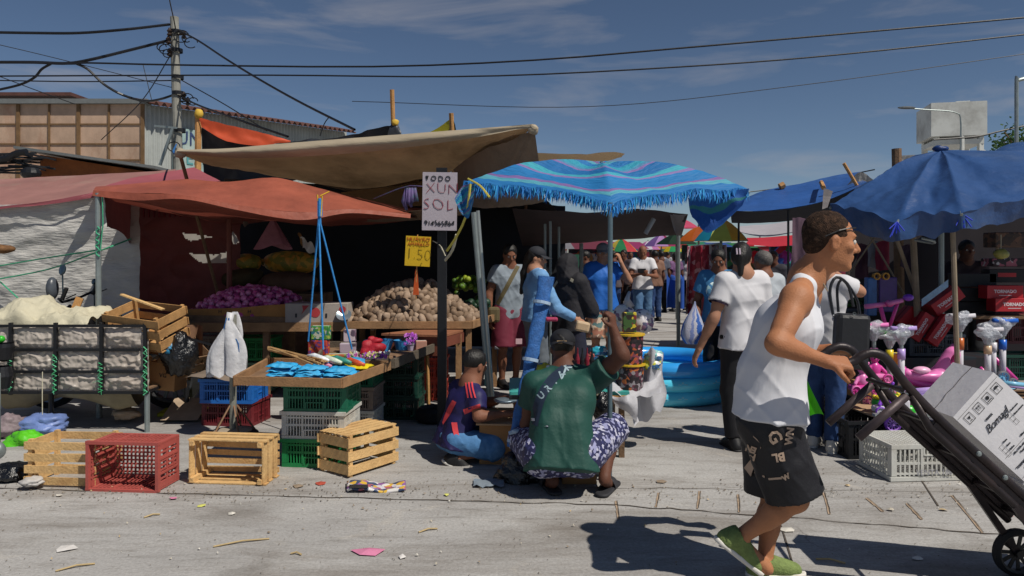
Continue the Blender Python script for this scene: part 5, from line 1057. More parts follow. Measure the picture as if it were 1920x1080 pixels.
plbag('carrier_bag',60,903,4.75,(.07,.06,.03),M('white_litter_plastic','c4c0bc',.5,.1,trans=.2),'crumpled white plastic bag on the ground by the far left crate',4)
plbag('carrier_bag',50,828,5.9,(.16,.12,.08),M('lime_plastic','55b81f',.45,.1,8,.5,20,dist=.02),'lime green plastic bag under the cart',5)
plbag('carrier_bag',80,795,6.2,(.2,.15,.09),M('pale_blue_plastic','6a7fb4',.4,.15,8,.5,20,dist=.02),'pale blue plastic sacks under the cart',6)
plbag('carrier_bag',15,800,6.1,(.13,.12,.1),M('mixed_bag','7c6e72',.6,.4,12,.4,30),'mixed grey rubbish bag under the cart at the left edge',7)
plbag('carrier_bag',235,775,6.6,(.12,.1,.06),M('tan_sheet','a5907a',.7,.2),'crumpled tan sheet under the cart',8)
b=B(); b.box((P(360,0,6.9).x,7.0,.02),(.62,.25,.03),Matrix.Rotation(R(8),3,'Z')); b.out('yellow_mat',M('yellow_mat','a8a81f',.7,.2),None,'yellow mat on the ground behind the cart leg','mat')
b=B(); b.ell(P(-4,845,5.2),(.05,.05,.06)); b.tube([P(-6,700,5.6),G(-6,848)],.025,8); b.out('edge_post',steel,None,'grey post at the extreme left edge beside the green bag','post',smooth=True)
b=B(); b.lathe(P(8,655,6.1),[(.02,-.1),(.06,-.08),(.075,.02),(.07,.05)],16); b.lathe(P(5,705,6.1),[(.05,-.1),(.08,0),(.06,.08)],16); b.out('black_pot',black,None,'black pots hanging at the left end of the cart','pot'); b=B(); b.ell(P(2,636,6.1),(.03,.03,.03)); b.out('green_ball',M('lime_ball','2fae2a',.4),None,'small green ball on the black pots at the left edge','ball',smooth=True)
b=B(); b.ell(P(2,467,7),(.11,.09,.045),jit=.2,n=16,m=8); b.out('hanging_loaf',M('speckled_brown','6a4a2c',.8,.5,30),None,'brown speckled hat like bundle hanging at the left edge','bundle',smooth=True)
# ================================================================= motorcycle
t=thing('motorcycle','dark parked motorcycle behind the cart with round mirrors','motorcycle',(P(220,0,7.2).x,7.2,0)); ym=7.25
def wheel(c,r,w_,parent,mt,rim,ns=10,ax=Vector((0,1,0)),tr=.2):
    c=Vector(c); h=thing('wheel',None,None,c); h.parent=parent; h.location=wm(parent).inverted()@c
    b=B(); b.lathe((0,0,0),[(r*(1-tr),-w_/2),(r,-w_*.3),(r,w_*.3),(r*(1-tr),w_/2),(r*(1-tr),-w_/2)],32,axis=ax); b.out('tyre',mt,h,world=False,smooth=False)
    b=B(); b.lathe((0,0,0),[(r*(1-tr),-w_*.4),(r*(1-tr)*.88,-w_*.3),(r*(1-tr)*.88,w_*.3),(r*(1-tr),w_*.4)],28,axis=ax); b.lathe((0,0,0),[(0,-w_*.6),(r*.16,-w_*.6),(r*.16,w_*.6),(0,w_*.6)],14,axis=ax)
    e1=ax.orthogonal().normalized(); e2=ax.cross(e1)
    for k in range(ns): a=2*PI*k/ns; d=e1*math.cos(a)+e2*math.sin(a); b.beam(d*r*.12,d*r*(1-tr)*.92,w_*.35,r*.06,up=ax)
    b.out('rim',rim,h,world=False); return h
wheel((P(320,0,ym).x,ym,.3),.3,.1,t,M('tyre_rubber','1d1e21'),M('chrome_dull','7a7c80',.3,metal=.8),12); wheel((P(95,0,ym).x,ym,.3),.3,.09,t,M('tyre_rubber','1d1e21'),M('chrome_dull','7a7c80'),12)
b=B(); b.ell((P(235,0,ym).x,ym,.78),(.32,.13,.1)); b.ell((P(190,0,ym).x,ym,.86),(.2,.14,.13)); b.out('tank',M('moto_black','15171c',.2,spec=.6),t,smooth=True)
b=B(); b.ell((P(290,0,ym).x,ym,.86),(.32,.13,.06)); b.out('seat',blackp,t,smooth=True)
b=B(); f0=Vector((P(95,0,ym).x,ym,.3)); hb=P(128,575,ym)
for s in (-.07,.07): b.tube([f0+Vector((0,s,0)),hb+Vector((0,s,0))],.02,8)
b.tube([P(110,560,ym-.2),hb+Vector((0,-.1,.05)),hb+Vector((0,.2,.08)),P(178,545,ym+.35)],.013,8); b.tube([f0+Vector((.1,0,.4)),Vector((P(320,0,ym).x,ym,.3))],.025,8); b.tube([hb,Vector((P(240,0,ym).x,ym,.5)),Vector((P(320,0,ym).x,ym,.3))],.03,8); b.out('frame',M('moto_frame','24262b',.4,metal=.4),t)
b=B(); b.box((P(220,0,ym).x,ym,.45),(.3,.22,.26)); b.ell((P(215,0,ym).x,ym-.12,.42),(.1,.06,.1)); b.out('engine',M('engine_grey','4a4c50',.5,.3,20,metal=.5),t)
for (px,py,Y,s) in ((117,506,ym-.2,1),(176,528,ym+.35,.6)):
    b=B(); m_=P(px,py,Y); b.lathe(m_,[(0,.012),(.045*s,.01),(.055*s,0),(.045*s,-.012)],18,axis=Vector((-.5,-.75,.2))); b.tube([m_,P(px+1,py+45,Y)],.007,6); b.out('mirror',M('mirror_glass','3c4a54',.15,metal=.6),t)
b=B(); b.ell(P(98,541,ym-.15),(.05,.07,.11)); b.out('headlamp_cowl',M('cowl_blue_grey','4b5058',.35,.2),t,smooth=True)
b=B()
for (x,y,Y) in ((122,548,ym-.2),(180,538,ym+.3)): b.tube([P(x-6,y+14,Y),P(x+3,y-8,Y)],.02,8); b.tube([P(x+2,y+12,Y),P(x+20,y+4,Y-.05)],.006,5)
b.out('handlebar_grip',blackp,t)
b=B(); 
for k in range(7): b.tube(curve([hb+Vector((.03*k-.1,-.03,.0)),hb+Vector((.04*k-.05,-.12,-.06-.02*k)),hb+Vector((.05*k,-.05,-.2))],6),.006,4)
b.out('cable',black,t)
b=B(); b.beam(P(125,617,6.9),P(150,558,6.95),.07,.015,up=(0,1,0)); b.out('leaning_board',wood,None,'short board leaning between the motorcycle and cream bundle','board')
b=B(); b.grid(lambda u,v: P(lerp(155,210,u),lerp(625,590,v)+8*math.sin(u*3),6.95)+Vector((0,.06*math.sin(u*6),0)),8,6); b.out('black_cover',blackp,None,'black plastic cover lying on the motorcycle tank','cover',smooth=True)
b=B(); b.grid(lambda u,v: P(lerp(300,370,u),lerp(760,790,v),6.6)+Vector((0,.3*(1-v),.01)),4,4); b.out('brown_card',M('tan_sheet','a5907a'),None,'flat tan card on the ground under the cart end','cardboard')
# ================================================================= people
V3=Vector
skA=M('skin_tan','a87250',.55,.1,7,.25,140,spec=.3,dirt='8f563c',dirta=.45); skB=M('skin_brown','7d5340',.6,.1,8,.2,120,spec=.25); skC=M('skin_dark_brown','5c3b2e',.6,.1,8,.2,120,spec=.25); skD=M('skin_light_brown','a77a62',.6,.1,8,.2,120,spec=.25)
hairm=M('black_hair','14110f',.5,.4,60,.5,120,stretch=(1,1,.3)); hairg=M('greying_hair','5a5654',.6,.4,60,.5,120); eyew=M('eye_white','c9c4bc',.25,.02); eyed=M('eye_dark','1a1210',.2,.02); lipm=M('lip','8a4e42',.5,.05)
def hand(s,w,d,n,curl,side,sc=1,rf=.0088,spread=0,thumb=.5):
    """w wrist, d direction towards knuckles, n palm normal, curl degrees per joint"""
    d=V3(d).normalized(); n=(V3(n)-d*V3(n).dot(d)).normalized(); l=d.cross(n).normalized()*side   # l: towards the thumb
    for q in (-.028,-.009,.010,.027): s.cap(w+l*q*.5*sc,w+d*.085*sc+l*q*sc,.017*sc,.0125*sc,k=.012)
    for i,(q,ln) in enumerate(((.029,.072),(.0095,.08),(-.010,.074),(-.029,.058))):
        p=w+d*(.088-.004*abs(i-1))*sc+l*q*sc; a=0; c=curl if not isinstance(curl,(list,tuple)) else curl[i]; dd=(d+l*q*spread*8).normalized()
        for j,fr in enumerate((.45,.3,.25)):
            a+=R(c)*(.8 if j==0 else 1.1); v=(dd*math.cos(a)+n*math.sin(a)); e=p+v*ln*fr*sc; s.cap(p,e,rf*sc*(1.05-.08*j),rf*sc*(.98-.1*j),k=.004); p=e
    p=w+d*.025*sc+l*.026*sc; e=p+(d*.6+l*.75+n*.35).normalized()*.045*sc; s.cap(p,e,.014*sc,.011*sc,k=.01); e2=e+(d*.8+l*(.3-.5*thumb)+n*(.3+.6*thumb)).normalized()*.035*sc; s.cap(e,e2,.0105*sc,.009*sc,k=.004)
def axes(f,up):
    f=V3(f).normalized(); u=(V3(up)-f*V3(up).dot(f)).normalized(); r=f.cross(u); return f,u,r
def headprims(s,c,f,up,hs,neck,fine):
    f,u,r=axes(f,up); q=lambda a,b,d: c+(r*a+f*b+u*d)*hs; Rm=np.array([[r[i],f[i],u[i]] for i in range(3)])
    s.ell(q(0,-.012,.028),np.array([.076,.096,.086])*hs,Rm,k=.01); s.ell(q(0,.022,-.035),np.array([.060,.070,.080])*hs,Rm,k=.03)
    s.ell(q(0,.035,-.08),np.array([.045,.045,.035])*hs,Rm,k=.02); s.cap(q(-.012,.072,-.098),q(.012,.072,-.098),.017*hs,k=.02)
    s.cap(q(-.03,.078,.024),q(.03,.078,.024),.013*hs,k=.012); s.cap(q(0,.09,.012),q(0,.112,-.026),.008*hs,.0125*hs,k=.012); s.cap(q(-.011,.098,-.032),q(.011,.098,-.032),.0085*hs,k=.006)
    s.ell(q(-.042,.058,-.018),np.array([.022,.022,.018])*hs,Rm,k=.02); s.ell(q(.042,.058,-.018),np.array([.022,.022,.018])*hs,Rm,k=.02)
    s.cap(q(-.017,.086,-.056),q(.017,.086,-.056),.0085*hs,k=.006); s.cap(q(-.015,.084,-.069),q(.015,.084,-.069),.009*hs,k=.006)
    for sg in (-1,1):
        s.ell(q(sg*.077,-.008,-.012),np.array([.009,.020,.033])*hs,Rm,k=.006); 
        if fine: s.ell(q(sg*.088,-.004,-.010),np.array([.007,.010,.02])*hs,Rm,k=.004,sub=True); s.ell(q(sg*.031,.093,.002),np.array([.017,.012,.011])*hs,Rm,k=.01,sub=True)
    s.cap(neck,q(0,-.025,-.06),.062*hs,.053*hs,k=.04)
    return q,Rm
def ctr(J):
    hc=(J['hipL']+J['hipR'])/2; sh=(J['shL']+J['shR'])/2; J.setdefault('waist',lerp(hc,sh,.36)); J.setdefault('chest',lerp(hc,sh,.74)); return hc,sh
def torso(s,J,p=0,w=1,top=True,k=.035,dp=1):
    hc,sh=ctr(J); lh=(J['hipR']-J['hipL']).normalized(); ls=(J['shR']-J['shL']).normalized(); wa,ch=J['waist'],J['chest']
    for g in (-1,1):
        s.cap(hc+lh*g*.065*w,wa+lh*g*.05*w,.102*w*dp+p,.088*w*dp+p,k=k); s.cap(wa+lh*g*.05*w,ch+ls*g*.066*w,.088*w*dp+p,.096*w*dp+p,k=k)
        if top: s.cap(ch+ls*g*.066*w,lerp(ch,(J['shL'],J['shR'])[g>0],.75),.092*w*dp+p,.056+p,k=k)
def person(label,J,face,hup,skin=skB,h=.011,w=1.0,hs=1.0,top=None,bot=None,shoe=None,hair=None,hats=None,fwd=None,hands=('rel','rel'),fine=False,legs=1,barefoot=False,dp=1,curl=(22,22),pal=None,cat='person',group=None,armr=1):
    hc,sh=ctr(J); base=V3((hc.x,hc.y,min(J['ankL'].z,J['ankR'].z)-.08)); t=thing('person',label,cat,base,group=group); fwd=V3(fwd if fwd is not None else face); fwd.z=0; fwd.normalize()
    s=S(); torso(s,J,-.004,w,dp=dp)
    for g in 'LR':
        s.cap(J['hip'+g],J['knee'+g],.088*w*legs,.056*legs,k=.04); d=(J['ank'+g]-J['knee'+g]); calf=J['knee'+g]+d*.3-V3(J.get('kf'+g,fwd))*.012
        s.cap(J['knee'+g],J['ank'+g],.050*legs,.033*legs,k=.02); s.cap(calf,J['knee'+g]+d*.5,.052*legs,.042*legs,k=.03)
        tf=V3(J.get('toe'+g,J['ank'+g]+fwd*.17-V3((0,0,.055)))); fd=(tf-J['ank'+g]); 
        s.cap(J['ank'+g]-fd.normalized()*.02-V3((0,0,.035)),lerp(J['ank'+g]-V3((0,0,.03)),tf,.8),.032,.028,k=.025); s.cap(J['ank'+g]-V3((0,0,.01)),lerp(J['ank'+g],tf,.9),.03,.018,k=.02)
        if barefoot:
            la=fd.cross(V3((0,0,1))).normalized()
            for i in range(5): a=lerp(J['ank'+g],tf,.82)+la*(i-2)*.017; s.cap(a,a+fd.normalized()*(.045-.005*abs(i-1)),.0105,.009,k=.004)
        s.cap(J['chest'],J['sh'+g],.05,.056*armr,k=.05); s.cap(J['neck'],J['sh'+g],.045,.05*armr,k=.05); s.cap(J['sh'+g],J['el'+g],.053*armr,.039*armr,k=.03); s.cap(lerp(J['sh'+g],J['el'+g],.12),lerp(J['sh'+g],J['el'+g],.3),.057*armr,.050*armr,k=.015); s.cap(lerp(J['sh'+g],J['el'+g],.45)+fwd*.006,lerp(J['sh'+g],J['el'+g],.68)+fwd*.006,.046*armr,.043*armr,k=.02)
        s.cap(J['el'+g],J['wr'+g],.038*armr,.026*armr,k=.025); s.cap(lerp(J['el'+g],J['wr'+g],.12),lerp(J['el'+g],J['wr'+g],.45),.043*armr,.037*armr,k=.02)
        side=1 if g=='R' else -1; hd=J.get('hd'+g,(J['wr'+g]-J['el'+g])); pn=J.get('pn'+g,(hc-J['wr'+g])*V3((1,1,0))+V3((0,0,.01))); hand(s,J['wr'+g],hd,pn,J.get('curl'+g,24),J.get('side'+g,side),sc=J.get('hsc',1),rf=.0088 if fine else .0105)
    q,Rm=headprims(s,J['head'],face,hup,hs,J['neck'],fine or h<.01)
    s.cap(J['chest'],J['neck'],.07,.062,k=.06)
    body=sout(s,'body',skin,t,h)
    # eyes, brows, mouth line
    if h<=.0115:
        for g in (-1,1):
            e=q(g*.031,.079,.003); b=B(); b.ell(e,.0118*hs,n=12,m=8); eo=b.out('eye',eyew,t,smooth=True); b=B(); b.ell(q(g*.031,.0865,.003),.0058*hs,n=10,m=6); b.out('iris',eyed,eo,smooth=True)
            b=B(); b.tube([q(g*.014,.093,.022),q(g*.032,.093,.028),q(g*.05,.08,.022)],.0024*hs,5); b.out('eyebrow',hairm,t,smooth=True)
        b=B(); b.tube([q(-.02,.087,-.062),q(0,.0955,-.0622),q(.02,.087,-.062)],.0028*hs,5); b.out('lips',lipm,t,smooth=True)
    out=dict(t=t,body=body,q=q,Rm=Rm,hs=hs,J=J)
    if bot:
        s=S(); m_,kind,p,fr=bot; 
        if kind=='skirt':
            kc=(J['kneeL']+J['kneeR'])/2; lh=(J['hipR']-J['hipL']).normalized()
            for g in (-1,1): s.cap(hc+lh*g*.08+V3((0,0,.06)),lerp(hc,kc,fr)+lh*g*.11,.10*w+p,.11*w+p,k=.05,flat=True)
        else:
            s.cap(J['hipL'],J['hipR'],.102*w*dp+p*.6,k=.04); s.cap(hc,lerp(hc,J['waist'],.35),.10*w*dp+p*.4,.10*w*dp+p*.2,k=.03,flat=True)
            for g in 'LR':
                H_,K,A=J['hip'+g],J['knee'+g],J['ank'+g]
                if fr<=1: s.cap(H_,lerp(H_,K,fr),.095*w*legs+p,(.085 if kind=='loose' else .075)*legs+p*1.6,k=.02,flat=True)
                elif kind=='below': s.cap(H_,K,.095*w*legs+p,.075*legs+p*1.4,k=.03); s.cap(K,lerp(K,A,fr-1),.075*legs+p*1.4,.08*legs+p*1.5,k=.02,flat=True)
                else: s.cap(H_,K,.092*w*legs+p,.062*legs+p,k=.03); s.cap(K,lerp(K,A,fr-1),.062*legs+p,.045*legs+p*1.5,k=.02,flat=True)
        out['bot']=sout(s,{'skirt':'skirt','loose':'shorts','below':'shorts'}.get(kind,'trousers') if fr>1 or kind in('skirt','loose','below') else 'shorts',m_,t,h,wa=.002,ws=11)
    if top:
        m_,sl,hem,p=top[:4]; s=S(); torso(s,J,p,w,top=sl>0 ,k=.03,dp=dp); lh=(J['hipR']-J['hipL']).normalized(); ls=(J['shR']-J['shL']).normalized(); up=(sh-hc).normalized()
        for g in (-1,1): s.cap(J['waist']+lh*g*.05*w,hc-up*hem+lh*g*.075*w,.09*w*dp+p,.108*w*dp+p*1.35,k=.03,flat=True)
        if sl>0: s.cap(J['chest'],J['neck']-up*.012,.085*w+p,.061+p*.5,k=.04,flat=True)
        for g in 'LR':
            if sl>0:
                s.cap(J['chest'],J['sh'+g],.055+p,.052+p,k=.04); s.cap(lerp(J['neck'],J['sh'+g],.22)-up*.012,J['sh'+g],.045+p,.050*armr+p*.9,k=.03)
                f_=min(sl,1); s.cap(J['sh'+g],lerp(J['sh'+g],J['el'+g],f_),.058*armr+p,(.055 if sl<1 else .045)*armr+p*1.3,k=.02,flat=sl<1)
                if sl>1: s.cap(J['el'+g],lerp(J['el'+g],J['wr'+g],sl-1),.045*armr+p,.033*armr+p,k=.02,flat=True)
            else:
                s.cap(lerp(J['neck'],J['sh'+g],.38)-up*.005-fwd*.0,lerp(J['chest'],J['sh'+g],.3),.045+p*.5,.085+p*.6,k=.04)
        clip=[(hc-up*hem,-up)] if True else []
        out['top']=sout(s,'shirt' if len(top)<5 else top[4],m_,t,h,wa=.0022,ws=9,clip=clip)
    if shoe:
        mu,ms=shoe
        for g in 'LR':
            A=J['ank'+g]; tf=V3(J.get('toe'+g,A+fwd*.17-V3((0,0,.055)))); fd=(tf-A); up_=V3(J.get('fu'+g,(0,0,1))).normalized(); fl=(fd-up_*fd.dot(up_)).normalized(); lat=fl.cross(up_)
            o=A-up_*.078; s=S(); s.cap(o-fl*.045+up_*.04,o+fl*.14+up_*.028,.038,.034,k=.03); s.cap(A-fl*.012+up_*.0,o+fl*.10+up_*.04,.042,.034,k=.03); s.cap(o-fl*.04+up_*.03,A-fl*.02,.036,.036,k=.03)
            s.cap(A+up_*.01,A+up_*.03,.035,.04,sub=True,k=.008)
            so=sout(s,'shoe',mu,t,min(h,.009),clip=[(o+up_*.012,-up_)])
            s=S(); s.cap(o-fl*.05+up_*.012,o+fl*.155+up_*.012,.041,.039,k=.01); s2=sout(s,'sole',ms,t,min(h,.009),clip=[(o+up_*.022,up_),(o,-up_)]); s2.parent=so
    if hair: 
        s=S(); hm,st=hair[:2]; s.ell(q(0,-.016,.036),np.array([.084,.100,.09])*hs,Rm,k=.01)
        if st in('bun','long','tied'): s.ell(q(0,-.045,-.01),np.array([.075,.07,.075])*hs,Rm,k=.03)
        s.ell(q(0,.115,-.03),np.array([.085,.07,.125])*hs,Rm,k=.012,sub=True)
        s.ell(q(0,.03,-.10),np.array([.12,.09,.10])*hs,Rm,k=.01,sub=True)
        s.ell(q(.095,0,-.02),np.array([.03,.028,.045])*hs,Rm,k=.008,sub=True); s.ell(q(-.095,0,-.02),np.array([.03,.028,.045])*hs,Rm,k=.008,sub=True)
        if st=='short': s.ell(q(0,-.08,-.14),np.array([.2,.12,.09])*hs,Rm,k=.01,sub=True)
        if st=='bun': s.ell(q(0,-.115,.03),np.array([.05,.045,.05])*hs,Rm,k=.02)
        if st=='long': s.cap(q(0,-.09,-.03),q(0,-.11,-.2),.05,.035,k=.04); s.cap(q(0,-.11,-.2),q(0,-.10,-.42),.035,.02,k=.04)
        if st=='tied': s.cap(q(0,-.10,0),q(0,-.12,-.14),.035,.02,k=.03)
        if len(hair)<3: out['hair']=sout(s,'hair',hm,t,min(h,.009),wa=.002,ws=60)
    if hats:
        kind,m_=hats
        if kind=='cap' or kind=='capback':
            g=1 if kind=='cap' else -1
            s=S(); s.ell(q(0,-.012,.045),np.array([.088,.105,.085])*hs,Rm); f_,u_,r_=axes(face,hup); so=sout(s,'cap',m_,t,min(h,.009),clip=[(q(0,0,.035),-(u_+f_*.12*g).normalized())])
            b=B(); pts=[]
            b.grid(lambda u,v:(lambda a:q(math.sin(a)*(.078-.0*v),g*(.075*math.cos(a)+.02+.075*v*math.cos(a)**.5 if math.cos(a)>0 else 0),.042-.012*v-.02*v*abs(math.sin(a))))(lerp(-1.2,1.2,u)),12,4); b.v=[tuple(V3(v)) for v in b.v]; br=b.out('brim',m_,so); 
            br.modifiers.new('s','SOLIDIFY').thickness=.004
            out['cap']=so
        if kind=='hood':
            s=S(); s.ell(q(0,-.02,.02),np.array([.105,.125,.125])*hs,Rm); s.cap(q(0,-.04,-.05),J['neck'],.10,.13,k=.06); s.ell(q(0,.13,-.03),np.array([.07,.09,.09])*hs,Rm,sub=True,k=.02); sout(s,'hood',m_,t,h,wa=.004,ws=18)
        if kind=='bucket':
            s=S(); s.ell(q(0,-.01,.05),np.array([.092,.108,.08])*hs,Rm); so=sout(s,'hat',m_,t,h); f_,u_,r_=axes(face,hup); b=B(); b.lathe(q(0,-.01,.04),[(.085*hs,.02),(.14*hs,-.015),(.142*hs,-.02),(.08*hs,.0)],24,axis=u_); b.out('brim',m_,so)
    return out
def stand(px,pt,Y,yaw,hgt=None,ox=0,arms={},stride=0,lean=0,slim=1):
    top=P(px,pt,Y); hgt=hgt or top.z; s=hgt/1.75; o=V3((top.x,Y,0)); a=R(yaw); rt=V3((math.cos(a),math.sin(a),0)); fw=V3((-math.sin(a),math.cos(a),0))
    L=dict(ankR=(.09,-.02+stride*.5,.08),ankL=(-.09,-.02-stride*.5,.08),kneeR=(.095,.03+stride*.3,.49),kneeL=(-.095,.03-stride*.2,.49),hipR=(.085,0,.93),hipL=(-.085,0,.93),shR=(.158*slim,0,1.415),shL=(-.158*slim,0,1.415),neck=(0,-.01,1.48),head=(0,.02,1.625),
      elR=(.215,-.03,1.13),elL=(-.215,-.03,1.13),wrR=(.235,.06,.88),wrL=(-.235,.06,.88)); L.update(arms); J={}
    for k,v in L.items():
        if k in('curlL','curlR','sideL','sideR','hsc'): J[k]=v; continue
        x,y,z=v
        if k[:2] in('hd','pn'): J[k]=rt*x+fw*y+V3((0,0,z)); continue
        if lean and z>.93: y+=(z-.93)*lean; z-=(z-.93)*lean*lean*.4
        J[k]=o+(rt*x+fw*y)*s+V3((0,0,z*s))
    return J,fw,rt,s
white=M('white_tee','c9c8cc',.8,.04,4,.35,5,dist=.03,stretch=(1,1,.5)); jeans=M('blue_jeans','3f6186',.8,.2,10,.3,60,dirt='6d8fb0',dirta=.6); jeansd=M('dark_jeans','1f3a66',.8,.2,10,.3,60,dirt='38568c',dirta=.6); blackc=M('black_cloth','131318',.75,.2,6,.3,20); sneakw=M('white_shoe','c8c4bc',.6,.08); solew=M('white_sole','d0ccc4',.6,.08); sneakb=M('black_shoe','17171a',.6,.1)
UP=(0,0,1)
# ------------------------------------------------ man in tank top pushing the hand truck
J=dict(hipR=P(1442,792,3.34),hipL=P(1442,792,3.52),kneeR=P(1492,936,3.32),kneeL=P(1450,930,3.50),ankR=P(1386,1008,3.40),ankL=P(1434,1050,3.46),
  toeR=P(1448,1076,3.41),toeL=P(1500,1078,3.47),fuR=(.62,0,.78),kfR=(1,0,0),kfL=(1,0,0),
  waist=P(1447,700,3.42),chest=P(1478,612,3.40),shR=P(1494,560,3.20),shL=P(1512,552,3.60),neck=P(1514,520,3.38),head=P(1556,452,3.34),
  elR=P(1455,644,3.06),wrR=P(1550,678,3.10),elL=P(1500,665,3.75),wrL=P(1556,655,3.66),
  hdR=V3((.95,.1,-.12)),pnR=V3((.1,.55,-.8)),curlR=[58,62,64,66],hdL=V3((.9,-.1,-.1)),pnL=V3((0,-.3,-1)),curlL=60,hsc=1.08,sideR=-1,sideL=1)
tankm=M('white_tank_top','cdced4',.8,.03,3,.4,5,dist=.03,stretch=(1,1,.45))
shm=M('black_print_shorts','14141a',.6,.2,5,.4,14,dist=.02)
pr=person('man in white tank top and black lettered shorts pushing a hand truck',J,(1,-.03,-.10),(.04,0,1),skA,h=.0072,w=1.08,hs=1.12,top=(tankm,0,-.015,.026,'tank_top'),bot=(shm,'loose',.026,.95),shoe=(M('olive_knit_shoe','6f8048',.8,.25,40,.5,120),solew),hair=(M('cropped_hair','352a24',.95,.6,120,.9,260,dirt='6a5040',dirta=.6,spec=.1),'crop','x'),fwd=(1,0,0),fine=True,dp=1.14,armr=1.06,legs=1.02)
t=pr['t'];q=pr['q'];hs_=1.12
s=S(); s.ell(q(0,-.0175,.0345),np.array([.0772,.0948,.0860])*hs_,pr['Rm'],k=.01); s.ell(q(0,-.05,-.015),np.array([.060,.050,.058])*hs_,pr['Rm'],k=.02)
s.ell(q(0,.135,-.01),np.array([.1,.085,.10])*hs_,pr['Rm'],k=.015,sub=True); s.ell(q(0,.07,-.10),np.array([.12,.085,.088])*hs_,pr['Rm'],k=.008,sub=True); s.ell(q(0,-.02,-.125),np.array([.12,.10,.065])*hs_,pr['Rm'],k=.01,sub=True)
for g in (-1,1): s.ell(q(g*.085,.0,-.02),np.array([.03,.025,.036])*hs_,pr['Rm'],k=.006,sub=True)
sout(s,'hair',M('cropped_hair','1b1715'),t,.0055,wa=.0012,ws=90)
b=B(); b.tube([q(.079,-.05,.012),q(.081,.0,.040),q(.068,.045,.054),q(.04,.080,.060)],.0032,6); b.tube([q(-.04,.080,.060),q(-.068,.045,.054),q(-.081,0,.040),q(-.079,-.05,.012)],.0032,6); b.tube([q(.04,.080,.060),q(.02,.087,.060),q(-.02,.087,.060),q(-.04,.080,.060)],.003,6); b.out('glasses_on_forehead',black,t)
b=B(); b.tube(curve([J['neck']+V3((-.055,-.05,.035)),J['neck']+V3((.02,-.075,-.0)),J['neck']+V3((.07,-.05,-.06))],8),.003,5); b.out('neck_cord',M('beige_cord','9a8c78',.7),t)
# shorts print
beigep=M('beige_print','b29a86',.7,.1)
def cx(px,py,ang=0,Y=3.1):
    return frame(P(px,py,Y),(math.cos(R(ang)),0,math.sin(R(ang))),(-math.sin(R(ang)),0,math.cos(R(ang))))
for s_,px,py,sz,an in (('BL',1460,857,.05,190),('EN',1408,842,.035,160),('G',1452,820,.075,-60),('WN',1481,818,.04,82),('T',1384,848,.045,180),('/',1452,898,.07,-70),('/',1425,890,.06,80),('I',1402,886,.06,50),('A',1412,858,.035,190),('W',1474,895,.03,30)):
    text(s_,sz,cx(px,py,an),beigep,t,conform=pr['bot'],name='shorts_lettering',offset=.002)
# shoe stripe
sb=[o for o in C.objects if o.parent==t and o.name.startswith('shoe')]
for o in sb[:1]: patch(([(1352,1022),(1372,1030),(1385,1050),(1400,1070)],[(1356,1026),(1378,1038),(1392,1060),(1406,1078)]),o,solew,t,'shoe_stripe',n=10,m=1)
for o in sb:
    cc=[wm(o)@v.co for v in o.data.vertices]; tx=max(c.x for c in cc); g_='R' if o is sb[0] else 'L'
    A=J['ank'+g_]; T=J['toe'+g_]; d=(T-A).normalized(); n_=V3((-d.z,0,d.x)); n_=n_ if n_.z>0 else -n_; b=B()
    for k in range(5):
        c_=A+d*(.03+.018*k)+n_*.10; pts=conf_near(o,[c_+V3((0,s_*.028,0)) for s_ in (-1,-.5,0,.5,1)]); b.tube(pts,.0035,5)
    b.out('laces',solew,o)
# ------------------------------------------------ squatting man in green shirt
green=M('dark_green_shirt','17443c',.65,.06,3,.45,9,dist=.03)
J=dict(hipR=P(1090,852,4.64),hipL=P(1018,852,4.64),kneeR=P(1146,806,4.98),kneeL=P(985,825,4.98),ankR=P(1134,893,4.66),ankL=P(1036,897,4.70),toeR=P(1150,914,4.84),toeL=P(1022,916,4.86),
  shR=P(1112,712,4.86),shL=P(1004,722,4.86),neck=P(1058,690,4.93),head=P(1055,652,5.0),elR=P(1166,668,4.72),wrR=P(1150,618,4.74),elL=P(990,795,4.90),wrL=P(985,800,5.15),
  hdR=V3((-.12,0,1)),pnR=V3((-.5,.4,0)),curlR=58,pnL=V3((0,0,-1)),waist=P(1052,800,4.66),chest=P(1056,752,4.74))
zig=MV('zigzag_shorts',['20224a','8a8cb0','2a2c5c','20224a','b0b0c4','1c1e44'],55)
pr=person('man squatting with back turned in dark green shirt and black cap, holding the umbrella pole',J,(.12,1,-.15),UP,skC,h=.009,w=1.16,hs=.98,top=(green,.55,.12,.02),bot=(zig,'below',.02,1.05),hair=(hairm,'short'),hats=('capback',M('black_cap','15161c',.8,.2,20)),fwd=(0,1,0),barefoot=True,dp=1.0,armr=1.2,legs=1.1)
t=pr['t']; q=pr['q']
grw=M('pale_grey_print','8fa4ac',.7,.1)
patch(([(1078,684),(1046,712),(1022,750),(1008,800)],[(1054,684),(1026,708),(1004,746),(992,792)]),pr['top'],M('navy_sash','1e2c40',.7,.1),t,'printed_sash')
for i,ch in enumerate('URIAK'): text(ch,.055,cx(1024+i*13,744-i*14,42,4.2),grw,t,name='sash_lettering',conform=None) if False else text(ch,.05,frame(P(1015+i*12.5,742-i*13.5,4.0),(.72,0,.69),(-.69,0,.72)),grw,t,name='sash_lettering',conform=pr['top'],offset=.0015)
patch(([(979,778),(990,783),(1002,784)],[(978,783),(990,789),(1003,789)]),pr['top'],M('white_trim','b9bcc4',.7),t,'sleeve_trim',n=8,m=1)
b=B(); b.box(tuple(q(0,-.115,.035)),(.065,.004,.02)); b.out('cap_strap',M('tan_patch','a58a68',.7),t)
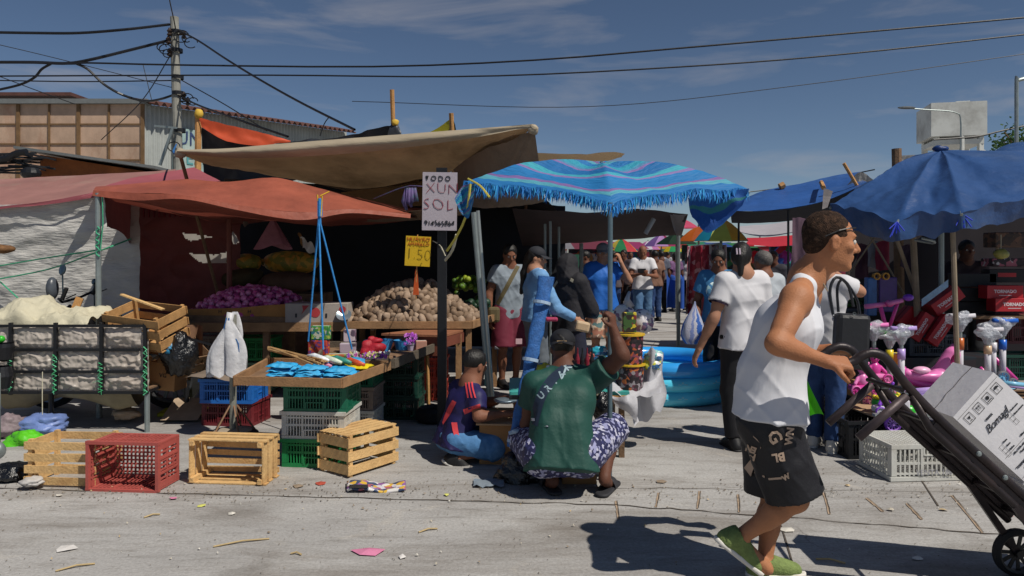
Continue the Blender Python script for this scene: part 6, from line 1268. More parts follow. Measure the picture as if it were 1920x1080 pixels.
for g in 'LR':
    A,T=J['ank'+g],J['toe'+g]; d=(T-A); d.z=0; d.normalize(); o=V3((A.x,A.y,0)); s=S(); s.cap(o-d*.055+V3((0,0,.012)),o+d*.19+V3((0,0,.012)),.046,.05,k=.01); so=sout(s,'sandal',M('dark_sandal','2a2a2e',.7,.2),t,.008,clip=[(V3((0,0,.024)),V3((0,0,1))),(V3((0,0,.002)),V3((0,0,-1)))])
    l=V3((d.y,-d.x,0)); c_=o+d*.1; b=B(); b.grid(lambda u,v: c_+d*(v-.5)*.07+l*math.cos(u*PI)*.052+V3((0,0,.015+.06*math.sin(u*PI))),12,4); b.out('strap',M('dark_sandal','2a2a2e'),so,smooth=True)
# ------------------------------------------------ boy crouching
navy=M('navy_jersey','1d1a4c',.6,.08,4,.4,10,dist=.02); coral=M('coral_trim','d2434a',.6,.05)
f=V3((.86,.5,0)).normalized(); r=V3((f.y,-f.x,0))
hc=P(850,822,5.40); sc_=P(876,735,5.44)
J=dict(hipR=hc+r*.075,hipL=hc-r*.075,kneeR=P(922,838,5.34),kneeL=P(918,800,5.72),ankR=P(858,858,5.30),ankL=P(880,852,5.72),toeR=P(866,873,5.3),toeL=P(905,866,5.8),shR=sc_+r*.15+V3((0,0,-.02)),shL=sc_-r*.15,neck=P(882,716,5.45),head=P(891,684,5.47),
  elR=P(896,782,5.24),wrR=P(948,776,5.30),elL=P(915,755,5.62),wrL=P(945,748,5.5),pnR=V3((0,.2,-1)),pnL=V3((0,0,-1)),curlL=35,curlR=35,fuR=(.5,0,.85))
pr=person('crouching boy in navy football shirt with coral stripes and blue denim shorts',J,(.75,.65,-.15),UP,skB,h=.009,w=.86,hs=.92,top=(navy,.62,.07,.016),bot=(M('denim_shorts','4878a8',.8,.2,12,.4,40,dirt='80a8cc',dirta=.6),'below',.022,1.12),shoe=(sneakb,solew),hair=(hairm,'crop'),fwd=f,legs=.9,armr=.85)
t=pr['t']
for k in range(3): patch(([(871+k*6,712),(873+k*6,728),(876+k*7,746)],[(874+k*6,712),(876+k*6,728),(879+k*7,746)]),pr['top'],coral,t,'shoulder_stripe',n=8,m=1)
patch(([(848,750),(838,768),(829,792)],[(856,754),(845,775),(831,796)]),pr['top'],coral,t,'side_stripe',n=8,m=1); patch(([(846,792),(850,812),(858,828)],[(857,792),(860,812),(864,826)]),pr['top'],coral,t,'side_stripe',n=8,m=1)
patch(([(868,768),(885,762),(900,757)],[(871,777),(886,771),(902,766)]),pr['top'],coral,t,'sleeve_cuff',n=8,m=2); patch(([(823,736),(830,734),(838,738)],[(823,744),(830,745),(838,744)]),pr['top'],coral,t,'back_mark',n=5,m=1)
# ------------------------------------------------ standing shoppers
def stdp(label,px,pt,Y,yaw,face=None,**k):
    a=k.pop('arms',{}); st=k.pop('stride',0); ln=k.pop('lean',0); sl=k.pop('slim',1); J,fw,rt,s=stand(px,pt,Y,yaw,arms=a,stride=st,lean=ln,slim=sl)
    fc=face if face is not None else fw; k.setdefault('w',s); k.setdefault('hs',s*1.02); return person(label,J,fc,UP,fwd=fw,**k),J,fw,rt,s
hk=dict(h=.0115)
# grey tee, maroon shorts
grt=M('grey_blue_tee','7d8791',.8,.06,4,.4,10,dist=.02); mar=M('maroon_shorts','6e2438',.7,.1,4,.3,12)
p,J,fw,rt,s=stdp('man in grey tee and maroon shorts with crossbody strap looking down',955,458,8.4,200,face=(.25,-1,-.45),skin=skB,top=(grt,.5,.08,.018),bot=(mar,'loose',.03,.98),shoe=(sneakb,sneakb),hair=(hairm,'crop'),arms=dict(elR=(.26,-.02,1.14),wrR=(.27,.04,.87)),**hk)
s_=S(); ls=lambda a,b_,z: V3((P(px,0,8.4).x,0,0))
b=B(); a0=lerp(J['neck'],J['shL'],.45)+fw*.13; a1=J['hipR']+fw*.13+V3((0,0,.10))
strapm=M('olive_strap','5c5238',.8); patch(([(968,497),(950,530),(930,568)],[(975,500),(957,534),(936,572)]),p['top'],strapm,p['t'],'crossbody_strap',n=14,m=2)
b=B(); b.rbox(P(926,590,8.15),(.13,.08,.17),.03); b.out('shoulder_bag',strapm,p['t'])
b=B(); b.box(P(973,640,8.2),(.07,.003,.06)); b.out('shorts_logo',M('pink_white_print','c9a8b0',.7),p['t']); b=B(); b.prism([P(928,648,8.15),P(937,655,8.15),P(927,655,8.15)],(0,-.002,0)); b.out('shorts_logo',M('grey_print','9a9aa0',.7),p['t'])
for a_,c_ in (((908,640,8.2),(912,700,8.2)),): b=B(); b.tube([P(*a_),P(*c_)],.02,8); b.out('white_tube_roll',whb,None,'short white roll held by the man in grey tee','roll')
# denim jacket woman
den=M('light_denim','6f9cc8',.8,.12,6,.45,14,dirt='4a74a8',dirta=.6,dist=.03)
p,J,fw,rt,s=stdp('woman in light denim jacket and dark cap with long black ponytail reaching right',1004,463,7.6,-70,face=(.95,-.25,-.2),skin=skD,armr=.82,top=(den,1.85,.02,.022,'denim_jacket'),bot=(M('grey_jeans','5f666e',.8,.15,8,.4,14),'trousers',.012,1.95),shoe=(sneakb,solew),hair=(hairm,'long'),hats=('cap',M('charcoal_cap','23252c',.8,.15,20)),
  arms=dict(elR=(.22,.16,1.06),wrR=(.20,.42,.93),elL=(-.22,.12,1.07),wrL=(-.1,.36,.98)),**hk)
b=B(); b.ell(P(1014,512,7.5),(.06,.08,.05),jit=.3); b.out('white_collar_scarf',white,p['t'],smooth=True)
b=B(); b.rbox(P(1092,612,7.4),(.14,.1,.1),.02,Matrix.Rotation(R(12),3,'Y')); b.out('cream_purse',M('cream_leather','c2a888',.5,.05),None,'cream purse in the hands of the denim jacket woman','purse')
b=B(); b.rbox(P(1034,598,7.45),(.12,.16,.04),.015); b.out('pink_hem',M('pink_shirt','a8385c',.7),p['t'])
# hooded person
hd=M('black_hoodie','222126',.8,.15,5,.5,8,dist=.04)
p,J,fw,rt,s=stdp('person in black hoodie with hood up and cream shoulder strap',1066,478,8.0,-40,face=(.75,.3,-.2),skin=skD,top=(hd,1.9,.12,.035,'hoodie'),bot=(M('navy_skirt','1f2030',.8,.1),'skirt',.01,1.1),shoe=(sneakb,sneakb),hats=('hood',hd),arms=dict(elR=(.24,.14,1.06),wrR=(.14,.36,1.0),elL=(-.24,.05,1.1),wrL=(-.1,.3,.95)),**hk)
patch(([(1036,545),(1048,528),(1062,524),(1074,530)],[(1036,538),(1048,521),(1063,517),(1076,524)]),p['top'],M('cream_strap','a59e8a',.7),p['t'],'shoulder_strap',n=12,m=2)
# blue shirt man
blu=M('royal_blue_shirt','1f63b8',.65,.06,4,.4,8,dist=.03); flo=MV('floral_shorts',['b8886a','8a6a5a','c8a88a','5a7a7a','a8705a','d0b8a0'],22)
p,J,fw,rt,s=stdp('man in bright blue shirt, grey cap and floral shorts with hand to his ear',1130,456,9.2,180,face=(-.1,-1,-.12),skin=skD,top=(blu,.55,.06,.022),bot=(flo,'loose',.02,.98),shoe=(sneakb,solew),hair=(hairm,'crop'),hats=('cap',M('grey_cap','77767a',.8,.1,20)),arms=dict(elL=(-.34,.08,1.25),wrL=(-.22,.13,1.50),hdL=(.3,0,1),elR=(.24,.02,1.14),wrR=(.24,.1,.9),curlL=40),**hk)
# white tee man with phone
p,J,fw,rt,s=stdp('balding man in white tee and blue jeans looking at his phone',1205,460,14.0,175,face=(-.15,-1,-.45),skin=skB,top=(white,.55,.05,.022),bot=(jeans,'trousers',.018,1.97),shoe=(sneakw,solew),hair=(hairg,'crop','x'),stride=.25,arms=dict(elR=(.26,.1,1.13),wrR=(.05,.32,1.2),elL=(-.26,.1,1.13),wrL=(-.07,.30,1.17),curlR=45,curlL=45),h=.0125)
b=B(); b.rbox(J['wrR']+fw*.06+V3((0,0,.05)),(.15,.01,.08),.01); b.out('phone',black,None,'dark phone held by the balding man in white tee','phone')
fk=dict(h=.015)
stdp('man in slate grey shirt and black trousers walking far down the lane',1240,470,19.0,10,skin=skC,top=(M('slate_shirt','4d5160',.8),.6,.08,.02),bot=(blackc,'trousers',.015,1.95),shoe=(sneakb,sneakb),hair=(hairm,'short'),**fk)
stdp('woman in white long sleeved top and black trousers at the dress rack',1290,473,19.5,-30,skin=skC,top=(white,1.9,.02,.01),bot=(blackc,'trousers',.01,1.95),shoe=(sneakb,solew),hair=(hairm,'tied'),arms=dict(elR=(.25,.15,1.2),wrR=(.2,.35,1.25)),**fk)
stdp('person in striped violet top and long blue skirt far down the lane',1266,474,19.2,20,skin=skC,top=(M('violet_stripe','6a4a70',.8,.4,3),.6,.02,.015),bot=(M('cobalt_skirt','1f4a9c',.8,.1),'skirt',.03,1.7),shoe=(sneakb,sneakb),hair=(hairm,'tied'),**fk)
for (px,pt,Y,yw,cl,cb,lb) in ((1228,469,16.5,20,'7a5a4a',jeansd,'brown topped shopper just behind the slate shirt man'),(1326,470,15.5,170,'4a3a5a',blackc,'shopper in dark violet walking beside the dress rack'),(1182,470,20,180,'a05a4a',jeansd,'distant shopper in rusty red top left of the phone man'),(1300,472,22,200,'3a6a5a',blackc,'distant shopper in green top near the dress rack'),(1236,473,27,180,'b0a090',jeansd,'distant shopper in beige behind the lane walkers'),(1150,470,16,10,'50484e',jeansd,'dark grey topped shopper right of the blue shirt man'),(1470,472,14,200,'6a6a72',jeansd,'grey topped shopper seen beyond the tank top man neck'),(1222,468,23,180,'5a6a80',jeansd,'distant shopper in grey blue top left of the slate shirt man'),(1252,471,27,0,'8a8a90',blackc,'distant shopper in pale grey top'),(1310,472,24,40,'7a2a3a',blackc,'distant shopper in dark red top beside the dress rack'),(1278,474,31,180,'c0b8b0',jeansd,'distant shopper in cream top at the end of the lane'),(1170,468,17,150,'3a3036',blackc,'dark clothed shopper behind the blue shirt man'),(1098,470,13,100,'2a2228',blackc,'dark clothed shopper between hooded person and blue shirt man'),(1450,470,12,160,'2a2a34',blackc,'dark clothed shopper right of the bun haired woman')):
    stdp(lb,px,pt,Y,yw,skin=skC,top=(M('ft'+cl,cl,.8),.6,.06,.02),bot=(cb,'trousers',.012,1.95),shoe=(sneakb,sneakb),hair=(hairm,'crop'),**fk)
# blue tee woman with bag
btee=M('sky_tee','3f7cab',.75,.06,4,.4,10,dist=.02)
p,J,fw,rt,s=stdp('woman in sky blue tee carrying a white and blue plastic bag',1348,467,7.7,150,face=(-.35,-1,-.4),skin=skB,top=(btee,.6,.06,.02),bot=(blackc,'trousers',.01,1.95),shoe=(sneakb,sneakb),hair=(hairm,'tied'),arms=dict(elR=(.26,.02,1.12),wrR=(.20,.16,.93),curlR=60),**hk)
b=B(); gr_=MV('tee_print',['9ac0cc','3f7cab','5a90b4','c8d8d8'],30); b.ell(P(1342,545,7.45),(.10,.02,.09),n=14); b.out('tee_print',gr_,p['t'],smooth=True)
# bun haired woman, white tee, back turned
p,J,fw,rt,s=stdp('woman with black hair bun, white tee with dark cuffs and black trousers seen from behind',1392,454,5.75,12,face=(.35,1,0),skin=skD,top=(white,.58,.08,.02),bot=(blackc,'trousers',.014,1.95),shoe=(sneakb,sneakb),hair=(hairm,'tied'),arms=dict(elL=(-.27,-.02,1.12),wrL=(-.36,.08,.84),elR=(.24,.05,1.12),wrR=(.2,.22,.95)),h=.0095)
q=p['q']; b=B(); 
for k in (-1,1): b.tube([q(-.02+.012*k,-.125,.07),q(-.015+.012*k,-.15,.02)],.007,6)
b.out('hair_claw',M('pearl_claw','a89aa8',.3),p['t'])
e_=lerp(J['shL'],J['elL'],.58); b=B(); d_=(J['elL']-J['shL']).normalized(); b.lathe(e_,[(.074,-.022),(.077,.0),(.074,.016)],20,axis=d_); b.out('dark_cuff',M('plum_cuff','2a1a30',.8),p['t'],smooth=True)
hp=(J['hipL']+J['hipR'])/2; b=B(); b.v=[]; b.lathe(hp-V3((0,0,.075)),[(.128,-.008),(.137,.0),(.13,.012)],28); b.v=[(hp.x+(v[0]-hp.x)*1.28,hp.y+(v[1]-hp.y)*.88,v[2]) for v in b.v]; b.out('pink_hem',M('pink_hem','a83a5c',.8),p['t'],smooth=True)
# white shirt person behind
p,J,fw,rt,s=stdp('person in pale grey tee mostly hidden behind the bun haired woman',1432,470,6.9,20,skin=skB,top=(M('pale_tee','a9b0b8',.8,.05,4,.4,10),.6,.06,.025),bot=(jeansd,'trousers',.012,1.95),shoe=(sneakb,solew),hair=(hairg,'crop'),**hk)
# woman behind tank man with black bag
p,J,fw,rt,s=stdp('woman in white tee and blue jeans with black shoulder bag beyond the tank top man',1545,462,5.75,-35,face=(.6,.7,0),skin=skD,top=(white,.6,.06,.02),bot=(jeansd,'trousers',.010,1.97),shoe=(sneakw,solew),hair=(hairm,'tied'),stride=-.12,arms=dict(elR=(.27,.1,1.36),wrR=(.05,.14,1.52),elL=(-.24,.05,1.12),wrL=(-.15,.25,1.0)),h=.0095)
t=thing('shoulder_bag','large black leather shoulder bag hanging by the white tee woman','bag',P(1592,700,5.4))
bl=M('black_leather','1a1b20',.45,.2,8,.3,20,spec=.5); b=B(); b.rbox(P(1595,640,5.4),(.24,.12,.40),.03,Matrix.Rotation(R(3),3,'Y')); b.out('bag_body',bl,t)
b=B(); b.tube(curve(PP([(1562,590,5.36),(1556,545,5.38),(1568,520,5.4),(1590,535,5.42),(1600,575,5.42)]),14),.011,6); b.tube(curve(PP([(1572,585,5.45),(1570,540,5.46),(1582,525,5.46),(1606,560,5.46),(1612,590,5.45)]),14),.01,6); b.out('bag_strap',bl,t)
b=B(); b.lathe(P(1602,588,5.33),[(.008,0),(.012,0),(.012,.004)],12,axis=V3((0,-1,0))); b.out('bag_ring',steel,t)
b=B(); b.tube([P(1548,520,5.5),P(1555,570,5.45),P(1562,595,5.44)],.005,5); b.ell(P(1563,598,5.43),(.012,.012,.016)); b.out('key_lanyard',M('silver_cord','8a8a94',.4,metal=.5),None,'thin lanyard with charm on the white tee woman','lanyard')
# stall keeper in the dark at right
stdp('stall keeper in dark clothes standing in the shade of the toy stall',1812,450,8.4,170,skin=skC,top=(M('dark_red_brown_tee','2a1c20',.8),.6,.06,.02),bot=(blackc,'trousers',.012,1.95),shoe=(sneakb,sneakb),hair=(hairm,'crop'),arms=dict(elR=(.25,.15,1.15),wrR=(.05,.3,1.2)),**hk)
# ================================================================= plastic bag of the blue tee woman
def hbag(name,px,pt,pb,Y,w_,mat,label,seed=0):
    b=B(); a,c=P(px,pt,Y),P(px,pb,Y)
    def fn(u,v):
        an=u*2*PI; wd=w_*(.06+.94*math.sin(min(1,v*1.15)*PI*.62)**1.6)*(1-.9*max(0,v-.88)/.12*.5); return V3((lerp(a.x,c.x,v)-.03*v+math.cos(an)*wd*(1+.12*math.sin(5*an+seed)*v),Y+math.sin(an)*wd*.5,lerp(a.z,c.z,v)+.0))
    b.grid(fn,36,18); return b.out(name,mat,None,label,'bag',smooth=True)
hbag('carrier_bag',1303,565,645,7.35,.11,MS('striped_bag_plastic',[(0,'c8c8d8'),(.3,'8a9ad0'),(.45,'d0d0dc'),(.62,'3a6ac0'),(.8,'b8c0d8')],'u',3,trans=.2,dist=.15,rough=.35),'white and blue striped carrier bag held by the sky blue tee woman')
# ================================================================= inflatable pool
t=thing('inflatable_pool','round blue inflatable paddling pool with three rings','pool',(P(1245,0,7.95).x,7.95,0)); px0,pR=t.location.x,.64
pm1=M('pool_blue','35a0ec',.22,.08,2,.05,20,spec=.6,trans=.12); pm2=M('pool_cyan','5ed6f6',.22,.06,2,.05,20,spec=.6,trans=.12)
for k,(z,mt) in enumerate(((.072,pm2),(.21,pm2),(.35,pm1))):
    b=B()
    def fn(u,v):
        a=u*2*PI; c=v*2*PI; r=.078*(1+.015*math.sin(a*24)*max(0,-math.cos(c))); return V3((px0+math.cos(a)*(pR+math.cos(c)*r),7.95+math.sin(a)*(pR+math.cos(c)*r),z+math.sin(c)*r*.98))
    b.grid(fn,96,20); b.out('air_ring',mt,t,smooth=True)
b=B(); b.lathe((px0,7.95,.02),[(0,0),(pR-.03,0)],48); b.out('pool_floor',pm1,t)
for z,s_ in ((.215,.03),(.075,.03)):
    for k in range(7):
        a=R(228+k*15); bb=[]
        b=B(); mtx=frame((px0+math.cos(a)*(pR+.0795),7.95+math.sin(a)*(pR+.0795),z+.012),(-math.sin(a),math.cos(a),0),(0,0,1)); text('~*~',.06,mtx,M('pool_print','9fd8e4',.3),t,name='pool_print')
# ================================================================= vendor table in the centre
t=thing('vendor_table','low teal topped vendor table draped with white plastic under the fringed umbrella','table',(P(1060,0,5.6).x,5.6,0)); zt_=.475
tx0,tx1=P(955,0,5.6).x,P(1178,0,5.5).x
b=B(); b.box(((tx0+tx1)/2,5.75,zt_),(tx1-tx0,.62,.03)); b.out('table_top',M('teal_board','3f9a94',.5,.15,5),t); b=B(); b.beam((tx0,5.435,zt_-.035),(tx1,5.435,zt_-.035),.02,.05); b.out('table_apron',wood,t)
for xx in (tx0+.05,tx1-.05):
    for yy in (5.5,6.0): b=B(); b.box((xx,yy,.23),(.04,.04,.46)); b.out('leg',woodd,t)
wp=M('white_drape','c6c6cc',.5,.05,6,.5,8,trans=.25,dist=.04)
b=B(); b.grid(lambda u,v: P(lerp(1125,1196,u),lerp(742,lerp(748,792,max(0,(u-.25)/.75)),v),5.40)+V3((0,.05*math.sin(u*7)-.03*math.sin(v*4),.012*math.sin(u*11))),20,10)
def dr(u,v):
    px=lerp(1192,1244,u); top=lerp(690,655,math.sin(u*2.4)); bot=lerp(800,758,u); py=lerp(top,bot,v); return P(px,py,5.62+.06*math.sin(u*8)+.1*v*u)+V3((.03*math.sin(v*6+u*3)*v,0,.02*math.sin(u*14)))
b.out('plastic_drape',wp,t,smooth=True); b=B(); b.grid(dr,28,18); b.out('plastic_drape',wp,t,smooth=True)
b=B(); b.grid(lambda u,v:(lambda p:p)(P(lerp(1145,1240,u),lerp(735,668,v)+10*math.sin(u*3),lerp(5.42,5.9,v))+V3((0,0,.03*mnoise.noise(V3((u*6,v*6,0)))))),14,14); b.out('plastic_cover',wp,t,smooth=True)
tn=[MV('tin_print_a',['1c1418','7a3a4a','2a2024','a8502a','1a1216','241c1e','b88a8a'],42),MV('tin_print_b',['20181c','8a8488','5a2a3a','302428','b0602f','17121a','6a5a60'],42),MV('tin_print_c',['1f2a1a','c8b42f','3a5a2a','282018','7a2a2a'],30)]
yl=M('yellow_lid','c9a42a',.4,.08)
t=thing('printed_pail_lower','printed cylindrical pail lowest in the stack on the vendor table','pail',P(1180,732,5.6)); x_=t.location.x
def pail(name,z0,z1,r0,r1,mt,label):
    t=thing(name,label,'pail',(x_,5.6,z0)); b=B(); b.lathe((x_,5.6,z0),[(0,0),(r0,0),(r1,z1-z0)],28); b.out('body',mt,t,smooth=False); b=B(); b.lathe((x_,5.6,z1),[(r1+.001,-.006),(r1+.012,-.004),(r1+.012,.008),(0,.010)],28); b.out('lid',yl,t)
bpy.data.objects.remove(t)
z1_=P(0,731,5.6).z; z2_=P(0,683,5.6).z; z3_=P(0,627,5.6).z
pail('printed_pail',z1_,z2_,.105,.108,tn[1],'dark printed pail at the bottom of the stack on the vendor table'); pail('printed_pail',z2_+.01,z3_,.095,.105,tn[0],'dark printed pail with pink print on top of the lower pail')
b=B(); b.rbox(P(1180,604,5.56),(.10,.05,.15),.005); b.out('printed_carton',tn[2],None,'small dark green printed carton standing on the upper pail','box')
t=thing('ball_bag','clear bag of white printed balls beside the printed carton','bag',P(1195,630,5.75)); bp=MV('ball_print',['d0ccd0','d0ccd0','d4d0d4','d8d4d8','8a6a8a','cfcad0','c0b8aa','d0ccd0','5a5a7a'],34)
for (px,py,r_) in ((1170,590,.085),(1202,603,.10),(1165,612,.06)): b=B(); b.ell(P(px,py,5.8),r_,n=20,m=14); b.out('ball',bp,t,smooth=True)
b=B(); b.tube([P(1178,575,5.8),P(1176,560,5.8),P(1180,548,5.85)],[.05,.02,.012],10); b.out('bag_neck',wp,t,smooth=True)
# clutter on the table
rr=random.Random(12); 
for i,(px,py,cl,lb) in enumerate(((1000,700,'3a9ac0','cyan snack packet on the vendor table left of the squatting man'),(1018,692,'b8a82a','yellow snack packet behind the cap of the squatting man'),(1010,708,'c8d0d4','silver packet at the left end of the vendor table'),(1125,660,'2fa0b8','cyan packet on the right of the vendor table behind raised arm'),(1118,668,'c8685a','salmon packet on the right of the vendor table'),(1140,690,'7a8ad0','lilac packet on the right of the vendor table'),(1225,668,'7ab0b0','pale teal printed packet on the plastic drape'),(1222,684,'b8b83a','yellow green packet on the plastic drape'))):
    plbag('snack_packet',px,py,5.7 if px<1200 else 5.62,(.07,.04,.045),MV('snk'+cl,[cl,'d8d8d8',cl,'3a6a9a',cl],25,.35),lb,20+i,'packet')
t=thing('bottle_row','black bottle tops standing on vendor table right of the black cap','bottles',P(1095,690,5.6))
for k in range(4): b=B(); q_=P(1083+k*9,700,5.55); b.lathe(q_,[(.016,0),(.018,.1),(.006,.15),(.005,.19)],10,cap=True); b.out('bottle',black if k%2 else M('red_bottle','7a1f2f',.4),t)
b=B(); b.box(P(1093,688,5.62),(.09,.02,.08)); b.out('label_card',MV('lbl',['2a8a5a','b83a4a','1a1a1a'],30),t)
# long blue roll
t=thing('mesh_roll','long blue mesh roll tied with white cord leaning by the squatting man','roll',G(958,912))
mesh_b=M('blue_mesh','2f609f',.6,.35,30,.5,90)
b=B(); aa,bb_=P(966,838,4.95),P(1025,518,5.15)
def rl_(u,v):
    an=u*2*PI; p=lerp(aa,bb_,v); w_=.055*(1-.15*math.sin(v*PI))+.004*math.sin(v*40+an*2); return p+V3((math.cos(an)*w_,math.sin(an)*.022,-.1*math.cos(an)*w_))
b.grid(rl_,16,60); b.out('roll',mesh_b,t,smooth=True)
for v_ in (.84,.5,.03): b=B(); c_=lerp(aa,bb_,v_); b.lathe(c_,[(.045,-.012),(.062,-.01),(.062,.01),(.045,.012)],14,axis=(bb_-aa).normalized()); b.out('cord_tie',M('pale_blue_tie','9ab0c8',.6),t)
b=B(); b.tube([P(955,812,4.9),P(970,808,4.88),P(985,812,4.9)],.014,6); b.ell(P(968,808,4.87),(.03,.02,.015)); b.out('cord_tie',M('pale_blue_tie','9ab0c8'),t)
b=B(); b.box(P(970,745,4.93),(.11,.07,.018)); b.out('cord_tie',black,t)
t=thing('cardboard_box','tall cardboard box beside the crouching boy','box',(P(937,0,5.42).x,5.45,0),(0,0,R(-5)))
b=B(); b.box((0,0,.15),(.26,.3,.3)); b.out('carton',cardb,t,world=False); b=B(); b.box((.0,-.02,.315),(.3,.34,.012),Matrix.Rotation(R(8),3,'X')); b.out('lid_flap',M('pale_card','a88a6c',.85,.1),t,world=False)
b=B(); b.lathe(P(948,755,5.35),[(0,0),(.07,.004),(.085,.02),(.083,.024),(0,.01)],22); b.out('scale_dish',M('scale_metal','8fa0ac'),None,'small shiny dish held over the cardboard box by the boy','dish',smooth=True)
t=thing('cardboard_box','low cardboard box under the knees of the squatting man','box',(P(1085,0,4.9).x,4.95,0)); b=B(); b.box((P(1085,0,4.9).x,4.95,.11),(.22,.2,.22)); b.out('carton',cardb,t); b=B(); b.box((P(1068,0,4.9).x,4.848,.11),(.08,.002,.03)); b.out('label',paper,t)
plbag('bin_bag',970,885,4.95,(.14,.12,.13),bkp,'black plastic bag on the ground left of the squatting man',31); plbag('bin_bag',1080,885,5.05,(.17,.1,.10),bkp,'black plastic bag on the ground under the squatting man',32); plbag('bin_bag',1000,880,4.95,(.12,.1,.12),bkp,'black plastic bag behind the blue mesh roll foot',33)
plbag('bin_bag',1132,765,5.3,(.07,.06,.12),bkp,'black plastic bag hanging on the vendor table by the pole',34); b=B(); b.lathe(P(1118,748,5.35),[(.02,0),(.028,.03),(.012,.06),(.02,.08)],12,cap=True); b.out('dark_flask',M('yellow_black','3a3416',.5,.5,40),None,'small yellow and black flask hanging at the vendor table','flask')
t=thing('hand_mop','mint green mop head hanging behind the boy','mop',P(905,700,6.4)); b=B(); b.rbox(P(900,665,6.4),(.17,.06,.05),.02); b.rbox(P(914,695,6.42),(.05,.05,.28),.02); b.out('mop_head',M('mint_cloth','6fa89c',.8,.1,12,.4,30),t); b=B(); b.tube([P(912,640,6.42),P(906,560,6.45)],.012,6); b.out('handle',whb,t)
b=B(); b.lathe(G(812,795)+V3((0,.1,0)),[(.13,0),(.16,.03),(.16,.10),(.13,.13),(.11,.1),(.11,.0)],24); b.out('old_tyre',M('tyre_rubber','1d1e21'),None,'old black tyre on the ground by the black sign post','tyre')
# ================================================================= hand truck
t=thing('hand_truck','dark steel hand truck with two bent handles loaded with white cartons','hand truck',G(1905,1082)); 
hm=M('worn_dark_steel','2c2628',.42,.3,10,.2,40,metal=.35,dirt='4a3a36',dirta=.5); YN,YF=3.16,3.50
def rp(l,Y): return [P(x,y,Y) for x,y in l]
near=[(1580,684),(1600,678),(1614,668),(1632,662),(1652,666),(1668,680),(1700,722),(1760,785),(1900,912),(2000,1005),(2060,1060)]
off=P(1717,742,YN); dX=P(1650,722,YF).x-off.x; dZ=P(1650,722,YF).z-off.z
def shift(p): return V3((p.x+dX,YF,p.z+dZ))
nr=[P(x,y,YN) for x,y in near]; fr_=[shift(p) for p in nr]
for pts,lb in ((nr,'near_rail'),(fr_,'far_rail')):
    b=B(); b.tube(curve(pts,60),.0195,12); b.out('rail',hm,t,smooth=True)
rd_=(nr[8]-nr[7]).normalized(); pd=V3((-rd_.z,0,rd_.x)); pd=pd if pd.x<0 else -pd   # down-left of rail
dn=pd*.055
for p0,Y in ((nr,YN),(fr_,YF)):
    b=B(); b.tube([p0[6]+dn*.35+rd_*.04,p0[7]+dn,p0[8]+dn,p0[9]+dn],.0165,10); b.out('lower_rail',hm,t,smooth=True)
    b=B(); b.box((p0[7]+p0[9])/2+dn*.5,((p0[9]-p0[7]).length,.006,.05),Matrix.Rotation(math.atan2(-rd_.z,rd_.x),3,'Y')); b.out('rail_web',M('dusty_steel','3d3434',.6,.3),t)
    pg_=p0[6]+rd_*.03+dn*.6; e_=pg_+(P(1623,818,YN)-P(1712,740,YN))*1.02; b=B(); b.tube([pg_,e_],.0185,12); b.out('peg_handle',M('pipe_grey_brown','4a4042',.5,.2,10,metal=.4),t,smooth=True)
for k in (6.0,7.0,7.6,8.2,8.8):
    i=int(k); a_=lerp(nr[i],nr[i+1],k-i)+dn*.5; c_=lerp(fr_[i],fr_[i+1],k-i)+dn*.5; b=B(); b.tube([a_,c_],.011,8); b.out('cross_bar',hm,t)
b=B(); a_=nr[6]+dn*.3; c_=fr_[6]+dn*.3; b.tube([a_+pd*-.01,c_+rd_*.07],.006,6); b.tube([c_,a_+rd_*.07],.006,6); b.out('brace_rod',steel,t)
for k in (.4,.75): 
    b=B(); c_=lerp(nr[7],nr[8],k+.1)+dn*.0+V3((0,-.02,0)); b.lathe(c_,[(0,.008),(.009,.006),(.012,0)],10,axis=V3((0,-1,0))); b.out('bolt',steel,t)
b=B(); b.box(lerp(nr[9],fr_[9],.5)+V3((.1,0,.02)),(.012,.42,.3),Matrix.Rotation(R(-45),3,'Y')); b.out('toe_plate',hm,t)
for Y in (YN-.03,YF+.06):
    wc=P(1905,1036,3.2); wc.y=Y+.02; wc.z=.105 if False else wc.z
    wc=P(1907,1036,3.47); wc.y=Y if Y<YN else 3.47
    wheel(wc,wc.z,.045,t,M('tyre_rubber','1d1e21'),M('black_rim','1a1a1c',.5),11,tr=.17)
    b=B(); b.beam(wc,(nr if Y<YN else fr_)[8]+dn+rd_*.06,.03,.03); b.out('axle_bracket',hm,t)
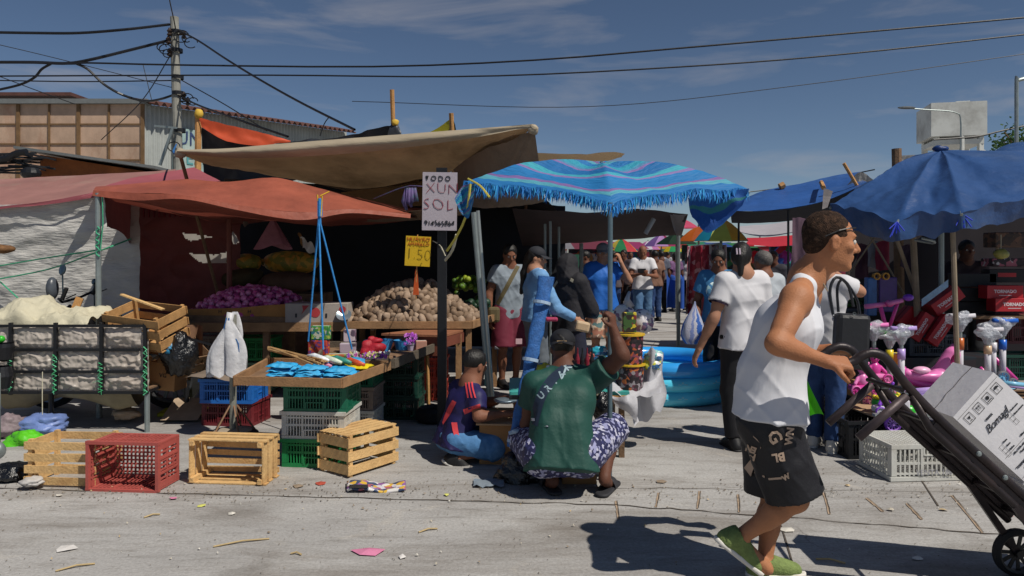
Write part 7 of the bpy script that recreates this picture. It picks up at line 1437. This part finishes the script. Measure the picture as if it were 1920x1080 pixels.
# cartons on it
wb=M('white_carton_print','dcdadd',.7,.05,4,.15,30); ink=M('carton_ink','2b2c30',.6)
L1=.60; A_=P(1787,782,3.24); up2=(P(1864,713,3.24)-A_); W1=up2.length*1.0; e2=V3((rd_.z*-1,0,rd_.x)); e2=e2 if e2.z>0 else -e2; 
def carton(o,ln,label,txt=True):
    t=thing('carton',label,'box',o); dY=V3((0,.30,0)); w1=.262
    c=[o,o+rd_*ln,o+rd_*ln+e2*w1,o+e2*w1]; b=B(); b.prism(c,dY); b.out('carton_body',wb,t)
    mf=lambda a,d: frame(o+rd_*a+e2*d+V3((0,-.002,0)),e2,-rd_)
    for k,s_ in enumerate(('Y','TT','O','T')):
        cc=(.045+k*.058); b=B(); 
        for r0,r1 in ((.019,.0165),): 
            m_=mf(.055,cc); pts=[V3((x,y,0)) for x,y in ((-1,-1.1),(1,-1.1),(1,1.1),(-1,1.1))]; vs=[m_@(p*r0) for p in pts]+[m_@(p*r1) for p in pts]; b.add(vs,[(i,(i+1)%4,4+(i+1)%4,4+i) for i in range(4)])
        b.out('pictogram_frame',ink,t)
    for k in range(4):
        m_=mf(.055,.045+k*.058); b=B()
        if k==0: b.add([m_@V3(p) for p in ((-.008,.008,0),(.008,.008,0),(.003,-.003,0),(-.003,-.003,0))],[(0,1,2,3)]); b.add([m_@V3(p) for p in ((-.001,-.003,0),(.001,-.003,0),(.001,-.012,0),(-.001,-.012,0))],[(0,1,2,3)]); b.add([m_@V3(p) for p in ((-.007,-.012,0),(.007,-.012,0),(.007,-.014,0),(-.007,-.014,0))],[(0,1,2,3)])
        if k==1:
            for x in (-.006,.006): b.add([m_@V3((x+a_,y_,0)) for a_,y_ in ((-.0015,-.01),(.0015,-.01),(.0015,.004),(.005,.004),(0,.013),(-.005,.004),(-.0015,.004))],[tuple(range(7))])
        if k==2: b.add([m_@V3((.009*math.cos(a_*.5),.009*math.sin(a_*.5)+.002,0)) for a_ in range(12)],[tuple(range(12))]); b.add([m_@V3(p) for p in ((-.011,-.010,0),(.011,-.010,0),(.011,-.014,0),(-.011,-.014,0))],[(0,1,2,3)])
        if k==3: b.add([m_@V3((.012*math.cos(a_*.314),.012*math.sin(a_*.314),0)) for a_ in range(11)],[tuple(range(11))]); b.add([m_@V3(p) for p in ((-.001,0,0),(.001,0,0),(.001,-.014,0),(-.001,-.014,0))],[(0,1,2,3)])
        b.out('pictogram',ink,t)
    if txt:
        text('VINOS',.014,mf(.115,.105),ink,t); text('Bomagl',.05,mf(.15,.115),ink,t,shear=.45,offset=-.001,spacing=.88)
        for (a0,d0) in ((.165,.17),(.235,.045)):
            for k in range(3):
                m_=mf(a0+k*.0205+.01,d0); b=B(); 
                pts=[V3((x,y,0)) for x,y in ((-1,-1),(1,-1),(1,1),(-1,1))]; b.add([m_@(p*.0098) for p in pts]+[m_@(p*.0086) for p in pts],[(i,(i+1)%4,4+(i+1)%4,4+i) for i in range(4)]); b.out('tick_box',ink,t)
        for s_,a_,d_,z_ in (('Tinto',.235,.075,.011),('Seco',.256,.075,.011),('Dulce',.277,.075,.011),('Semi seco',.165,.21,.011),('Gran reserva',.187,.215,.011),('Elaborado y envasado',.27,.185,.011),('Alc. 11% vol. Cont. 1 L',.302,.12,.013),('Reg. San. Peru',.318,.12,.012),('"TOMAR BEBIDAS ALCOHOLICAS',.355,.135,.0155),('EN EXCESO ES DAÑINO"',.378,.135,.0155)):
            text(s_,z_,mf(a_,d_),ink,t)
        b=B(); 
        for a_,d0,d1 in ((.022,.005,.257),(.32,.02,.0) ,(.288,.02,.257),(.40,.005,.257)):
            if d1>d0: m0=o+rd_*a_+e2*d0+V3((0,-.0015,0)); m1=o+rd_*a_+e2*d1+V3((0,-.0015,0)); b.add([m0,m1,m1+rd_*.0015,m0+rd_*.0015],[(0,1,2,3)])
        b.out('print_line',ink,t)
    # top flap seam and torn tape on the end face
    b=B(); zz=[(.0,.15),(.06,.148),(.1,.16),(.14,.152),(.2,.158),(.262,.15)]
    for (a0,y0),(a1,y1) in zip(zz,zz[1:]): b.beam(o+e2*a0+V3((0,y0,0))-rd_*.001,o+e2*a1+V3((0,y1,0))-rd_*.001,.003,.003)
    b.out('flap_seam',M('seam_grey','6a6668',.8),t)
    return t
o1=A_-V3((0,0,0)); carton(o1,.42,'white printed wine carton lying on the hand truck, upper one')
carton(o1+rd_*.424+e2*-.012,.42,'white printed wine carton lower on the hand truck, cut by the photo edge')
# green cloth behind tank man
b=B(); b.grid(lambda u,v: P(lerp(1500,lerp(1508,1545,v),u),lerp(718,790,v)+0*u,3.62)+V3((0,.05*math.sin(u*5)+.05*v,.05*(u-.5)*v-.02*math.sin(u*6))),10,12); b.out('lime_bag',M('lime_bag','4fc422',.5,.08,6,.3,20,trans=.3),None,'bright lime green bag hanging in front of the tank top man','bag',smooth=True)
# ================================================================= toy stall at right
plastic_crate(.46,.36,.28,pbk,'black plastic crate nearest the jeans woman at the left end of toy stall',(P(1632,0,5.55).x,5.62,0),(0,0,R(4)),pitch=.026); plastic_crate(.5,.36,.28,pbk,'black plastic crate behind the white crate of the toy stall',(P(1735,0,5.7).x,5.78,0),(0,0,R(2)),pitch=.026)
plastic_crate(.46,.36,.28,pbk,'black plastic crate at back left of the toy stall',(P(1612,0,6.1).x,6.15,0),(0,0,R(3)),pitch=.026); plastic_crate(.5,.36,.30,pbk,'black plastic crate supporting scooters on the right',(P(1880,0,6.1).x,6.1,0),(0,0,0),pitch=.026)
t=plastic_crate(.62,.40,.235,pw,'white upturned plastic crate with diagonal slots in front of the toy stall',(P(1748,0,4.95).x,5.12,.24),Matrix.Rotation(R(4),3,'Z')@Matrix.Rotation(R(180),3,'X'),pitch=.03)
b=B(); b.box((0,0,0),(.3,.003,.05)); 
ml=text('VENTA 1881',.05,frame(P(1755,886,4.9)+V3((0,.0,.0)),(1,.05,0),(0,0,1)),M('grey_print','9a9aa0'),t)
b=B(); b.beam(P(1638,778,5.38),P(1765,778,5.38),.05,.02); b.out('metal_edge_bar',M('bright_steel','a3a9a8'),None,'pale metal bar lying along the front of the black crates','bar')
b=B(); b.box((P(1672,0,5.8).x,5.78,.296),(.62,.62,.012),Matrix.Rotation(R(6),3,'Z')); b.out('cardboard_sheet',M('pale_card','b08d68'),None,'pale cardboard sheet under the toys','cardboard')
b=B(); b.box((P(1860,0,6.2).x,6.15,.315),(1.25,.6,.015)); b.out('display_board',woodd,None,'board under the scooters at the right','board')
b=B(); b.box((P(1618,0,6.25).x,6.2,.38),(.22,.2,.14)); b.out('brown_carton',cardb,None,'brown carton at back left of the toy stall','box')
plastic_crate(.5,.3,.20,M('slate_crate','26323f',.5,.15),'slate blue crate standing behind the pink ride on toy',(P(1745,0,7).x,7.05,.55)); plastic_crate(.5,.3,.24,pdg,'dark green crate at back right of the toy stall',(P(1890,0,7.2).x,7.2,.3)); plastic_crate(.5,.3,.3,M('red_grey_crate','5a2028',.5),'dark red crate on the shelf side at the far right',(P(1895,0,7.4).x,7.4,.62))
b=B(); b.box((P(1745,0,7).x,7.15,.27),(1.2,.6,.54)); b.out('dark_table',MV('dark_goods',['15151a','1c1c24','241a20','14202a'],8),None,'dark cloth covered table at the back of the toy stall','table')
plas=lambda n,c,**k: M(n,c,.32,.06,10,0,spec=.5,**k)
pinkp=plas('pink_toy_plastic','e07ab8'); hotp=plas('hot_pink_plastic','d0409a'); lav=plas('lavender_plastic','b49ad8'); whp=plas('white_toy_plastic','cfccd4'); grp=plas('green_toy_plastic','2fae2f'); pur=plas('purple_toy_plastic','7a3ab8'); yep=plas('yellow_toy_plastic','e0c82a'); ltb=plas('light_blue_plastic','7ab8d8')
wrapm=M('clear_wrap','c8ccd6',.15,.1,20,.8,40,spec=.8,alpha=.55,dist=.02)
def scooter(px,pt,pb,Y,collar,grip,deck,label,px2=None,dk=1):
    tp=P(px,pt,Y); bt=P(px2 or px,pb,Y); t=thing('kick_scooter',label,'scooter',(bt.x,Y,bt.z)); L_=(tp-bt).length
    b=B(); b.tube([bt,lerp(bt,tp,.62)],.024,12); b.out('stem',whp,t,smooth=True); b=B(); b.tube([lerp(bt,tp,.5),lerp(bt,tp,.66)],.029,12); b.out('collar',collar,t,smooth=True); b=B(); b.tube([lerp(bt,tp,.64),lerp(bt,tp,.93)],.016,8); b.out('upper_tube',steel,t)
    c_=lerp(bt,tp,.96); b=B(); b.tube([c_-V3((.10,.04,-.012)),c_,c_+V3((.10,-.04,.012))],.017,10); b.ell(c_,(.035,.03,.03)); b.out('handlebar',grip,t,smooth=True)
    b=B(); b.ell(c_-V3((0,0,.02)),(.10,.045,.055),n=24,m=16,jit=.6); b.tube([c_-V3((0,0,.06)),c_-V3((0,0,.12))],[.05,.022],8); b.out('plastic_wrap',wrapm,t)
    b=B(); b.grid(lambda u,v: V3((bt.x+lerp(.02,.42*dk,u),Y+(v-.5)*.11*math.sin(PI*(.15+.8*u)),bt.z-.04+.02*math.cos(u*3))),10,4); b.out('deck',deck,t,smooth=True).modifiers.new('s','SOLIDIFY').thickness=.025
    for dx in (-.06,.06): wheel((bt.x+dx,Y-.03*(dx>0),bt.z-.03),.05,.025,t,M('wheel_grey','5a5a62',.5),deck,8)
    return t
scooter(1638,605,745,5.95,pinkp,pinkp,pinkp,'pink collared scooter with wrapped pink handles at the left of the toy stall',1640); scooter(1690,612,735,5.85,lav,lav,whp,'lavender collared scooter with wrapped handles behind the green toy'); scooter(1668,620,725,6.1,yep,grp,yep,'yellow collared scooter with wrapped green handles between the pink and lavender scooters')
scooter(1800,588,722,6.0,plas('orange_toy_plastic','b8602a'),whp,whp,'orange collared scooter left of the white carton'); scooter(1852,615,712,6.0,plas('beige_toy','c8a888'),whp,lav,'beige collared scooter above the white carton'); scooter(1880,598,712,6.15,plas('royal_plastic','1f5fc0'),plas('royal_plastic','1f5fc0'),ltb,'royal blue collared scooter with light blue deck'); scooter(1862,606,712,6.3,whp,whp,whp,'white scooter half hidden between beige and blue ones')
# pink microphones / handles
t=thing('toy_handlebars','pair of hot pink toy handlebars on slanted stems','toy',P(1665,660,6.4)); b=B(); b.tube([P(1622,575,6.4),P(1665,570,6.4)],.022,10); b.tube([P(1664,570,6.35),P(1692,563,6.35)],.02,10); b.out('grip',pinkp,t,smooth=True); b=B(); b.ell(P(1668,569,6.38),(.04,.035,.03)); b.out('grip_end',hotp,t,smooth=True); b=B(); b.ell(P(1703,558,6.34),(.045,.035,.03)); b.out('grip_end',pur,t,smooth=True)
b=B(); b.tube([P(1650,572,6.4),P(1668,640,6.45)],.017,8); b.tube([P(1684,566,6.4),P(1668,612,6.42)],.015,8); b.out('stem',hotp,t,smooth=True)
# pink ride-on seat
t=thing('ride_on_toy','pink plastic ride on toy with bucket seat and oval hole','toy',P(1755,735,6.0)); Y=6.0
s=S(); s.ell(P(1738,702,Y),(.17,.10,.04),k=.03); s.cap(P(1700,700,Y),P(1765,708,Y),.04,.05,k=.04); s.cap(P(1762,706,Y),P(1785,665,Y),.075,.06,k=.03); s.cap(P(1780,675,Y+.02),P(1790,652,Y+.03),.06,.035,k=.02); s.ell(P(1781,672,Y-.0),(.022,.2,.045),np.array(Matrix.Rotation(R(28),3,'Y')),k=.01,sub=True); s.ell(P(1728,692,Y-.02),(.09,.07,.03),k=.02,sub=True)
sout(s,'seat',pinkp,t,.008); b=B(); b.tube(curve(PP([(1690,690,Y),(1700,708,Y),(1735,722,Y),(1768,722,Y)]),10),.035,10); b.out('frame',M('deep_pink','c24a98',.35),t,smooth=True); b=B(); b.ell(P(1728,694,Y-.05),(.07,.05,.03)); b.out('cushion',plas('pale_pink','e8b0d0'),t,smooth=True)
b=B(); b.tube([P(1700,735,Y-.1),P(1790,728,Y-.1)],.025,10); b.tube([P(1700,737,Y-.1),P(1760,742,Y-.1),P(1790,730,Y-.1)],.018,8); b.out('running_board',lav,t,smooth=True)
for px in (1705,1788): wheel(P(px,738,Y-.12),.06,.03,t,lav,whp,8)
t=thing('pink_trike_frame','hot pink toy trike frame behind the white carton','toy',P(1880,720,6.4)); b=B(); b.tube([P(1858,665,6.4),P(1905,712,6.4)],.02,8); b.tube([P(1838,690,6.4),P(1848,700,6.4),P(1840,712,6.4)],.018,8); b.out('frame',hotp,t,smooth=True); wheel(P(1880,708,6.0),.055,.03,t,M('wheel_grey','5a5a62'),ltb,8)
b=B(); b.tube([P(1882,718,5.9),P(1925,722,5.9)],.018,8); b.out('deck',ltb,t,smooth=True)
# doll like pink toy on wheels
def toyfig(px,py,Y,body,head,label,wm_):
    t=thing('toy_cart',label,'toy',P(px,py,Y)); o=P(px,py,Y); s=S(); s.ell(o+V3((0,0,.10)),(.045,.04,.06),k=.02); s.ell(o+V3((0,0,.185)),(.035,.033,.032),k=.01); s.cap(o+V3((-.03,0,.205)),o+V3((-.045,0,.235)),.011,k=.008); s.cap(o+V3((.03,0,.205)),o+V3((.045,0,.235)),.011,k=.008); s.cap(o+V3((-.04,-.01,.12)),o+V3((-.07,-.03,.08)),.014,k=.008); s.cap(o+V3((.04,-.01,.12)),o+V3((.07,-.03,.08)),.014,k=.008)
    sout(s,'figure',head,t,.006); b=B(); b.rbox(o+V3((0,0,.045)),(.2,.11,.05),.02); b.out('cart_body',body,t)
    for g in (-1,1):
        wheel(o+V3((g*.075,-.06,.035)),.038,.02,t,wm_,body,8)
    for g in (-1,1): b=B(); b.ell(o+V3((g*.014,-.031,.19)),.008,n=8,m=6); b.out('eye',eyed,t,smooth=True)
    return t
toyfig(1617,738,5.75,hotp,pinkp,'pink rabbit eared toy on a small pink cart at the left',pinkp); toyfig(1640,716,5.9,pinkp,hotp,'hot pink toy cart behind the pink rabbit eared toy',hotp)
toyfig(1663,778,5.5,whp,pur,'purple toy bear on a white cart with purple wheels in front of the green toy',pur)
t=thing('ladybird_toy','round green toy with yellow knobs and a pink handle','toy',P(1667,768,5.6)); o=P(1664,757,5.62); s=S(); s.ell(o,(.115,.09,.085),k=.01); sout(s,'shell',grp,t,.007); b=B(); rr=random.Random(3)
for k in range(16):
    a_=rr.uniform(0,PI); z_=rr.uniform(.2,1.2); b.ell(o+V3((math.cos(a_)*.115*math.cos(z_*.8),-.07*abs(math.sin(a_))*math.cos(z_*.6),.085*math.sin(z_))),.017,n=10,m=7)
b.out('knobs',yep,t,smooth=True); b=B(); b.tube(curve([o+V3((-.06,0,.07)),o+V3((-.03,0,.13)),o+V3((.03,0,.13)),o+V3((.06,0,.07))],8),.008,6); b.out('carry_handle',pinkp,t,smooth=True); b=B(); b.ell(o+V3((-.03,-.085,.01)),.022,n=12,m=8); b.ell(o+V3((.03,-.085,.01)),.022,n=12,m=8); b.out('eyes',whp,t,smooth=True)
t=thing('toy_scooter_deck','white and pink toy scooter deck with purple spoked wheel','toy',P(1710,800,5.42)); b=B(); b.rbox(P(1715,780,5.45),(.30,.1,.03),.012,Matrix.Rotation(R(4),3,'Y')); b.rbox(P(1695,765,5.45),(.07,.06,.13),.015); b.out('deck',whp,t); b=B(); b.rbox(P(1715,789,5.43),(.28,.09,.015),.006,Matrix.Rotation(R(4),3,'Y')); b.out('deck_trim',pinkp,t); wheel(P(1674,795,5.40),.06,.028,t,pur,M('light_purple','a87ad0',.4),10)
b=B(); b.ell(P(1705,772,5.6),(.06,.04,.05)); b.out('green_toy_block',grp,None,'green toy block behind the white toy scooter deck','toy',smooth=True)
b=B(); b.rbox(P(1676,675,6.2),(.1,.08,.12),.01); b.out('yellow_cup',MV('yellow_print_cup',['e0b82a','d8d0c0','e0902a','e0c03a'],20),None,'yellow printed toy cup between the scooters','cup')
# red boxes
redb=M('red_carton','a8202a',.5,.08,6,.1); whk=M('white_ink','d0c0c4',.6); dkb=M('black_carton','17181d',.6,.15)
def rbx(px,py,Y,w_,h_,ang,label,cap='TORNADO',d=.14,mat=None,tip=0):
    t=thing('red_box' if mat is None else 'dark_box',label,'box',P(px,py,Y),(tip,R(ang),0),None); b=B(); b.rbox((0,0,0),(w_,d,h_),.003); b.out('carton',mat or redb,t,world=False)
    if cap: text(cap,h_*.34,wm(t)@frame((0,-d/2-.001,.005),(1,0,0),(0,0,1)),whk,t,offset=.002); b=B(); b.box((0,-d/2-.001,-h_*.25),(w_*.35,.001,h_*.05)); b.out('underline',whk,t,world=False)
    b=B(); b.box((0,0,h_/2+.001),(w_*.98,.01,.002)); b.out('lid_seam',M('seam_dark_red','5a141a',.6),t,world=False); return t
rbx(1765,563,7.0,.31,.125,-36,'red box tilted up leaning on the dark stack, topmost of the leaning ones',d=.22)
rbx(1722,612,6.95,.27,.105,-57,'red box leaning leftmost of the lower pair'); rbx(1757,618,6.9,.29,.115,-55,'red box leaning rightmost of the lower pair'); rbx(1697,594,7.1,.2,.1,-48,'red box without visible lettering behind the leaning pair',cap=None)
b=B(); b.grid(lambda u,v: P(lerp(1728,1778,u),lerp(575,538,u)-v*14,6.86),6,3); b.out('foil_wrap',M('blue_foil','7a94b0',.25,.2,14,.6,30,metal=.4),None,'shiny blue grey plastic over the tilted red box','plastic sheet',smooth=True)
rbx(1876,547,7.2,.345,.125,0,'red box on the shelf, upper left one'); rbx(1893,571,7.15,.36,.125,0,'red box on the shelf just under the upper left one'); 
rbx(1790+32,525,7.4,.4,.13,0,'black box stack behind the shelf left, top',None,mat=dkb); rbx(1822,552,7.4,.4,.13,0,'black box stack behind the shelf left, middle',None,mat=dkb); rbx(1822,578,7.4,.4,.13,0,'black box stack behind the shelf left, bottom',None,mat=dkb)
t=rbx(1885,517,7.4,.4,.13,0,'black box with dark red panel above the red boxes',None,mat=dkb); b=B(); b.box((-.03,-.071,.01),(.18,.002,.04)); b.out('panel',redb,t,world=False)
b=B(); b.box((P(1880,0,7.3).x,7.3,P(0,592,7.3).z),(1.0,.4,.03)); b.out('shelf_board',woodd,None,'wooden shelf board carrying the red boxes at right','shelf')
for i,(px,py,w_,h_,lb) in enumerate(((1880,492,.32,.08,'flat box with pink white and black print on the upper shelf'),(1888,450,.36,.15,'brown textured goods pack high at the right'))):
    b=B(); b.rbox(P(px,py,7.5),(w_,.2,h_),.01); b.out('goods_pack',MV('gp%d'%i,[['2a1a20','a85a6a','c0b8b8','3a2028'],['3a2a22','5a4030','2c2220','6a4a38']][i],24),None,lb,'pack')
b=B(); b.ell(P(1877,476,7.1),(.07,.05,.05),jit=.2); b.out('hanging_bag',M('yellow_clear_bag','a8a45a',.3,.3,20,trans=.3),None,'clear bag with yellow contents hanging over the shelf','bag',smooth=True); b=B(); b.tube([P(1877,470,7.1),P(1877,440,7.1)],.004,4); b.out('bag_string',rope_w,None,'string holding the clear yellow bag','string')
for k in range(6): b=B(); b.tube([P(1905+k*2,620+k*3,7.25),P(1930,625+k*3,7.25)],.004,4)
# gift bags, rolls, avocados
t=thing('gift_bag','violet and blue shiny gift bag hanging behind the woman with black bag','bag',P(1655,590,7.1)); b=B(); b.rbox(P(1662,552,7.1),(.17,.08,.33),.01); b.out('violet_side',M('violet_foil','4a2f78',.3,.25,10,.3),t); b=B(); b.rbox(P(1632,556,7.08),(.09,.08,.36),.01); b.out('blue_side',M('blue_film','2f5f9c',.3,.25,10,.3),t)
t=thing('tape_rolls','two yellow ringed rolls standing on the violet gift bag','roll',P(1652,526,7.05))
for px in (1643,1660): b=B(); b.lathe(P(px,518,7.05),[(.022,-.02),(.034,-.02),(.034,.02),(.022,.02),(.022,-.02)],20,axis=V3((0,1,0))); b.out('roll',M('ochre_tape','b8862a',.5),t)
blobs('avocado_heap','heap of dark green avocados behind the black shoulder bag','fruit',P(1605,575,7.6),(.14,.15,.10),54,.032,['1f4a20','2f6a2a','173a1c'],7,asp=(1,.8,1)); blobs('tomato_heap','row of dark red tomatoes above the avocados','fruit',P(1605,548,7.8),(.18,.12,.05),36,.03,['5a1620','6a1c22'],8)
b=B(); b.box((P(1612,0,7.7).x,7.7,P(0,582,7.7).z/2),(.5,.5,P(0,582,7.7).z)); b.out('fruit_stand',MV('dark_stand',['1c1a20','241c22','18181c'],8),None,'dark covered stand holding the avocados','stand')
for (px,py,pb,Y,w_,cl,lb) in ((1655,455,505,8.2,.12,'7a1f38','crimson garment hanging at the back of the toy stall'),(1640,455,500,8.3,.08,'8a8a90','grey garment hanging at the back of the toy stall'),(1616,460,520,8.4,.1,'4a2a3a','plum garment hanging at the back of the toy stall'),(1700,462,500,8.3,.1,'3a2a3c','dark violet garment hanging at the back of the toy stall')):
    b=B(); cloth(PP([(px-12,py,Y),(px,py-4,Y),(px+12,py,Y)]),PP([(px-13,pb,Y),(px,pb+3,Y),(px+13,pb,Y)]),10,10,wa=.05,ws=6,st=(2,1,.4),b=b); b.out('hanging_garment',M('hg'+cl,cl,.8,.1),None,lb,'garment',smooth=True)
# ================================================================= dress rack
t=thing('dress_rack','red and white patterned dresses hanging on a lane side rack','clothes rack',(P(1320,0,11).x,11,0)); redp=MV('red_floral',['a81f3a','c24a5a','8a1a30','d09aa0','a81f3a'],12); wpp=MV('pale_floral',['b8a8ac','8a4a5a','c8b8bc','a88a90'],14)
for k,(px,Y,mt) in enumerate(((1304,12.2,wpp),(1312,11.7,redp),(1322,11.3,redp),(1334,10.9,redp),(1346,10.6,wpp))):
    b=B(); q_=P(px,462,Y); b.grid(lambda u,v: V3((q_.x-.13+.26*u*(1+.25*v)-.03*v,Y+.12*math.sin(u*9+k)*(.3+v),lerp(1.62,.45+.05*math.sin(u*8),v))),12,12); b.out('dress',mt,t,smooth=True)
b=B(); b.tube([P(1300,462,12.4),P(1350,458,10.4)],.02); b.tube([P(1300,462,12.4),V3((P(1300,0,12.4).x,12.4,0))],.02); b.tube([P(1350,458,10.4),V3((P(1350,0,10.4).x,10.4,0))],.02); b.out('rack_frame',steel,t)
b=B(); b.grid(lambda u,v: P(lerp(1250,1282,u),lerp(512+14*math.sin(u*3),578,v),18.7)+V3((0,.2*math.sin(u*6),0)),10,8); b.out('blue_cloth',M('cobalt_skirt','1f4a9c'),None,'cobalt cloth draped in front of the violet striped shopper','cloth',smooth=True)
# hanging teal bottles etc behind (rainbow pile)
rr=random.Random(8)
for k in range(7): plbag('ball_net',1420+k*13,485+5*(k%2),13.0,(.14,.1,.12),M('bn%d'%k,['a82a2f','2a9a3a','c8a82a','2a5ab0','8a3a9a','2f8a8a','c0602a'][k],.5,.2),['red','green','yellow','blue','violet','teal','orange'][k]+' toy bundle on the stall beyond the bun haired woman',60+k,'bundle')
# ================================================================= litter
rr=random.Random(21); lm=[M('lit%d'%i,c,.7,.15) for i,c in enumerate(['c9c4ba','b8b0a0','c87a9a','8a7a68','d0ccc8','b8a27c','c8c86a','a84a3a'])]
def scrap(p,s_,mt,label,name='paper_scrap',cat='litter'):
    n_=rr.randint(5,7); b=B(); pts=[]; hts=[rr.uniform(.004,.012) for _ in range(n_)]
    a0=rr.uniform(0,6)
    for k in range(n_): a=a0+2*PI*k/n_; rad=s_*rr.uniform(.55,1.1); pts.append(V3((p.x+math.cos(a)*rad,p.y+math.sin(a)*rad*.8,hts[k])))
    c_=V3((p.x,p.y,rr.uniform(.008,.022))); b.add([c_]+pts,[(0,k+1,(k+1)%n_+1) for k in range(n_)]); return b.out(name,mt,None,label,cat,'litter on the ground')
for (px,py,s_,mi,lb) in ((690,1037,.09,2,'pink and white flyer lying in the foreground road'),(755,1046,.03,4,'tiny white scrap right of the pink flyer'),(122,1031,.07,4,'pale crumpled paper at lower left of the road'),(325,936,.03,2,'small pink scrap in front of the red crate'),(378,950,.03,6,'small yellow scrap near the wooden crate'),(112,931,.03,0,'small white scrap in front of left wooden crate'),(838,930,.025,6,'small green yellow scrap before the black bags'),(1478,995,.05,0,'pale paper strip near the tank top man shoe'),(1770,958,.03,5,'tan square scrap at right on the pavement'),(1888,968,.035,7,'orange red wrapper at right near the wheel'),(1720,1050,.03,4,'tiny white scrap at the lower right'),(1590,912,.02,5,'tan scrap by the white crate'),(560,913,.05,3,'brown scrap in front of the green crate'),(600,908,.05,7,'reddish scrap beside the brown scrap'),(435,965,.03,0,'white splinter of paper in the road'),(1240,905,.04,3,'dry leaf scrap right of the sandals'),(1670,958,.03,1,'grey scrap on the paving joint')):
    scrap(G(px,py),s_,lm[mi],lb)
for k in range(80):
    y_=rr.choice([rr.uniform(905,965),rr.uniform(905,1075)]); mt=rr.choice(lm[:2]+[lm[3],lm[5]]); scrap(G(rr.uniform(0,1900),y_),rr.uniform(.004,.012),mt,'tiny pale litter speck scattered on the pavement')
strw=M('straw','b09a70',.8,.2)
for k,(a_,c_,lb) in enumerate((((104,1073),(178,1059),'long straw splinter at lower left'),((400,1027),(505,1012),'thin straw lying in the middle left of the road'),((1530,1050),(1585,1058),'forked straw in the shadow at lower right'),((785,1000),(820,993),'short straw in the road centre'),((270,972),(300,966),'short straw in the road left'),((545,1040),(565,1042),'short straw beside the pink flyer'))):
    b=B(); b.tube([G(*a_)+V3((0,0,.006)),lerp(G(*a_),G(*c_),.5)+V3((0,.01,.012)),G(*c_)+V3((0,0,.006))],.005,5); b.out('straw',strw,None,lb,'straw')
t=thing('magazine_pack','flat printed magazine packet lying on the pavement','packet',G(702,920)); mgz=MV('magazine_print',['c8c4cc','8a5a9a','d0a83a','3a4a6a','d8d4d0','a85a6a'],26); b=B(); b.grid(lambda u,v: G(lerp(650,760,u),lerp(924,908,v))+V3((0,0,.02+.012*math.sin(u*7)+.01*mnoise.noise(V3((u*7,v*3,0))))),24,6); b.out('cover',mgz,t,smooth=True).modifiers.new('s','SOLIDIFY').thickness=.014; b=B(); b.grid(lambda u,v: G(lerp(655,690,u),lerp(926,919,v))+V3((0,0,.036)),3,2); b.out('dark_band',dark_ink,t)
b=B(); b.grid(lambda u,v: G(lerp(888,945,u),lerp(916,902,v))+V3((0,0,.015+.02*mnoise.noise(V3((u*5,v*4,0))))),10,5); b.out('flat_foil',M('foil_grey','7f8a94',.4,.2),None,'flattened grey packet on the ground left of the black bags','packet',smooth=True)
